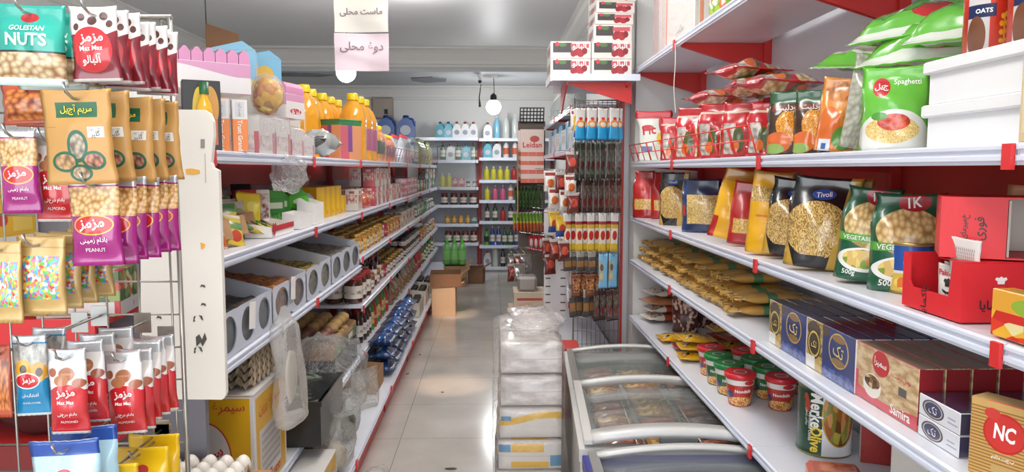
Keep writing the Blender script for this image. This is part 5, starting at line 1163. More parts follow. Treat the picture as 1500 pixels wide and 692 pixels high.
# ================================================================ LEFT GONDOLA, SECOND SHELF
ZB = 1.246
def open_tray(w, d, h, m, lip=.4, t_=.003):
    def f(bm):
        add_box(bm, (-w / 2, -d / 2, 0), (w / 2, d / 2, t_))
        add_box(bm, (-w / 2, d / 2 - t_, t_), (w / 2, d / 2, h))
        add_box(bm, (-w / 2, -d / 2, t_), (w / 2, -d / 2 + t_, h * lip))
        for x0 in (-w / 2, w / 2 - t_): add_prism(bm, [(-d / 2 + t_, t_), (d / 2 - t_, t_), (d / 2 - t_, h), (-d / 2 + t_, h * lip)], 0, x0, x0 + t_)
    return solid(f, m)
sac = paint('sachet_spice', '#c9b03a', [('r', 0, .5, 1, .75, '#4a7a35'), ('e', .5, .3, .3, .18, '#b8452f'), ('r', 0, .9, 1, 1, '#d8d0c0')], rough=.25, coat=.5)
sac2 = paint('sachet_green', '#3f7a3a', [('r', 0, .4, 1, .7, '#d9c63a'), ('e', .5, .25, .3, .15, '#c8452f')], rough=.25, coat=.5)
sac3 = paint('sachet_silver', '#b5b0a0', [('r', 0, .1, 1, .4, '#b8602f'), ('e', .5, .6, .3, .14, '#8a9a4a')], rough=.25, coat=.5)
sk = [bag(.085, .11, .02, m_, None, (), 60 + i, 'pillow') for i, m_ in enumerate((sac, sac2, sac3))]
for i, (x, y, l) in enumerate([(-.93, 2.36, 'half hidden by the slotted panel'), (-.95, 2.57, 'second from the slotted panel'), (-.98, 2.76, 'third from the slotted panel')]):
    t = thing('display_carton', 'brown open display carton tilted back, ' + l, 'display carton', (x - .03, y, ZB + .001), (-.30, 0, FACE_L - .5), 'brown open display cartons')
    raw('carton', open_tray(.17, .2, .15, M_crd, .45), t)
    for k in range(4):
        s = put([('pouch', sk[(i + k) % 3])], 'spice_sachet', f"spice sachet in brown display carton {l}, {nth(k + 1)} from its edge", 'sachet', (x + .05 - .03 * k, y - .015 + .01 * k, ZB + .03 + .008 * k), (-.25, 0, FACE_L - .5 + R.uniform(-.1, .1)), 'spice sachets')
for i, (x, y, m_, l) in enumerate([(-.86, 2.33, 2, 'silvery spice sachet leaning on the first display carton beside the slotted panel'), (-.845, 2.44, 0, 'yellow spice sachet lying against the first display carton')]):
    put([('pouch', sk[m_])], 'spice_sachet', l, 'sachet', (x, y, ZB + .002), (-.35, .2, FACE_L - .4))
soup = paint('packet_soup', '#d9c21f', [('r', 0, 0, 1, .35, '#2c7a3a'), ('l', 1, .5, .45, '#2c7a3a'), ('e', .6, .65, .25, .15, '#e9dc5a')], rough=.2, coat=.6)
for i, (x, y) in enumerate([(-.92, 2.80), (-.95, 2.90)]):
    put([('pouch', bag(.11, .16, .03, soup, None, (), 66 + i, 'pillow', wr=.2))], 'soup_packet', ('yellow and green soup packet leaning beside the red and white box', 'yellow and green soup packet in behind the leaning one')[i], 'packet', (x, y, ZB + .006), (-.12, .1, .95), 'yellow green soup packets')
rwb = paint('box_red_white', '#b82e34', [('r', .55, 0, 1, 1, '#e3ded8'), ('r', .6, .1, .95, .9, ('noise', '#8a3a34', '#e3ded8', (5., 9.))), ('e', .28, .5, .14, .2, '#e9dcd0')], rough=.35)
put([('carton', boxm(.13, .06, .17, rwb))], 'tea_box', 'red and white upright box behind the soup packets', 'box', (-.98, 3.02, ZB + .001), (0, 0, .8))
hb = mat('heart_red', '#c4202c', .35, coat=.3)
t = thing('display_tray', 'white display tray with red rim and red heart at its corner', 'display tray', (-.865, 2.88, ZB + .001), (0, 0, FACE_L))
raw('tray', open_tray(.30, .10, .055, M_wt, .7), t)
raw('rim', solid(lambda bm: add_box(bm, (-.14, -.0535, .022), (.14, -.0505, .042)), hb), t)
raw('heart', flat_decals(.06, .06, [('p', [(.5, .05), (.9, .5), (.95, .75), (.8, .92), (.62, .9), (.5, .75), (.38, .9), (.2, .92), (.05, .75), (.1, .5)], hb)]), t, (-.13, -.0545, 0))
for k in range(5):
    put([('pouch', sk[(k * 2) % 3])], 'spice_sachet', f'sachet lying in the white display tray with the heart, {nth(k + 1)} from the near end', 'sachet', (-.87, 2.76 + .055 * k, ZB + .012), (-1.1, 0, FACE_L + .9), 'sachets in the white tray')
tea_g = paint('box_tea_green', '#3f8f3f', [('r', .1, .12, .9, .5, ('noise', '#2c6a35', '#7ab86a', (5., 5.))), ('r', .1, .65, .9, .85, '#d9e6d0')], rough=.35)
tea_g2 = paint('box_tea_bright', '#5ab53a', [('r', .1, .1, .9, .6, ('noise', '#3a8a2c', '#8ad05a', (5., 5.))), ('e', .5, .8, .3, .1, '#e6eed8')], rough=.35)
for i, (x, y, g) in enumerate([(-.97, 3.2, 0), (-.99, 3.34, 0), (-.93, 3.46, 1), (-1.0, 3.56, 1)]):
    me = solid(lambda bm: add_prism(bm, [(-.055, 0), (.055, 0), (.055, .13), (.0, .165), (-.055, .13)], 1, -.045, .045), tea_g if not g else tea_g2)
    b = boxm(.11, .09, .13, tea_g if not g else tea_g2)
    put([('carton', b), ('gable_top', solid(lambda bm: add_prism(bm, [(-.055, .1302), (.055, .1302), (.012, .165), (-.012, .165)], 1, -.045, .045), mat('gable_green', '#4a9a44', .4)))], 'tea_box', ('dull green gable carton nearest the red and white box', 'dull green gable carton, second one back', 'bright green gable carton at the edge', 'bright green gable carton, second one back')[i], 'box', (x, y, ZB + .001), (0, 0, .9), 'green gable cartons')
wlb = paint('box_white_logo', '#e2dedb', [('r', .3, .5, .75, .75, '#c4303a'), ('r', .4, .58, .66, .66, '#e9e2de')], rough=.4)
for i, (x, y, h) in enumerate([(-.85, 3.22, .07), (-.85, 3.46, .12)]):
    put([('carton', open_tray(.18, .08, h, M_wt, .8)), ('print', boxm(.05, .002, .03, mat('logo_red', '#c4303a', .4)))], 'display_tray', ('low white display box with a red print', 'taller white display box with a red print beside the purple carton')[i], 'display tray', (x, y, ZB + .001), (0, 0, FACE_L), 'white display boxes')
purp = mat('gable_purple', '#8f6fa8', .35, coat=.3)
put([('carton', boxm(.09, .09, .10, purp)), ('gable_top', solid(lambda bm: add_prism(bm, [(-.045, .1002), (.045, .1002), (.01, .135), (-.01, .135)], 1, -.045, .045), mat('gable_purple2', '#a68ac0', .35)))], 'milk_carton', 'purple gable carton between green and yellow boxes', 'carton', (-.95, 3.70, ZB + .001), (0, 0, .9))
ybx = paint('box_yellow', '#dcb01f', [('r', .75, 0, 1, 1, '#c99a18'), ('r', .1, .06, .6, .2, '#c98a1a')], rough=.35)
for i in range(5):
    put([('carton', boxm(.11, .09, .16 if i < 4 else .10, ybx))], 'tea_box', f'plain yellow box on the second shelf, {nth(i + 1)} from the purple carton', 'box', (-.93, 3.86 + .125 * i, ZB + .001), (0, 0, FACE_L - .25), 'plain yellow boxes')
put([('jar', lathe([(0, 0, M_black), (.05, 0, M_black), (.05, .12, M_black), (.04, .14, M_black), (.045, .16, M_dark), (.045, .185, M_dark), (0, .186, M_dark)], 20))], 'jar', 'dark jar standing deep on the second shelf behind green cartons', 'jar', (-1.17, 3.46, ZB + .001))
put([('flap', solid(lambda bm: add_box(bm, (-.06, -.003, 0), (.06, .003, .26)), M_crd))], 'cardboard_strip', 'brown cardboard strip leaning behind the purple carton', 'cardboard', (-1.06, 3.80, ZB + .004), (0, .42, .9))
for i in range(4):
    put([('pouch', bag(.2, .17, .06, film('clear_film3'), None, (), 68 + i, 'stand', wr=.3))], 'plastic_bag', f'clear empty looking bag at the back of the second shelf, {nth(i + 1)} from the near end', 'bag', (-1.15, 2.35 + .22 * i, ZB + .001), (0, 0, .9), 'clear bags at the back')

# ---- generic stock of the left gondola
def jar_kit(r, h, body, lid, label=None, seg=14):
    k = [('jar', lathe([(0, 0, body), (r * .94, 0, body), (r, h * .04, body), (r, h * .74, body), (r * .86, h * .82, body), (r * .84, h * .85, body)], seg)), ('lid', lathe([(r * .9, h * .84, lid), (r * .92, h * .86, lid), (r * .92, h * .98, lid), (r * .86, h, lid), (0, h, lid)], seg))]
    if label: k.append(('label', lathe([(r * 1.012, h * .18, label), (r * 1.012, h * .64, label)], seg)))
    return k
gl = lambda n, c: mat(n, c, .1, coat=.9)
lg, lr, lw, lb = mat('lid_gold', '#c29a4a', .3, metal=.5), mat('lid_red', '#9a2a2c', .35), mat('lid_white', '#d9d6d0', .4), mat('lid_black', '#26242a', .4)
lbl_w = paint('label_white', '#dcd6cc', [('r', 0, .35, 1, .6, ('noise', '#8a6a5a', '#d8d0c4', (14., 3.)))], rough=.45)
lbl_r = paint('label_red', '#a8323a', [('r', 0, .3, 1, .6, ('noise', '#e0d0c0', '#a8323a', (14., 3.)))], rough=.45)
lbl_y = paint('label_yellow', '#d8b55a', [('r', 0, .3, 1, .6, ('noise', '#8a5a2a', '#e0c88a', (14., 3.)))], rough=.45)
K = dict(
    amber=(jar_kit(.036, .10, gl('glass_amber', '#7a3f1a'), lg, lbl_w), 'gold-lidded amber jam jar', 'jam jar', .036),
    dark=(jar_kit(.034, .085, gl('glass_plum', '#3a1a1c'), lb, lbl_w), 'small black-lidded jam jar', 'jam jar', .034),
    redj=(jar_kit(.036, .10, gl('glass_red', '#7a1f1f'), lr, lbl_r), 'red-lidded jam jar', 'jam jar', .036),
    honey=(jar_kit(.04, .12, gl('glass_honey', '#b8762a'), lg, lbl_y), 'honey-coloured jar', 'honey jar', .04),
    pickle=(jar_kit(.04, .13, gl('glass_pickle', '#5a6a2c'), lw, lbl_w), 'white-lidded pickle jar', 'pickle jar', .04),
    big=(jar_kit(.058, .17, gl('glass_brown', '#4a2416'), lr, lbl_w), 'big white-labelled brown jar', 'pickle jar', .058),
    sauce=(bottle_kit(.03, .21, gl('sauce_dark', '#3a1c16'), lr, lbl_w), 'dark sauce bottle', 'sauce bottle', .03),
    green=(bottle_kit(.03, .23, gl('bottle_green', '#3f7a35'), lg, lbl_y), 'green glass bottle', 'bottle', .03),
    ketch=(bottle_kit(.033, .22, mat('ketchup', '#b01f20', .3, coat=.4), lw, lbl_r), 'red ketchup bottle', 'ketchup bottle', .033))
def kbox(col, col2, w, d, h, n):
    m_ = paint('box_' + n, col, [('r', .08, .3, .92, .75, ('noise', col2, col, (5., 5.))), ('r', .3, .8, .7, .92, col2)], rough=.4)
    return [('carton', boxm(w, d, h, m_)), ('front_label', boxm(w * .5, .002, h * .25, mat('boxlabel_' + n, col2, .4)))]
def fixlabel(k, d, h):
    me = k[1][1]
    for v in me.vertices: v.co.y -= d / 2; v.co.z += h * .45
    return k
def KB(n, col, col2, w, d, h, desc, cat): K[n] = (fixlabel(kbox(col, col2, w, d, h, n), d, h), desc, cat, w / 2)
KB('redbox', '#b0404a', '#e0c8b8', .09, .08, .13, 'pinkish red carton', 'box')
KB('pinkbox', '#b8707a', '#e3d0cc', .13, .10, .055, 'flat pinkish carton', 'box')
KB('whitebox', '#cfc8be', '#a8504a', .08, .08, .13, 'white and red carton', 'box')
KB('tan', '#b8a078', '#e3d8c0', .07, .07, .11, 'tan label tin', 'tin')
KB('green_box', '#4a6a44', '#c9d0a8', .09, .08, .13, 'dull green carton', 'box')
KB('teal_box', '#4a6a70', '#c0c8cc', .10, .08, .10, 'grey teal carton', 'box')
SN = {'B': 'second', 'C': 'third', 'D': 'fourth', 'E': 'fifth', 'F': 'bottom'}
SZ = {'B': 1.246, 'C': .976, 'D': .676, 'E': .386, 'F': .171}
ROWS = {0: 'edge row', 1: 'second row', 2: 'back row'}
CNT = {}
def fill(sh, y0, y1, keys, rows=(0, 1), gap=.012, dx=.10, layers=1, x0=None, jit=.006):
    for r in rows:
        y = y0
        i = 0
        while True:
            k = keys[(i + r) % len(keys)]; kit, desc, cat, hw = K[k]
            if y + 2 * hw > y1: break
            xx = (x0 if x0 is not None else {'F': -.70}.get(sh, -.86)) - dx * r
            hz = 0
            for l in range(layers):
                CNT[k, sh, r, l] = CNT.get((k, sh, r, l), 0) + 1
                lab = f"{desc}, {SN[sh]} left shelf, {ROWS[r]}{('', ' upper', ' topmost')[l]}, {nth(CNT[k, sh, r, l])} from near end"
                put(kit, cat.replace(' ', '_'), lab, cat, (xx + R.uniform(-jit, jit), y + hw, SZ[sh] + .001 + hz), (0, 0, FACE_L + R.uniform(-.15, .15)), f'{desc}s on the {SN[sh]} left shelf')
                hz += max(v.co.z for p in kit for v in p[1].vertices) + .001
            y += 2 * hw + gap + R.uniform(0, .006); i += 1
fill('B', 4.50, 4.72, ['whitebox'], (0, 1), .02)
K['redbag'] = ([('pouch', bag(.14, .13, .07, paint('bag_red_snack', '#c03a2c', [('e', .5, .5, .3, .2, '#d8803a')], rough=.2, coat=.6), None, (), 5, 'stand'))], 'red plastic snack bag', 'snack bag', .07)
fill('B', 4.74, 5.10, ['redbag'], (0,), .02)
fill('B', 4.74, 5.10, ['whitebox', 'redbox'], (1,), .02)
fill('B', 5.14, 6.0, ['redbox', 'whitebox'], (0, 1), .014, layers=2)
fill('B', 6.05, 6.8, ['whitebox', 'redbox', 'tan'], (0, 1), .014)
fill('B', 6.85, 8.0, ['pinkbox'], (0, 1), .02, .12, layers=3)
fill('B', 8.05, 9.0, ['green_box', 'redbox', 'pickle'], (0, 1), .03)
fill('B', 9.05, 10.5, ['teal_box', 'whitebox', 'green_box'], (0,), .03, layers=2)
fill('C', 4.48, 5.7, ['amber', 'honey'], (0, 1, 2), .010, .085)
fill('C', 5.74, 6.6, ['redj', 'honey'], (0, 1, 2), .012, .085)
fill('C', 6.64, 7.9, ['tan', 'tan', 'whitebox'], (0, 1), .012, .09)
fill('C', 7.95, 9.1, ['pickle', 'green_box'], (0, 1), .02, .1)
fill('C', 9.15, 10.5, ['teal_box', 'dark', 'pickle'], (0, 1), .03, .1)
fill('D', 4.48, 4.98, ['big'], (0, 1), .02, .13)
fill('D', 5.02, 5.7, ['amber', 'redj', 'sauce'], (0, 1), .014, .085)
fill('D', 5.74, 6.9, ['dark', 'amber'], (0, 1, 2), .012, .08)
fill('D', 6.95, 8.3, ['dark'], (0, 1), .012, .08, layers=2)
fill('D', 8.35, 9.3, ['redj', 'honey', 'tan'], (0, 1), .03, .1)
fill('D', 9.35, 10.5, ['pickle', 'redbox', 'honey'], (0,), .03)
fill('E', 4.66, 5.0, ['sauce'], (0, 1), .03)
fill('E', 5.05, 5.9, ['green', 'ketch', 'green'], (0, 1), .03)
K['brownbag'] = ([('pouch', bag(.16, .2, .08, paint('bag_brown_clear', '#8a6448', [('r', .1, .1, .9, .7, ('nuts', '#5a3a24', '#b08a60', (7., 8.)))], rough=.2, coat=.7), None, (), 6, 'stand', wr=.25))], 'brown dried-goods bag', 'bag', .08)
fill('E', 6.0, 7.9, ['brownbag'], (0, 1), .03, .13)
fill('E', 7.95, 8.6, ['ketch'], (0, 1), .03)
fill('E', 8.65, 10.5, ['green', 'sauce', 'pickle'], (0, 1), .05)
# blue packs and trays on the bottom shelf
pk_bl = paint('pack_blue', '#1b3560', [('r', .1, .3, .9, .55, '#24508e'), ('e', .5, .7, .2, .08, '#8fa3c0'), ('r', 0, .0, 1, .1, '#16305c')], rough=.25, coat=.3)
pbk = [bag(.235, .155, .07, pk_bl, None, (), 150 + i, 'pillow', wr=.15) for i in range(3)]
n = 0
for c in range(6):
    for l in range(3):
        n += 1
        put([('pouch', pbk[(c + l) % 3])], 'blue_pack', f'glossy navy pack on the bottom left shelf, {nth(c + 1)} pile from the near end, {("lowest", "middle", "topmost")[l]}', 'pack', (-.637 - R.uniform(0, .006), 4.74 + .262 * c, .171 + .05 + .09 * l), (-PI / 2, 0, FACE_L + R.uniform(-.06, .06)), 'glossy navy packs')
for i, (y, h) in enumerate([(6.75, .16), (7.35, .17), (8.0, .15)]):
    t = thing('display_carton', f'white carton tray of dark jars on the bottom left shelf, {nth(i + 1)} after the navy packs', 'carton', (-.80, y, .172), (0, 0, FACE_L), 'white carton trays on the bottom shelf')
    raw('carton', open_tray(.4, .28, h, mat('tray_offwhite', '#c9bfb0', .6), .8), t)
    for a in range(4):
        for b in range(3):
            put(K['dark'][0], 'jam_jar', f'dark jar in the {nth(i + 1)} white carton tray, {nth(b + 1)} row, {nth(a + 1)} along', 'jam jar', (-.71 - .085 * b, y - .14 + .093 * a, .176 + .06), (0, 0, FACE_L), 'dark jars in carton trays')
    put([('insert', boxm(.27, .38, .054, M_crd))], 'cardboard_insert', f'cardboard riser hidden under the jars of the {nth(i + 1)} white carton tray', 'cardboard', (-.80, y, .1765), (0, 0, 0))

# ================================================================ BINS, EGGS, PRODUCE (left, near)
M_bin = mat('bin_board', '#c6cad6', .55)
M_win = film('bin_window', '#aeb6ba', .10, .1, 0.)
def bin_(label, y0, y1, nwin, fill_m, ztop=.14):
    w = y1 - y0 - .006; d = .40; x = -.802 - d / 2; z = .927
    t = thing('display_bin', label, 'bin', (x, (y0 + y1) / 2, z), (0, 0, FACE_L), 'white bins with oval windows')
    h, hb = ztop, .24
    raw('bin_body', solid(lambda bm: (add_box(bm, (-w / 2, -d / 2 + .004, 0), (w / 2, d / 2, .003)), add_box(bm, (-w / 2, d / 2 - .004, .003), (w / 2, d / 2, hb)),
        [add_prism(bm, [(-d / 2 + .004, .003), (d / 2 - .004, .003), (d / 2 - .004, hb), (-d / 2 + .004, h)], 0, xx, xx + .004) for xx in (-w / 2, w / 2 - .004)]), M_bin), t)
    # front board with oval holes
    def front(bm):
        fw, fh = w, h; n = nwin; cell = fw / n
        for k in range(n):
            cx = -fw / 2 + cell * (k + .5); rx, rz = cell * .36, fh * .40; cz = fh * .5
            for yy, sgn in ((-d / 2, 1), (-d / 2 + .004, -1)):
                N = 28; inner = []; outer = []
                for i in range(N):
                    a = 2 * PI * i / N; ca, sa = math.cos(a), math.sin(a)
                    inner.append(bm.verts.new((cx + rx * ca, yy, cz + rz * sa)))
                    s = min(cell / 2 / max(1e-6, abs(ca)), fh / 2 / max(1e-6, abs(sa)))
                    outer.append(bm.verts.new((cx + s * ca, yy, cz + s * sa)))
                for i in range(N):
                    q = [inner[i], outer[i], outer[(i + 1) % N], inner[(i + 1) % N]]
                    bm.faces.new(q if sgn > 0 else q[::-1])
            bm.verts.ensure_lookup_table()
        bmesh.ops.remove_doubles(bm, verts=bm.verts, dist=.0005)
    fr = raw('front_board', solid(front, M_bin), t)
    for k in range(nwin):
        cell = w / nwin; cx = -w / 2 + cell * (k + .5)
        raw('oval_window', solid(lambda bm: add_prism(bm, [(cx + cell * .37 * math.cos(2 * PI * i / 24), h * .5 + h * .41 * math.sin(2 * PI * i / 24)) for i in range(24)], 1, -d / 2 + .006, -d / 2 + .0075), M_win), fr)
    def heap(bm):
        n = 14
        g = [[bm.verts.new((-w / 2 + .006 + (w - .012) * i / n, -d / 2 + .012 + (d - .02) * j / n, .004 if i in (0, n) and 0 else .105 + .04 * j / n + .014 * noise.noise(Vector((i * .7 + y0 * 9, j * .7, 0))))) for i in range(n + 1)] for j in range(n + 1)]
        b = [[bm.verts.new((v.co.x, v.co.y, .005)) for v in row] for row in g]
        for j in range(n):
            for i in range(n):
                bm.faces.new([g[j][i], g[j][i + 1], g[j + 1][i + 1], g[j + 1][i]]).smooth = True
                bm.faces.new([b[j][i], b[j + 1][i], b[j + 1][i + 1], b[j][i + 1]])
        for i in range(n):
            bm.faces.new([b[0][i], b[0][i + 1], g[0][i + 1], g[0][i]]); bm.faces.new([b[n][i + 1], b[n][i], g[n][i], g[n][i + 1]])
            bm.faces.new([b[i + 1][0], b[i][0], g[i][0], g[i + 1][0]]); bm.faces.new([b[i][n], b[i + 1][n], g[i + 1][n], g[i][n]])
    hp_ = raw('loose_goods', solid(heap, fill_m), t); hp_['kind'] = 'stuff'
    return t
bin_('white bin with oval windows, nearest the slotted panel', 2.14, 2.66, 3, grain('goods_dark', '#2c2c28', '#4a3a34', '#3a4a34', '#6a4a40', sc=30))
bin_('white bin with oval windows and orange bits, second from the slotted panel', 2.67, 3.15, 2, grain('goods_orange', '#a8683a', '#c98a4a', '#8a4a2a', '#b86a2a', sc=60))
bin_('white bin with oval windows showing yellow beans, third from the slotted panel', 3.16, 3.64, 2, grain('goods_yellow', '#b8a04a', '#8a7a3a', '#c9b060', '#6a5a2a', sc=60))
bin_('white bin with three oval windows at the far end, navy pack inside', 3.65, 4.42, 3, grain('goods_pale', '#8f887c', '#6f6a60', '#a59e90', sc=60))
put([('pouch', bag(.22, .26, .07, pk_bl, None, (), 151, 'pillow', wr=.3)), ('label', boxm(.08, .002, .06, M_wt))], 'blue_pack', 'navy and white pack lying in the farthest white bin', 'pack', (-1.10, 4.0, .927 + .165), (-PI / 2 + .2, 0, FACE_L + .5))
for i, (y, zz) in enumerate([(2.42, 1.02), (2.92, 1.03)]):
    tag(raw('price_tag', solid(lambda bm: add_box(bm, (-.03, -.0006, -.045), (.03, .0006, .045)), M_wt), None, (-.7935, y, zz), (0, .15, FACE_L)), ('white handwritten price tag stuck on the nearest white bin', 'white handwritten price tag stuck on the second white bin')[i], 'price tag')
# egg carton box
egy = mat('egg_box_yellow', '#d6a312', .45)
M_ewh = mat('egg_box_white', '#d8d4d0', .5)
eg_front = paint('egg_box_front', '#d3a010', [('r', .965, 0, 1, 1, '#d8d4d0'), ('r', 0, .975, 1, 1, '#d8d4d0'), ('e', .56, .40, .235, .36, '#b5302c'), ('e', .56, .40, .222, .345, '#cfc8c2')], rough=.45)
eg_side = paint('egg_box_side', '#d3a010', [('r', 0, 0, .05, 1, '#d8d4d0'), ('r', .95, 0, 1, 1, '#d8d4d0'), ('r', 0, .95, 1, 1, '#d8d4d0'), ('r', .15, .12, .8, .62, '#d2ccc6'), ('r', .35, .02, .5, .16, '#b5302c')], rough=.45)
egr = mat('egg_box_red', '#b5302c', .5)
EG = Vector((-.985, 2.605, .3715))
marks = [(0, ('t', 'سیمـرغ زرین'.replace('ـ', ''), .66, .88, .52, 0, egr, .01)), (0, ('t', 'سیمرغ', .56, .42, .34, .42, egr, .03)), (0, ('t', 'زرین', .66, .24, .2, .42, egr, .03)),
         (1, ('t', 'سیمرغ زرین', .48, .80, .66, 0, egr, .01)), (1, ('t', 'HDD', .66, .08, .2, 0, egr, .03))]
for k in range(6): marks.append((1, ('t', 'iiiiiiiiiiiiiiii', .48, .56 - .07 * k, .56, 0, mat('grey_ink2', '#8a8683', .6), 0, .4)))
t = put([('carton', boxm(.37, .37, .375, [eg_front, eg_side, eg_front, eg_side, M_ewh, M_ewh], marks, .003)), ('top_flap', solid(lambda bm: (add_box(bm, (-.186, -.187, .3755), (.187, -.004, .379)), add_box(bm, (-.186, .004, .3755), (.187, .187, .379))), M_ewh))], 'egg_box', 'yellow egg box with red Persian lettering on the near left shelf', 'carton', EG)
put([('carton', boxm(.26, .34, .14, [eg_front, eg_side, eg_front, eg_side, M_ewh, M_ewh], [(1, ('t', 'سیمرغ زرین', .48, .6, .6, 0, egr, .01))], .003))], 'egg_box', 'second yellow egg box below, on the bottom shelf', 'carton', (-.80, 2.90, .1715))
M_pulp = mat('egg_tray_pulp', '#a8957c', .9, noisy=.2, nscale=25)
def pulp(nx, ny, p=.047):
    def f(bm):
        n = 6
        W_, H_ = nx * n, ny * n
        for side in (0, 1):
            g = []
            for j in range(H_ + 1):
                row = []
                for i in range(W_ + 1):
                    z = .022 + .018 * math.cos(2 * PI * i / n) * math.cos(2 * PI * j / n) + .010 * (math.cos(2 * PI * i / n) + math.cos(2 * PI * j / n)) * .5 - side * .003
                    row.append(bm.verts.new(((i / n - nx / 2) * p, (j / n - ny / 2) * p, z)))
                g.append(row)
            for j in range(H_):
                for i in range(W_):
                    q = [g[j][i], g[j][i + 1], g[j + 1][i + 1], g[j + 1][i]]
                    bm.faces.new(q if not side else q[::-1]).smooth = True
            if side == 0: g0 = g
        for i in range(W_):
            bm.faces.new([g0[0][i + 1], g0[0][i], g[0][i], g[0][i + 1]]); bm.faces.new([g0[H_][i], g0[H_][i + 1], g[H_][i + 1], g[H_][i]])
        for j in range(H_):
            bm.faces.new([g0[j][0], g0[j + 1][0], g[j + 1][0], g[j][0]]); bm.faces.new([g0[j + 1][W_], g0[j][W_], g[j][W_], g[j + 1][W_]])
    return solid(f, M_pulp)
pt = pulp(6, 6)
EZ = EG.z + .380
for k in range(5):
    put([('tray', pt)], 'egg_tray', f"grey brown paper egg tray stacked on the yellow egg box, {('lowest', 'second', 'third', 'fourth', 'topmost')[k]}", 'egg tray', (-.95, 2.60, EZ + .004 + .03 * k), (0, 0, -.03), 'empty egg trays')
put(boxm(.36, .36, .633, [M_crd] * 6), 'carton', 'brown carton under the tray of white eggs at the bottom', 'carton', (-.82, 1.90, .001), (0, 0, 0))
ET = Vector((-.82, 1.90, .637))
put([('tray', pt)], 'egg_tray', 'paper tray holding white eggs in front of the yellow egg box', 'egg tray', ET)
egm = []
M_egg = mat('egg_shell', '#e9e2d8', .45)
prof = [(0, 0, M_egg)] + [(.0215 * math.sin(a) * (1 + .10 * math.cos(a)), .028 - .028 * math.cos(a), M_egg) for a in [PI * k / 10 for k in range(1, 10)]] + [(0, .056, M_egg)]
eggme = lathe(prof, 18)
for p_ in eggme.polygons: p_.use_smooth = True
for j in range(6):
    for i in range(6):
        tag(raw('egg', eggme, None, (ET.x + (i - 2.5) * .047, ET.y + (j - 2.5) * .047, ET.z + .012), (R.uniform(-.12, .12), R.uniform(-.12, .12), 0)), f'white egg, {nth(6 - j)} row from the yellow egg box, {nth(6 - i)} from the aisle side', 'egg', 'white eggs in the tray')
# hanging white translucent sack by the bins
sackm = film('sack_white', '#f4f1ec', .20, .25, .3, .5)
def sack(bm):
    n, mth = 20, 16; rings = []
    for j in range(mth + 1):
        v = j / mth; z = -.42 * v; wv = .02 + .075 * sst(0, .22, v) + .02 * v; row = []
        for i in range(n):
            a = 2 * PI * i / n; k = 1 + .25 * noise.noise(Vector((math.cos(a) * 1.5, math.sin(a) * 1.5, v * 3))) + .12 * math.sin(a * 5) * (1 - v)
            row.append(bm.verts.new((math.cos(a) * wv * .45 * k + .02 * v, math.sin(a) * wv * k, z)))
        rings.append(row)
    for A, B in zip(rings, rings[1:]):
        for i in range(n): bm.faces.new([A[i], B[i], B[(i + 1) % n], A[(i + 1) % n]]).smooth = True
    bm.faces.new(rings[0]); bm.faces.new(rings[-1][::-1])
put([('bag_body', solid(sack, sackm)), ('folded_sheets', blob(.012, .07, .10, mat('sheets_cream', '#dfd8c8', .5), 2, .15, 2.), (), (.02, 0, -.36))], 'hanging_plastic_bag', 'translucent white plastic sack hanging from the corner of the bins', 'plastic bag', (-.765, 2.68, 1.0))
# crate of greens wrapped in film, potatoes, bags
crate = solid(lambda bm: (add_box(bm, (-.2, -.22, 0), (.2, .22, .01)), add_box(bm, (-.2, -.22, .01), (.2, -.21, .19)), add_box(bm, (-.2, .21, .01), (.2, .22, .19)), add_box(bm, (-.2, -.21, .01), (-.19, .21, .19)), add_box(bm, (.19, -.21, .01), (.2, .21, .19)), add_box(bm, (-.206, -.226, .17), (-.19, .226, .19)), add_box(bm, (.19, -.226, .17), (.206, .226, .19))), mat('crate_black', '#22211f', .35, noisy=.5, nscale=40, coat=.4))
t = put([('crate', crate)], 'produce_crate', 'black plastic crate of greens on the near left shelf beside the yellow egg box', 'crate', (-.90, 3.15, .3715))
M_green = mat('cucumber_green', '#2c4424', .4, noisy=.5, nscale=18); M_leaf = mat('leaf_green', '#476a2c', .5)
for i in range(10):
    p0 = Vector((-.03 * 0, 0, 0))
    me = solid(lambda bm: add_tube(bm, [(-.09, 0, 0), (-.05, .004, 0), (0, .008, 0), (.05, .004, 0), (.09, 0, 0)], [.008, .018, .021, .018, .006], 10), M_green)
    put([('fruit', me)], 'cucumber', f'dark green cucumber in the black crate, {("lower layer", "upper layer")[i // 5]}, {nth(i % 5 + 1)} from the near end', 'cucumber', (-.90 + R.uniform(-.03, .05), 3.0 + .07 * (i % 5), .3715 + .15 + .045 * (i // 5)), (0, R.uniform(-.2, .2), R.uniform(-.4, .4)), 'cucumbers in the crate')
put([('stem', solid(lambda bm: add_tube(bm, [(0, 0, 0), (.01, 0, .05), (.02, .02, .09)], .004, 6), M_leaf)), ('leaf', blob(.05, .025, .006, M_leaf, 3, .3, 2.)), ('leaf', blob(.03, .05, .006, M_leaf, 5, .3, 2.))], 'leafy_sprig', 'green leaves poking out on top of the film-wrapped crate', 'leaves', (-.86, 3.1, .63))
put([('film', blob(.17, .23, .19, film('wrap_film', '#f4f4f2', .05, .07, 1., .42), 5, .28, 2.4, 4))], 'plastic_wrap', 'big crumpled clear plastic bag bulging over the black crate', 'plastic bag', (-.75, 3.30, .37))
put([('bag_body', blob(.09, .12, .13, film('sack_soft', '#ebe8e0', .16, .15, .8, .5), 7, .25, 2.2, 3)), ('contents', blob(.05, .07, .06, mat('garlic', '#d8ccb8', .6, noisy=.3, nscale=20), 8, .25, 2.5))], 'plastic_bag', 'soft clear bag with pale garlic on the bottom shelf below the black crate', 'plastic bag', (-.70, 3.18, .172))
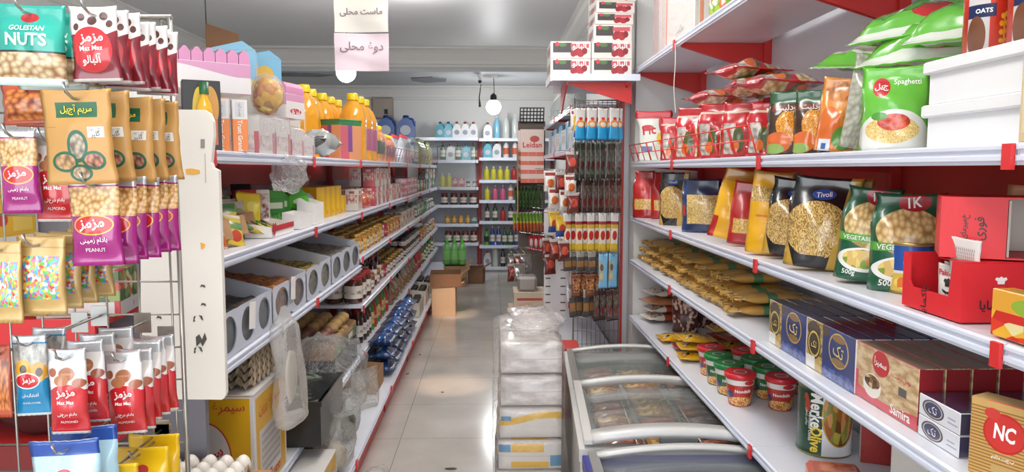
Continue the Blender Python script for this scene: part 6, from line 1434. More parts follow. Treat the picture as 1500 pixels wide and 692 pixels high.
put([('bag_body', blob(.06, .10, .12, film('sack_soft', '#ebe8e0', .16, .15, .8, .5), 11, .25, 2.2, 3)), ('contents', blob(.035, .07, .07, M_green, 8, .2, 2.5))], 'plastic_bag', 'clear bag of green cucumbers standing beyond the garlic bag', 'plastic bag', (-.715, 3.56, .172))
put([('bag_body', blob(.07, .10, .05, film('sack_soft', '#ebe8e0', .16, .15, .8, .5), 13, .3, 2.5, 3))], 'plastic_bag', 'empty crumpled clear bag lying on the floor below the bottom shelf', 'plastic bag', (-.55, 3.35, .001))
put([('carton', open_tray(.36, .4, .14, M_crd_d, .8))], 'carton', 'dark brown cardboard tray at the back of the near left shelf', 'carton', (-1.0, 3.5, .172), (0, 0, FACE_L))
put([('crate', solid(lambda bm: (add_box(bm, (-.18, -.3, 0), (.18, .3, .008)), add_box(bm, (-.18, -.3, .008), (.18, -.29, .142)), add_box(bm, (-.18, .29, .008), (.18, .3, .142)), add_box(bm, (-.18, -.29, .008), (-.17, .29, .142)), add_box(bm, (.17, -.29, .008), (.18, .29, .142))), mat('crate_black', '#22211f', .35)))], 'produce_crate', 'black plastic crate under the potato tray', 'crate', (-.985, 4.0, .3865))
pot_tray = paint('tray_green_print', '#8a6a44', [('r', 0, .2, 1, .7, '#3f7a44'), ('r', .6, .2, .8, .7, '#e0d8c8'), ('r', .35, .2, .5, .7, '#26302a')], rough=.6)
put([('tray', open_tray(.62, .34, .15, M_crd, .55)), ('printed_front', boxm(.6, .003, .06, pot_tray), (), (0, -.173, .01))], 'produce_tray', 'cardboard tray with green printed front full of potatoes', 'tray', (-.98, 4.0, .530), (0, 0, FACE_L))
M_pot = mat('potato_skin', '#b08c58', .7, noisy=.25, nscale=20); M_oni = mat('onion_skin', '#7a4a3c', .5, noisy=.25, nscale=20)
k = 0
for j in range(3):
    for i in range(6):
        for l in range(2):
            k += 1
            m_ = M_oni if i < 2 else M_pot
            put(blob(.038, .043, .033, m_, k, .12, 1.6, 2), 'onion' if i < 2 else 'potato', f"{'brown onion' if i < 2 else 'pale potato'} in the green fronted tray, {('lower', 'upper')[l]} layer, {('edge', 'middle', 'back')[j]} row, {nth(i + 1)} along", 'onion' if i < 2 else 'potato',
                (-.875 - .098 * j, 3.75 + .1 * i + R.uniform(-.003, .003), .539 + .07 * l), (0, 0, R.uniform(-.3, .3)), 'onions in the tray' if i < 2 else 'potatoes in the tray')
put([('carton', open_tray(.28, .22, .13, M_crd, .9))], 'carton', 'small brown cardboard box beside the navy packs on the bottom shelf', 'carton', (-.80, 4.42, .172), (0, 0, FACE_L))
put([('pouch', bag(.2, .22, .1, film('sack_soft', '#ebe8e0', .16, .15, .8, .5), None, (), 3, 'stand', wr=.3))], 'plastic_bag', 'tall clear bag standing before the small brown cardboard box', 'plastic bag', (-.72, 4.05, .172), (0, 0, .9))
# cartons on the floor at the far end
def carton_open(label, x, y, z, w, d, h, rz, m_=M_crd, flap=True):
    t = thing('carton', label, 'carton', (x, y, z), (0, 0, rz), 'brown cartons at the aisle end')
    raw('carton_body', solid(lambda bm: (add_box(bm, (-w / 2, -d / 2, 0), (w / 2, d / 2, .004)), add_box(bm, (-w / 2, -d / 2, .004), (w / 2, -d / 2 + .005, h)), add_box(bm, (-w / 2, d / 2 - .005, .004), (w / 2, d / 2, h)), add_box(bm, (-w / 2, -d / 2 + .005, .004), (-w / 2 + .005, d / 2 - .005, h)), add_box(bm, (w / 2 - .005, -d / 2 + .005, .004), (w / 2, d / 2 - .005, h))), m_), t)
    if flap: raw('flap', solid(lambda bm: add_prism(bm, [(w / 2 - .002, h - .002), (w / 2 + .09, h + .05), (w / 2 + .088, h + .055), (w / 2 - .006, h + .002)], 1, -d / 2, d / 2), m_), t)
    return t
carton_open('tall pale carton with open flaps standing at the foot of the left shelves', -.505, 7.62, .001, .24, .34, .30, 0, mat('carton_pale', '#bfa384', .75))
carton_open('reddish brown carton stacked on the pale carton near the green bottles', -.49, 7.62, .303, .32, .36, .13, .05, M_crd_d)
put([('contents', blob(.1, .12, .04, mat('teal_goods', '#8fa3a0', .4, noisy=.4, nscale=15), 3, .2, 2.))], 'plastic_bag', 'greyish film bundle in the reddish brown carton', 'bundle', (-.49, 7.62, .31))
carton_open('brown carton under the green bottle pack before the back wall', -.49, 9.55, .001, .28, .34, .26, .0, M_crd)
put([('insert', boxm(.26, .31, .25, M_crd_d))], 'cardboard_insert', 'closed inner box filling the carton under the green bottles', 'cardboard', (-.49, 9.55, .0055), (0, 0, 0))
gb = bottle_kit(.048, .33, mat('bottle_bright_green', '#4cb52a', .12, coat=.8), mat('cap_lime', '#5ac23a', .4), mat('label_lime', '#7ad04a', .4))
pack('bottle_pack', 'shrink-wrapped pack of bright green bottles on a brown carton', 'bottle pack', gb, 3, 2, .048, (-.50, 9.55, .266), .33)
carton_open('low brown carton beside the green bottle pack', -.22, 9.75, .001, .2, .3, .2, -.1, M_crd_d)
# bits of litter on the tiles
for i, (px, py, s) in enumerate([(660, 687, .03), (597, 548, .02), (560, 510, .018), (648, 575, .012), (615, 520, .012)]):
    v = P(px, py, Z=.003)
    tag(raw('floor_scrap', blob(s, s * .35, .003, mat('scrap', '#4a443e', .8), i, .4, 3., 2), None, (v.x, v.y, .001), (0, 0, i)), f'dark scrap lying on the floor tiles, {nth(i + 1)} largest of them', 'litter', 'scraps on the floor')

# ================================================================ FREEZERS
M_fz = mat('freezer_white', '#dcdbd8', .3, coat=.3); M_fb = mat('freezer_blue', '#2b2f86', .35, coat=.3)
M_fa = mat('freezer_alu', '#b9bab8', .3, metal=.6); M_fin = mat('freezer_inside', '#a9afac', .5)
M_glass = film('freezer_glass', '#8a9290', .05, .04, 0., .45)
def freezer(label, loc, rz, L, Wd, zt, two):
    """local: Y along the length, X across; origin on the floor"""
    t = thing('chest_freezer', label, 'freezer', loc, (0, 0, rz), 'glass topped chest freezers')
    hx, hy = Wd / 2, L / 2
    raw('cabinet', solid(lambda bm: (add_box(bm, (-hx, -hy, .05), (hx, hy, .10)), add_box(bm, (-hx, -hy, .10), (-hx + .05, hy, zt - .05)), add_box(bm, (hx - .05, -hy, .10), (hx, hy, zt - .05)), add_box(bm, (-hx + .05, -hy, .10), (hx - .05, -hy + .05, zt - .05)), add_box(bm, (-hx + .05, hy - .05, .10), (hx - .05, hy, zt - .05))), M_fb if not two else M_fz), t)
    raw('liner', solid(lambda bm: (add_box(bm, (-hx + .051, -hy + .051, .102), (hx - .051, hy - .051, .11)), add_box(bm, (-hx + .051, -hy + .051, .11), (-hx + .056, hy - .051, zt - .05)), add_box(bm, (hx - .056, -hy + .051, .11), (hx - .051, hy - .051, zt - .05)), add_box(bm, (-hx + .056, -hy + .051, .11), (hx - .056, -hy + .056, zt - .05)), add_box(bm, (-hx + .056, hy - .056, .11), (hx - .056, hy - .051, zt - .05))), M_fin), t)
    rm = M_fz if two else M_fb
    raw('top_rim', solid(lambda bm: (add_box(bm, (-hx - .005, -hy - .005, zt - .0495), (-hx + .055, hy + .005, zt)), add_box(bm, (hx - .055, -hy - .005, zt - .0495), (hx + .005, hy + .005, zt)), add_box(bm, (-hx + .055, -hy - .005, zt - .0495), (hx - .055, -hy + .055, zt)), add_box(bm, (-hx + .055, hy - .055, zt - .0495), (hx - .055, hy + .005, zt))), rm), t)
    for sx in (-1, 1):
        for sy in (-1, 1): raw('foot', lathe([(.0, 0.001, M_black), (.025, 0.001, M_black), (.02, .05, M_black)], 10), t, (sx * (hx - .06), sy * (hy - .06), 0))
    n = 2
    seg = (2 * hy) / n
    def arc(u, lift): return zt + lift + .032 * (1 - (2 * u - 1) ** 2)
    for k in range(n):
        y0 = -hy + seg * k + .004; y1 = y0 + seg + (.05 if k == 0 else -.008); lift = .018 if k == 0 else .004
        g0, g1 = -hx + .045, hx - .045
        N = 14
        def curve(bm, ya, yb, za, zb, m0=0):
            A = []
            for i in range(N + 1):
                u = i / N; x = g0 + (g1 - g0) * u; z = arc(u, lift)
                A.append([bm.verts.new((x, ya, z + za)), bm.verts.new((x, yb, z + za)), bm.verts.new((x, yb, z + zb)), bm.verts.new((x, ya, z + zb))])
            for a, b in zip(A, A[1:]):
                for q in range(4): bm.faces.new([a[q], b[q], b[(q + 1) % 4], a[(q + 1) % 4]]).smooth = True
            bm.faces.new(A[0][::-1]); bm.faces.new(A[-1])
        lid = raw('glass_lid', solid(lambda bm: curve(bm, y0 + .03, y1 - .03, 0.001, .006), M_glass), t)
        raw('lid_end_frame', solid(lambda bm: curve(bm, y0, y0 + (.045 if k else .10), -.004, .02), M_fz), lid)
        raw('lid_end_frame', solid(lambda bm: curve(bm, y1 - .04, y1, -.004, .014), M_fz), lid)
        for x0 in (g0 - .03, g1 - .005):
            raw('lid_side_frame', solid(lambda bm: add_box(bm, (x0, y0, zt + lift - .003), (x0 + .035, y1, zt + lift + .014)), M_fa if k else M_fz), lid)
        if k == 0 or not two:
            raw('handle', solid(lambda bm: add_box(bm, (-.07, y0 - .012, arc(.5, lift) - .03), (.07, y0 + .012, arc(.5, lift) - .002)), mat('handle_grey', '#77787a', .4)), lid)
    for i in range(2):
        raw('divider_rail', solid(lambda bm: add_tube(bm, [(-.13 + .26 * i, -hy + .057, zt - .046), (-.13 + .26 * i, hy - .057, zt - .046)], .004, 6), M_chrome), t)
    return t
FZ1 = (.74, 3.43, 0); fr1 = -.055
freezer('white glass-topped chest freezer beside the tissue packs, two curved lids', FZ1, fr1, 1.5, .74, .444, True)
freezer('blue rimmed chest freezer with glass lid nearest the camera', (.70, 2.05, 0), -.02, 1.12, .76, .45, False)
ice = paint('ice_gold', '#a5763a', [('r', .1, .1, .9, .9, ('noise', '#8a5a2a', '#e6bd62', (3., 9.)))], rough=.2, coat=.8)
ice2 = paint('ice_brown', '#7a4636', [('r', .15, .1, .85, .9, ('noise', '#8a4a3a', '#c88a72', (4., 6.)))], rough=.2, coat=.8)
ice3 = paint('ice_pale', '#b5aca8', [('r', .1, .2, .9, .8, ('noise', '#8a5a50', '#d0c6c2', (4., 6.)))], rough=.2, coat=.8)
ik = [bag(.078, .18, .03, m_, None, (), 170 + i, 'pillow', wr=.1) for i, m_ in enumerate((ice, ice2, ice3))]
def stock(fl, lab, zc, ny, sp_, xs, kinds):
    c, s = math.cos(fl[1]), math.sin(fl[1])
    n = 0
    for j in range(ny):
        for i, x in enumerate(xs):
            y = (j - (ny - 1) / 2) * sp_; k = kinds[(i + (j % 5 == 4)) % len(kinds)]; n += 1
            put([('wrapper', ik[k])], 'ice_cream', f"{('gold foil', 'brown', 'pale')[k]} ice cream in the {lab}, {nth(j + 1)} row, {nth(i + 1)} across", 'ice cream',
                (fl[0][0] + x * c - y * s + R.uniform(-.006, .006), fl[0][1] + x * s + y * c, zc + R.uniform(-.003, .003)), (-PI / 2 + R.uniform(-.02, .02), 0, PI / 2 + fl[1] + R.uniform(-.04, .04)), 'ice creams in the freezers')
stock((FZ1, fr1), 'white freezer', .372, 14, .09, (-.098, .10, .298), (1, 0, 1, 2))
put(boxm(.6, 1.34, .23, [M_fin] * 6), 'freezer_basket_box', 'grey box of frozen goods under the ice creams in the white freezer', 'box', (FZ1[0], FZ1[1], .111), (0, 0, fr1))
stock(((.70, 2.05, 0), -.02), 'blue rimmed freezer', .375, 10, .09, (-.098, .10, .298), (1, 2, 1))
put(boxm(.62, .96, .23, [M_fin] * 6), 'freezer_basket_box', 'grey box of frozen goods under the ice creams in the blue rimmed freezer', 'box', (.70, 2.05, .111), (0, 0, -.02))

# ================================================================ TISSUE PACK STACK
roll_w = paint('tissue_white', '#d9d3cf', [('r', 0, 0, 1, 1, ('noise', '#c9c1bd', '#e6e1dd', (3., 4.)))], rough=.3, coat=.4)
def tpaint(n, lay): return paint('tissue_' + n, '#d6cfca', lay, rough=.22, coat=.7, bump=.7)
t_pl = tpaint('plain', [('r', 0, 0, 1, 1, ('noise', '#c2b9b4', '#e4dedb', (3., 3.))), ('r', .0, .47, 1, .49, '#b9afaa')])
t_y = tpaint('yellow', [('r', .0, .47, 1, .49, '#b9afaa'), ('w', .80, .13, 4., -1.6, '#d9aa1c'), ('w', .56, .13, 4., -1.6, '#d6cfca'), ('r', .02, .60, .18, .76, '#4a86b0')])
t_y2 = tpaint('yellow_band', [('r', .0, .47, 1, .49, '#b9afaa'), ('r', .2, .62, .72, .94, '#d9aa1c'), ('r', .0, .62, .19, .9, '#4a86b0'), ('r', .2, .05, .8, .28, '#dfae1f'), ('r', .82, .1, 1, .5, '#4a86b0')])
t_b = tpaint('blue', [('r', 0, .1, 1, .8, ('noise', '#5a86b0', '#c9d4dc', (4., 4.))), ('r', 0, .8, 1, 1, '#dfae1f')])
TX0, TX1 = .035, .305
def tpack(m_, w, d, h, logo=False):
    bm = bmesh.new(); uvl = bm.loops.layers.uv.new('UVMap'); n = 10
    P6 = [(Vector((-w / 2, -d / 2, 0)), Vector((w, 0, 0)), Vector((0, 0, h))), (Vector((w / 2, -d / 2, 0)), Vector((0, d, 0)), Vector((0, 0, h))), (Vector((w / 2, d / 2, 0)), Vector((-w, 0, 0)), Vector((0, 0, h))), (Vector((-w / 2, d / 2, 0)), Vector((0, -d, 0)), Vector((0, 0, h))), (Vector((-w / 2, -d / 2, h)), Vector((w, 0, 0)), Vector((0, d, 0))), (Vector((-w / 2, d / 2, 0)), Vector((w, 0, 0)), Vector((0, -d, 0)))]
    def S(o, a, b, u, v, off=0.):
        nrm = a.cross(b).normalized(); p = o + a * u + b * v
        e = min(u, 1 - u, v, 1 - v)
        bulge = .007 * math.sin(PI * min(1, e * 4) / 2) + .004 * noise.noise(p * 22) * min(1, e * 8)
        q = p + nrm * (bulge + off)
        c = Vector((0, 0, h / 2)); return q
    for o, a, b in P6:
        g = [[bm.verts.new(S(o, a, b, i / n, j / n)) for i in range(n + 1)] for j in range(n + 1)]
        for j in range(n):
            for i in range(n):
                f = bm.faces.new([g[j][i], g[j][i + 1], g[j + 1][i + 1], g[j + 1][i]]); f.smooth = True
                for lp, (x, y) in zip(f.loops, ((i, j), (i + 1, j), (i + 1, j + 1), (i, j + 1))): lp[uvl].uv = (x / n, y / n)
    bmesh.ops.remove_doubles(bm, verts=bm.verts, dist=.002)
    mats = [m_]
    if logo:
        o, a, b = P6[0]; decal(bm, lambda u, v: S(o, a, b, u, v, .0015), w, h, ('t', 'پاپیا', .10, .75, .14, 0, white, .03), slot(mats, white))
    return finish(bm, mats)
ty = [('t_pl', t_pl), ('t_pl', t_pl), ('t_y', t_y), ('t_y2', t_y2), ('t_b', t_b)]
zs = 0.002
tw = TX1 - TX0
rows = [(t_b, .145, .022, 'second lowest, blue printed'), (t_y2, .145, .012, 'yellow banded with blue ends'), (t_y, .148, .006, 'wavy yellow printed'), (t_pl, .148, 0., 'plain white below the top one'), (t_pl, .150, .0, 'plain white topmost')]
zz = .002
for i, (m_, h, ex, l) in enumerate(rows):
    for dpt in range(2):
        put([('pack', tpack(m_, tw + ex, .285, h - .018, False))], 'tissue_pack', f"toilet tissue pack, {l}, {('front', 'rear')[dpt]} column beside the freezer", 'tissue pack', ((TX0 + TX1) / 2 - ex / 2 - .0, 3.35 + .305 * dpt, zz + .009), (0, 0, 0), 'toilet tissue packs')
    zz += h
def drape(bm):
    # loose clear film over the stack: bulging sleeve with folds
    n, mth = 40, 14; rings = []
    x0, x1, y0, y1 = TX0 - .035, TX1 + .012, 3.19, 3.815
    cx, cy = (x0 + x1) / 2, (y0 + y1) / 2
    for j in range(mth + 1):
        v = j / mth; z = .02 + (zz + .012 - .02) * min(1, v * 1.12); s = 1 if v < .88 else 1 - (v - .88) / .12 * .55
        row = []
        for i in range(n):
            a = 2 * PI * i / n; ca, sa = math.cos(a), math.sin(a); m_ = max(abs(ca), abs(sa))
            k = s * (1 + .035 * noise.noise(Vector((ca * 3, sa * 3, v * 5))) + .02 * (1 - v))
            row.append(bm.verts.new((cx + (x1 - x0) / 2 * ca / m_ * k, cy + (y1 - y0) / 2 * sa / m_ * k, z + .012 * noise.noise(Vector((ca * 4, sa * 4, 2))))))
        rings.append(row)
    for A, B in zip(rings, rings[1:]):
        for i in range(n): bm.faces.new([A[i], A[(i + 1) % n], B[(i + 1) % n], B[i]]).smooth = True
tag(raw('shrink_film_sleeve', solid(drape, film('sleeve_film', '#ffffff', .07, .06)), None), 'loose clear film sleeve wrapped round the stack of toilet tissue packs', 'plastic wrap')
put([('film', blob(.13, .30, .035, film('wrap_film2', '#f4efee', .08, .08, 1., .4), 4, .35, 3., 4))], 'plastic_wrap', 'crumpled clear film lying on top of the tissue stack', 'plastic wrap', (.19, 3.5, zz + .005))
put([('pack', tpack(t_pl, .2, .3, .2))], 'tissue_pack', 'pinkish film-wrapped tissue pack behind the stack near the snack rack', 'tissue pack', (.19, 4.08, .502), (0, 0, .1))
put([('pack', tpack(t_pl, .26, .36, .49))], 'tissue_pack', 'tall film-wrapped tissue bale on the floor supporting the rear pack', 'tissue pack', (.19, 4.08, .002))

# ================================================================ SNACK RACK ON THE FAR RIGHT
GY = 4.66
t = thing('wire_grid_rack', 'tall wire grid rack of hanging snacks between the aisle and the pasta shelves', 'display rack', (.60, GY, 0))
a0 = P(842, 150, Y=GY).x; a1 = P(910, 150, Y=GY).x
def gw(bm):
    for i in range(11): x = a0 + (a1 - a0) * i / 10; add_tube(bm, [(x - .6, 0, .1), (x - .6, 0, 1.93)], .0022, 5)
    for i in range(22): z = .12 + i * .0855; add_tube(bm, [(a0 - .6, .003, z), (a1 - .6, .003, z)], .0022, 5)
raw('wire_mesh', solid(gw, M_wire), t)
raw('frame', solid(lambda bm: (add_tube(bm, [(a0 - .6, 0, .02), (a0 - .6, 0, 1.94)], .005, 6), add_tube(bm, [(a1 - .6, 0, .02), (a1 - .6, 0, 1.94)], .005, 6), add_tube(bm, [(a0 - .605, 0, 1.93), (a1 - .595, 0, 1.93)], .005, 6), add_tube(bm, [(a0 - .605, 0, .1), (a1 - .595, 0, .1)], .005, 6)), M_wire), t)
for i, y in enumerate((.02,)):
    raw('red_post', solid(lambda bm: add_box(bm, (a1 - .6 + .012 + .02 * i, y, .002), (a1 - .6 + .026 + .02 * i, y + .014, 1.95)), M_red), t)
s_chip = paint('chip_blue', '#2a9ad0', [('r', 0, .45, 1, 1, '#d9d6d2'), ('e', .5, .5, .45, .12, '#d88a35'), ('e', .5, .48, .3, .07, '#e6dcc8'), ('e', .5, .66, .2, .05, '#c8303a')], rough=.15, coat=.9)
s_dg = paint('seed_dark', '#4a4a42', [('r', .1, .15, .9, .8, ('noise', '#2f302a', '#7a7a70', (6., 8.))), ('e', .5, .4, .25, .1, '#6a2f2a')], rough=.2, coat=.8)
s_db = paint('seed_brown', '#4f3a34', [('r', .1, .15, .9, .8, ('noise', '#33221f', '#8a7a70', (6., 8.))), ('e', .5, .3, .3, .14, '#7a2f2f')], rough=.2, coat=.8)
s_gs = paint('sachet_gold_white', '#c9a43a', [('r', 0, .78, 1, 1, '#d6d2cf'), ('r', .1, .2, .9, .6, '#e2dcd2'), ('e', .5, .42, .3, .12, '#b8322f'), ('r', 0, .70, 1, .78, '#8a2530'), ('e', .5, .14, .3, .08, '#d8b53a')], rough=.15, coat=.9)
s_sil = paint('sachet_silver_dark', '#5a5654', [('r', .1, .2, .9, .5, '#a87a4a'), ('r', 0, .7, 1, 1, '#a9a6a3')], rough=.15, coat=.9, metal=.2)
s_lb = paint('pack_light_blue', '#7fbbe0', [('r', 0, .2, .4, .8, '#a8a49a'), ('e', .3, .6, .2, .1, '#6a5a3a'), ('e', .3, .35, .2, .1, '#c9b98a')], rough=.2, coat=.7)
s_br = paint('stick_brown', '#7a4a35', [('r', .1, .2, .9, .8, ('noise', '#4a2a20', '#c98a5a', (5., 9.)))], rough=.2, coat=.7)
HR = [0]
def rackrow(m_, desc, cat, n, px0, px1, ytop, hpx, wpx, group, fat=.15, yaw=.75, depth=2):
    y0 = GY - .17
    A, B = P(px0, ytop, Y=y0), P(px1, ytop, Y=y0)
    w = pxm(wpx, y0) * .9; h = pxm(hpx, y0)
    ms = [bag(w, h, w * fat, m_, None, (), 180 + HR[0] * 3 + k, 'pillow', wr=.22, nu=10, nv=14) for k in range(2)]; HR[0] += 1
    for i in range(n):
        x = A.x + (B.x - A.x) * i / max(1, n - 1)
        for k in range(depth):
            put([('pouch', ms[(i + k) % 2])], 'hanging_snack_bag', f"{desc}, {nth(i + 1)} hook from aisle, {('front', 'rear')[k]}", cat, (x + .004 * k, y0 + .002 + .06 * k + .03 * (i % 2), A.z - h), (R.uniform(-.02, .02), R.uniform(-.05, .05), yaw + R.uniform(-.03, .03)), group)
        hx_ = thing('hanging_display_hook', f'chrome hook for {desc}, {nth(i + 1)} from the aisle', 'hook', (x, GY, A.z - .012), group='chrome hooks of the far rack')
        raw('clip_plate', solid(lambda bm: add_box(bm, (-.012, -.006, -.015), (.012, -.003, .015)), M_hook), hx_)
        raw('prong', solid(lambda bm: add_tube(bm, [(0, -.004, 0), (0, -.17, -.002), (0, -.185, .012)], .0024, 6), M_hook), hx_)
rackrow(s_chip, 'blue chip bag, top row of far rack', 'chip bag', 8, 850, 908, 158, 46, 20, 'chip bags of the far rack', yaw=.5)
rackrow(s_dg, 'dark grey seed bag, second row of far rack', 'seed bag', 9, 846, 907, 208, 56, 15, 'grey seed bags of the far rack', yaw=.8)
rackrow(s_db, 'dark brown seed bag, third row of far rack', 'seed bag', 9, 840, 906, 262, 50, 15, 'brown seed bags of the far rack', yaw=.8)
rackrow(s_gs, 'gold sachet, fourth row of far rack', 'sachet', 9, 832, 900, 312, 58, 15, 'gold sachets of the far rack', yaw=.35)
rackrow(s_sil, 'dark silvery pouch, fifth row of far rack', 'pouch', 5, 832, 868, 368, 30, 16, 'silvery pouches of the far rack', yaw=.4)
rackrow(s_lb, 'light blue pack low on far rack', 'pack', 2, 884, 899, 372, 52, 17, 'light blue packs of the far rack', yaw=.3)
rackrow(s_br, 'brown stick bag, sixth row of far rack', 'snack bag', 4, 844, 876, 402, 34, 18, 'brown bags of the far rack', yaw=.3)
rackrow(s_sil, 'dark silvery pouch, lowest row of far rack', 'pouch', 4, 840, 868, 424, 42, 14, 'low silvery pouches of the far rack', yaw=.4)
rackrow(s_db, 'brown seed bag, lowest row of far rack', 'seed bag', 4, 874, 904, 424, 48, 13, 'low brown bags of the far rack', yaw=.5)
# white slotted panel on the end of the far gondola
def slotted(label, px0, px1, py0, py1, y, hasslots):
    A, B = P(px0, py0, Y=y), P(px1, py1, Y=y)
    t = thing('hanging_slotted_panel', label, 'panel', ((A.x + B.x) / 2, y, B.z), group='white slotted panels')
    w, h = B.x - A.x, A.z - B.z
    raw('sheet', solid(lambda bm: add_prism(bm, [(-w / 2, 0), (w / 2, 0), (w / 2, h - .02), (w / 2 - .02, h), (-w / 2 + .02, h), (-w / 2, h - .02)], 1, 0, .012), mat('panel_white', '#d9d6d8', .5)), t)
    if hasslots:
        for i in range(6):
            for sx in (-1, 1):
                raw('slot', solid(lambda bm: add_box(bm, (sx * w * .33 - .016, -.0012, h * (.08 + .16 * i)), (sx * w * .33 + .016, 0, h * (.08 + .16 * i) + .008)), M_slot), t)
slotted('white slotted sheet beside the lower snack pouches on the far rack', 797, 830, 388, 462, 4.70, True)
slotted('white slotted sheet above the brown sachets on the gondola end', 797, 828, 304, 345, 4.86, False)
# mixed goods hung on the aisle side of the far gondola
s_wh = paint('bag_white_mixed', '#d9d2cc', [('e', .5, .4, .3, .2, '#b8602f'), ('r', .1, .75, .9, .9, '#8a3a35')], rough=.2, coat=.7)
s_re = paint('bag_red_brown', '#6a2f2a', [('e', .5, .5, .3, .2, '#b84a3a'), ('r', 0, .85, 1, 1, '#b9b2ac')], rough=.2, coat=.7)
s_bl2 = paint('bag_yellow_blue', '#c9a43a', [('e', .5, .4, .3, .2, '#b8452f'), ('r', 0, 0, 1, .3, '#2f4a8a')], rough=.2, coat=.7)
gm = [('white', s_wh), ('reddish brown', s_re), ('yellow and blue', s_bl2)]
tdef = [(806, 250, 0), (822, 252, 1), (836, 256, 0), (812, 275, 0), (828, 278, 0), (840, 282, 1), (812, 310, 2), (822, 316, 2), (834, 312, 0), (802, 348, 1), (814, 350, 1), (826, 352, 1), (806, 372, 1), (838, 222, 1), (844, 160, 0), (848, 170, 2)]
for i, (px, py, k) in enumerate(sorted(tdef, key=lambda q: q[1])):
    ty_ = 4.58 - .05 * (i % 3)
    a = P(px, py, Y=ty_)
    put([('pouch', bag(.085, .13, .03, gm[k][1], None, (), 220 + i, 'pillow', wr=.25, nu=10, nv=14)), ('hang_strip', solid(lambda bm: add_tube(bm, [(0, 0, .128), (0, .04, .14), (0, .30, .141)], .002, 5), M_hook))], 'hanging_snack_bag', f"{gm[k][0]} snack pouch hanging left of the far rack, {nth(i + 1)} from the top", 'snack bag', (a.x, ty_, a.z - .13), (0, 0, .4 + R.uniform(-.2, .2)), 'mixed pouches left of the far rack')
# boxes at the foot of the rack
for i, (x, y, z, w, h, c, l) in enumerate([(.44, 4.44, .002, .22, .30, '#8f2a26', 'dark red carton on the floor under the snack rack'), (.44, 4.44, .316, .16, .10, '#b8352f', 'bright red box on the dark red carton under the slotted sheet'), (.72, 4.44, .002, .2, .2, '#6a2a24', 'brown red carton under the snack rack beside the freezer'), (.30, 6.1, .002, .34, .34, '#b59a80', 'tan carton on the floor beyond the snack rack'), (.30, 6.1, .344, .26, .14, '#c9b8a4', 'pale tray carton stacked on the tan carton')]):
    put([('carton', boxm(w, .22 if y < 5 else .3, h, paint('foot_box_%d' % i, c, [('r', .1, .2, .6, .5, '#c9a890'), ('r', .1, .6, .9, .75, '#a8452f')], rough=.5))), ('lid', boxm(w + .004, .225 if y < 5 else .305, .012, mat('foot_lid_%d' % i, c, .5)), (), (0, 0, h + .0005))], 'carton', l, 'carton', (x, y, z))
put(boxm(.16, .2, .12, [mat('foil_lid', '#c9c6c2', .2, metal=.7)] * 6, bev=.02), 'foil_tray', 'shiny silver foil pack on the pale tray carton', 'foil pack', (.28, 6.08, .50))
met = mat('foil_bag', '#a9a7a4', .18, metal=.7)
for i in range(5):
    yy_ = 6.6 - .07 * i
    a = P(752 + 9 * (i % 3), 372 + 14 * (i // 3), Y=yy_)
    put([('pouch', bag(.11, .16, .05, met if i % 2 == 0 else s_re, None, (), 240 + i, 'pillow', wr=.35)), ('hang_strip', solid(lambda bm: add_tube(bm, [(0, 0, .155), (0, .15, .2), (.25, .15, .21)], .002, 5), M_hook))], 'hanging_snack_bag', f"{'shiny foil' if i % 2 == 0 else 'reddish'} pouch hanging below the orange packets, {nth(i + 1)} of five", 'pouch', (a.x, yy_, a.z - .16), (0, 0, .3), 'pouches below the card display')

# cherry cartons on the end cap shelf
ch = paint('carton_cherry', '#ddd6d0', [('r', .06, .35, .52, .92, '#3a3636'), ('e', .30, .8, .1, .12, '#4a6a3a'), ('e', .62, .42, .10, .26, '#8a1f28'), ('e', .74, .34, .10, .26, '#9a2530'), ('e', .56, .30, .07, .2, '#8a1f28'), ('e', .84, .44, .07, .2, '#7a1a22'), ('r', .5, .62, .95, .86, '#b8505a'), ('e', .16, .84, .05, .13, '#b8303a')], rough=.35)
chs = paint('carton_cherry_side', '#cfc8c2', [('r', .1, .3, .9, .8, '#8a7f7c'), ('e', .5, .5, .2, .25, '#8a1f28')], rough=.35)
ck = [('carton', boxm(.248, .3, .103, [ch, chs, ch, chs, M_wt, M_wt], [(0, ('t', 'آلبالو', .72, .74, .36, .05, white, .02))]))]
ex = P(866, 104, Y=4.58).x
n = 0
for l in range(2):
    for c in range(2):
        n += 1
        put(ck, 'juice_carton', f"cherry printed carton on the overhead shelf, {('lower', 'upper')[l]} row, {('aisle side', 'wall side')[c]}", 'carton', (ex - .125 + .252 * c, 4.74, 2.0715 + .105 * l), (0, 0, 0), 'cherry printed cartons')
for l in range(4):
    put([('carton', boxm(.235, .28, .068 if l else .103, [ch, chs, ch, chs, M_wt, M_wt]))], 'juice_carton', f"cherry printed carton in the tall wall side stack, {nth(l + 1)} above the two lower rows", 'carton', (ex + .135 + .004 * l, 4.75, 2.0715 + .21 + (0 if l == 0 else .035) + .070 * l), (0, 0, .03 * l), 'cherry printed cartons')
put(boxm(.16, .2, .05, [mat('red_box2', '#b02a2c', .4)] * 6), 'carton', 'flat red box on top of the cherry printed carton stack', 'carton', (ex + .11, 4.75, 2.0715 + .21 + .035 + .28 + .001), (0, 0, .1))
put([('carton', boxm(.22, .26, .20, chs)), ('film', boxm(.23, .27, .21, film('clear_film'), bev=.01))], 'carton', 'film-wrapped carton behind the aisle end of the cherry cartons', 'carton', (.67, 5.2, 2.052))
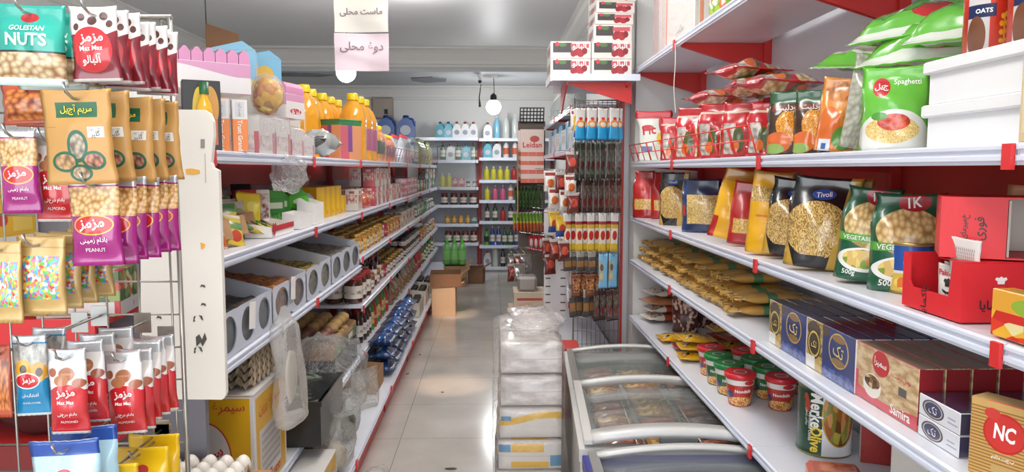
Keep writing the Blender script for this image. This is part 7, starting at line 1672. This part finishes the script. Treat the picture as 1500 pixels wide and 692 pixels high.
# goods on the far right gondola shelves (seen from the side)
K_gl = bottle_kit(.035, .24, film('bottle_clear2', '#c9d2d0', .5), lw, None)
for i in range(14):
    put(K_gl, 'glass_bottle', f'clear glass bottle on the high shelf of the narrow wall, {nth(i + 1)} from the snack rack', 'bottle', (.60, 5.05 + .17 * i, 1.931), (0, 0, 0), 'clear bottles on the high shelf')
tis = paint('tissue_box_blue', '#6a9ab8', [('r', .1, .2, .9, .8, '#8fb8d0'), ('e', .5, .5, .2, .2, '#d9e2e6')], rough=.35)
K['wht2'] = (fixlabel(kbox('#d6d2cf', '#a8a4a0', .12, .1, .17, 'wht2'), .1, .17), 'white boxed goods', 'box', .06)
K['tis'] = ([('carton', boxm(.11, .1, .22, tis))], 'blue tissue box', 'tissue box', .055)
def gfill(zn, z, y0, y1, keys, x=.615):
    y = y0; i = 0; c = {}
    while True:
        k = keys[i % len(keys)]; kit, desc, cat, hw = K[k]
        if y + 2 * hw > y1: break
        c[k] = c.get(k, 0) + 1
        put(kit, cat.replace(' ', '_'), f'{desc} on {zn} shelf of the narrow wall, {nth(c[k])} from the snack rack', cat, (x, y + hw, z + .001), (0, 0, FACE_R + R.uniform(-.1, .1)), f'{desc}s on the {zn} narrow wall shelf')
        y += 2 * hw + .02; i += 1
gfill('second', 1.64, 5.0, 7.55, ['tis', 'tis', 'wht2', 'wht2'])
gfill('third', 1.33, 5.0, 7.55, ['wht2', 'whitebox', 'wht2'])
gfill('fourth', .95, 5.0, 7.55, ['redbox', 'wht2', 'tan'])
gfill('fifth', .60, 5.0, 7.55, ['wht2', 'redbox'])

# ================================================================ CARD DISPLAY (aisle end, right)
cy = 7.75
A = P(762, 190, Y=cy); B = P(796, 268, Y=cy)
cw, chh = B.x - A.x, A.z - B.z
t = thing('display_stand', 'dark wire stand holding pink card packs and green packets', 'display stand', ((A.x + B.x) / 2, cy + .05, 0))
raw('back_board', solid(lambda bm: add_box(bm, (-cw / 2 - .02, 0, .02), (cw / 2 + .02, .02, 2.0)), mat('stand_back', '#5a4f48', .6)), t)
raw('base', solid(lambda bm: add_box(bm, (-cw / 2 - .05, -.25, 0.001), (cw / 2 + .05, .05, .05)), M_dark), t)
raw('side_cardboard', solid(lambda bm: add_prism(bm, [(.0, .9), (-.22, 1.0), (-.15, 1.7), (0, 1.75)], 0, -cw / 2 - .035, -cw / 2 - .025), M_crd), t)
def bm_mesh(bm):
    for i in range(8): add_tube(bm, [(-cw / 2 + cw * i / 7, -.02, 1.99), (-cw / 2 + cw * i / 7, -.10, 2.13)], .006, 5)
    for j in range(5): add_tube(bm, [(-cw / 2 - .005, -.02 - .02 * j, 1.99 + .035 * j), (cw / 2 + .005, -.02 - .02 * j, 1.99 + .035 * j)], .006, 5)
raw('top_grid', solid(bm_mesh, M_black), t)
card = paint('card_pink', '#ecd4c9', [('s', 38., .1, '#d8664f'), ('r', 0, .80, 1, 1, '#ecd6cc'), ('r', .0, .66, 1, .74, '#ecd4c9'), ('r', .325, 0, .335, .66, '#e6d6cc'), ('r', .66, 0, .67, .66, '#e6d6cc'), ('e', .6, .82, .2, .06, '#b84a3a')], rough=.35, coat=.3)
put([('card', boxm(cw, .025, chh, card, [(0, ('t', 'Leidan', .5, .71, .8, 0, redi, .02))]))], 'hanging_card_pack', 'pale pink card of red boxed sachets, front one on the dark stand', 'card pack', ((A.x + B.x) / 2, cy - .06, B.z), (0, 0, .03), 'pink card packs')
put([('card', boxm(cw * .95, .025, chh * .95, card))], 'hanging_card_pack', 'pale pink card of red boxed sachets, rear one on the dark stand', 'card pack', ((A.x + B.x) / 2 - .03, cy - .02, B.z + .02), (0, 0, .03), 'pink card packs')
s_gp = paint('packet_green_dark', '#2f4a2a', [('r', .2, .1, .8, .8, ('noise', '#24361f', '#6a9a3a', (3., 6.)))], rough=.2, coat=.7)
s_op = paint('packet_orange_green', '#c9663a', [('r', 0, .5, 1, 1, '#7ab03a'), ('r', 0, .45, 1, .55, '#d9b44a'), ('r', 0, .92, 1, 1, '#c9c2b8')], rough=.2, coat=.7)
for (m_, desc, y0, hp_, n_, px0, px1, gname) in ((s_gp, 'dark green packet below the pink cards', 272, 34, 8, 758, 793, 'dark green packets'), (s_op, 'orange and green packet in the lower fan', 310, 30, 9, 755, 794, 'orange green packets')):
    me = bag(.05, pxm(hp_, cy), .02, m_, None, (), 260, 'pillow', wr=.2, nu=8, nv=12)
    for i in range(n_):
        a = P(px0 + (px1 - px0) * i / (n_ - 1), y0, Y=cy - .08)
        put([('pouch', me)], 'hanging_snack_bag', f'{desc}, {nth(i + 1)} counted from the aisle', 'packet', (a.x, cy - .08, a.z - pxm(hp_, cy)), (.0, -.15, .9), gname + ' on the dark stand')
    t2 = thing('hanging_rail', 'dark rail carrying the ' + gname, 'rail', (A.x, cy - .08, P(760, y0, Y=cy - .08).z + .004))
    raw('bar', solid(lambda bm: add_tube(bm, [(-.03, 0, 0), (cw + .03, 0, 0)], .004, 6), M_dark), t2)
    for xx in (-.02, cw + .02): raw('arm', solid(lambda bm: add_tube(bm, [(xx, 0, 0), (xx, .13, .0)], .004, 6), M_dark), t2)
s_rh = paint('red_header', '#a8262c', [('e', .5, .5, .3, .3, '#e0d6d0')], rough=.3)
for i in range(3):
    a = P(778 + 7 * i, 345, Y=cy - .08)
    put([('pouch', bag(.06, .16, .02, s_rh, None, (), 270 + i, 'pillow', nu=8, nv=12)), ('hang_strip', solid(lambda bm: add_tube(bm, [(0, 0, .157), (0, .13, .158)], .003, 5), M_dark))], 'hanging_snack_bag', f'red packet hanging low on the dark stand, {nth(i + 1)} from the aisle', 'packet', (a.x, cy - .08, a.z - .16), (0, 0, .4), 'red packets on the dark stand')

# ================================================================ BACK WALL GOODS
def det_kit(col, capc, w, h, hand=True):
    m_ = mat('detergent_' + col[1:], col, .25, coat=.5); c_ = mat('dcap_' + capc[1:], capc, .35)
    body = solid(lambda bm: add_prism(bm, [(-w * .5, 0), (w * .5, 0), (w * .5, h * .5), (w * .36, h * .74), (w * .15, h * .86), (-w * .15, h * .86), (-w * .42, h * .66), (-w * .5, h * .5)], 1, -w * .28, w * .28), m_)
    k = [('bottle', body), ('cap', lathe([(w * .17, h * .855, c_), (w * .17, h * .97, c_), (w * .13, h, c_), (0, h, c_)], 12))]
    lb_ = mat('dlabel_' + col[1:], '#c9ced6' if col != '#d9d7d6' else '#8f94a8', .4)
    k.append(('label', lathe([(0, 0, lb_), (w * .3, 0, lb_), (w * .3, .003, lb_), (0, .003, lb_)], 16)))
    for v in k[2][1].vertices: v.co = Vector((v.co.x, -w * .282 - v.co.z * .5, h * .34 + v.co.y * .9))
    if hand: k.append(('handle', solid(lambda bm: add_tube(bm, [(w * .12, 0, h * .85), (w * .36, 0, h * .83), (w * .48, 0, h * .68), (w * .46, 0, h * .52)], w * .07, 8), m_, True)))
    return k
def straight(x0px, x1px, z, zlab, items, unit, y=YFF + .10):
    n = len(items)
    for i, (kit, desc, cat) in enumerate(items):
        px = x0px + (x1px - x0px) * (i + .5) / n
        Y = y; x = (px - VPX) * Y / FPX
        put(kit, cat.replace(' ', '_'), f"{desc} on {zlab} of {unit}, {nth(i + 1)} from left", cat, (x, Y, z + .001), (0, 0, R.uniform(-.06, .06)), f'{cat}s on the {zlab} of the {unit}', scale=(.82, .82, 1) if n > 6 else (.93, .93, 1))
D_teal = (det_kit('#2a9ab0', '#1f5a6a', .135, .235), 'teal detergent bottle', 'detergent bottle')
D_wht = (det_kit('#d9d7d6', '#8a3f4a', .135, .235), 'white detergent bottle', 'detergent bottle')
D_blue = (det_kit('#2f56a0', '#1f3a7a', .26, .33), 'large blue detergent jug', 'detergent jug')
D_lb = (bottle_kit(.05, .34, mat('blue_cleaner', '#7fc0dc', .15, coat=.7), lw), 'pale blue tall bottle', 'cleaner bottle')
D_cl = (bottle_kit(.055, .36, mat('clear_cleaner', '#c9cfcb', .15, coat=.7), lw), 'clear tall bottle', 'cleaner bottle')
D_or = (bottle_kit(.045, .26, mat('white_cleaner', '#dcd6d2', .3, coat=.4), mat('cap_orange', '#d0603a', .4), mat('label_orange', '#d0603a', .4)), 'white bottle with orange label', 'cleaner bottle')
D_ye = (bottle_kit(.05, .2, mat('yellow_cleaner', '#c9c02f', .2, coat=.6), lw), 'yellow bottle', 'cleaner bottle')
D_rd = (bottle_kit(.05, .2, mat('red_cleaner', '#a82a2c', .2, coat=.6), lb), 'red bottle', 'cleaner bottle')
D_pk = (bottle_kit(.05, .22, mat('pink_cleaner', '#c85a80', .2, coat=.6), lw), 'pink bottle', 'cleaner bottle')
D_gr = (bottle_kit(.045, .26, mat('green_cleaner', '#2a5a3c', .2, coat=.6), lr, lbl_w), 'dark green bottle', 'cleaner bottle')
D_bb = (bottle_kit(.045, .28, mat('navy_cleaner', '#2a48a0', .2, coat=.6), lw, lbl_w), 'blue bottle', 'cleaner bottle')
D_gb = (bottle_kit(.045, .24, mat('lime_cleaner', '#5aa83a', .2, coat=.6), lb, mat('label_black', '#2a2a2c', .4)), 'lime and black bottle', 'cleaner bottle')
D_dk = (bottle_kit(.045, .26, mat('dark_cleaner', '#3a2f34', .2, coat=.6), lb, lbl_w), 'dark bottle', 'cleaner bottle')
ur = 'cleaning shelves'
straight(708, 788, FZ[0], 'top shelf', [D_wht, D_lb, D_cl, D_cl, D_wht, D_wht], ur)
straight(708, 788, FZ[1], 'second shelf', [D_teal, D_wht, D_or, D_or, D_or, D_wht], ur)
straight(708, 788, FZ[2], 'third shelf', [D_ye, D_ye, D_ye, D_ye, D_rd, D_rd, D_rd, D_rd], ur)
straight(708, 788, FZ[3], 'fourth shelf', [D_ye, D_pk, D_pk, D_or, D_gr, D_gr, D_pk], ur)
straight(708, 788, FZ[4], 'fifth shelf', [D_dk, D_gr, D_rd, D_dk, D_dk, D_gr, D_dk], ur)
straight(708, 788, FZ[5], 'sixth shelf', [D_gb, D_bb, D_bb, D_gr, D_gr, D_bb, D_bb, D_gr, D_gr], ur)
straight(708, 788, FZ[6], 'bottom shelf', [D_wht, D_cl, D_dk, D_gb, D_gb, D_dk, D_dk], ur)
ul = 'glass fronted shelves'
straight(640, 700, FZL[0], 'top shelf', [D_teal, D_teal, D_wht, D_wht, D_wht], ul)
straight(644, 700, FZL[1], 'second shelf', [D_gr, D_wht, D_gr, D_teal, D_gr], ul)
straight(644, 700, FZL[2], 'third shelf', [D_ye, D_ye, (K['redbox'][0], 'pinkish red carton', 'box'), (K['redbox'][0], 'pinkish red carton', 'box'), (K['dark'][0], 'dark jar', 'jar'), (K['dark'][0], 'dark jar', 'jar')], ul)
straight(644, 700, FZL[3], 'fourth shelf', [(K['big'][0], 'big dark jar', 'jar')] * 4, ul)
straight(650, 700, FZL[4], 'fifth shelf', [(K['honey'][0], 'honey coloured jar', 'jar')] * 4 + [(K['teal_box'][0], 'grey teal carton', 'box')], ul)
straight(650, 700, FZL[5], 'sixth shelf', [(K['big'][0], 'brown labelled jar', 'jar')] * 4, ul)
# big blue jugs standing on a high ledge at the corner
lt = thing('wall_shelf', 'white wall shelf in the far corner carrying big blue jugs', 'shelf', (-1.42, YB - .18, 1.954))
raw('board', solid(lambda bm: add_box(bm, (-.28, -.2, -.02), (.28, .178, 0)), M_board), lt)
for xx in (-.2, .2): raw('bracket', solid(lambda bm: add_prism(bm, [(-.18, -.02), (.178, -.02), (.178, -.2)], 0, xx, xx + .01), M_red), lt)
for i, x in enumerate((-1.56, -1.27)):
    put(D_blue[0], 'detergent_jug', ('large blue detergent jug in the far corner, next to the wall', 'large blue detergent jug in the far corner, next to the teal bottles')[i], 'detergent jug', (x, YFF + .16, 1.955), (0, 0, 0), 'large blue jugs')
# glass front of the left back unit with wire edges
gt = thing('display_screen', 'clear glass pane with thin metal edges before the glass fronted shelves', 'glass panel', (-.52, YFF - .14, 1.2))
raw('pane', solid(lambda bm: add_box(bm, (-.27, -.002, -.0), (.27, .002, .62)), film('pane_glass', '#dfe8e6', .08, .05, 0.)), gt)
raw('edge', solid(lambda bm: (add_tube(bm, [(-.272, 0, 0), (.272, 0, 0), (.272, 0, .62), (-.272, 0, .62), (-.272, 0, 0)], .006, 6)), M_chrome), gt)
for xx in (-.25, .25): raw('standoff', solid(lambda bm: add_tube(bm, [(xx, 0, .02), (xx, .13, .02)], .006, 6), M_chrome), gt)
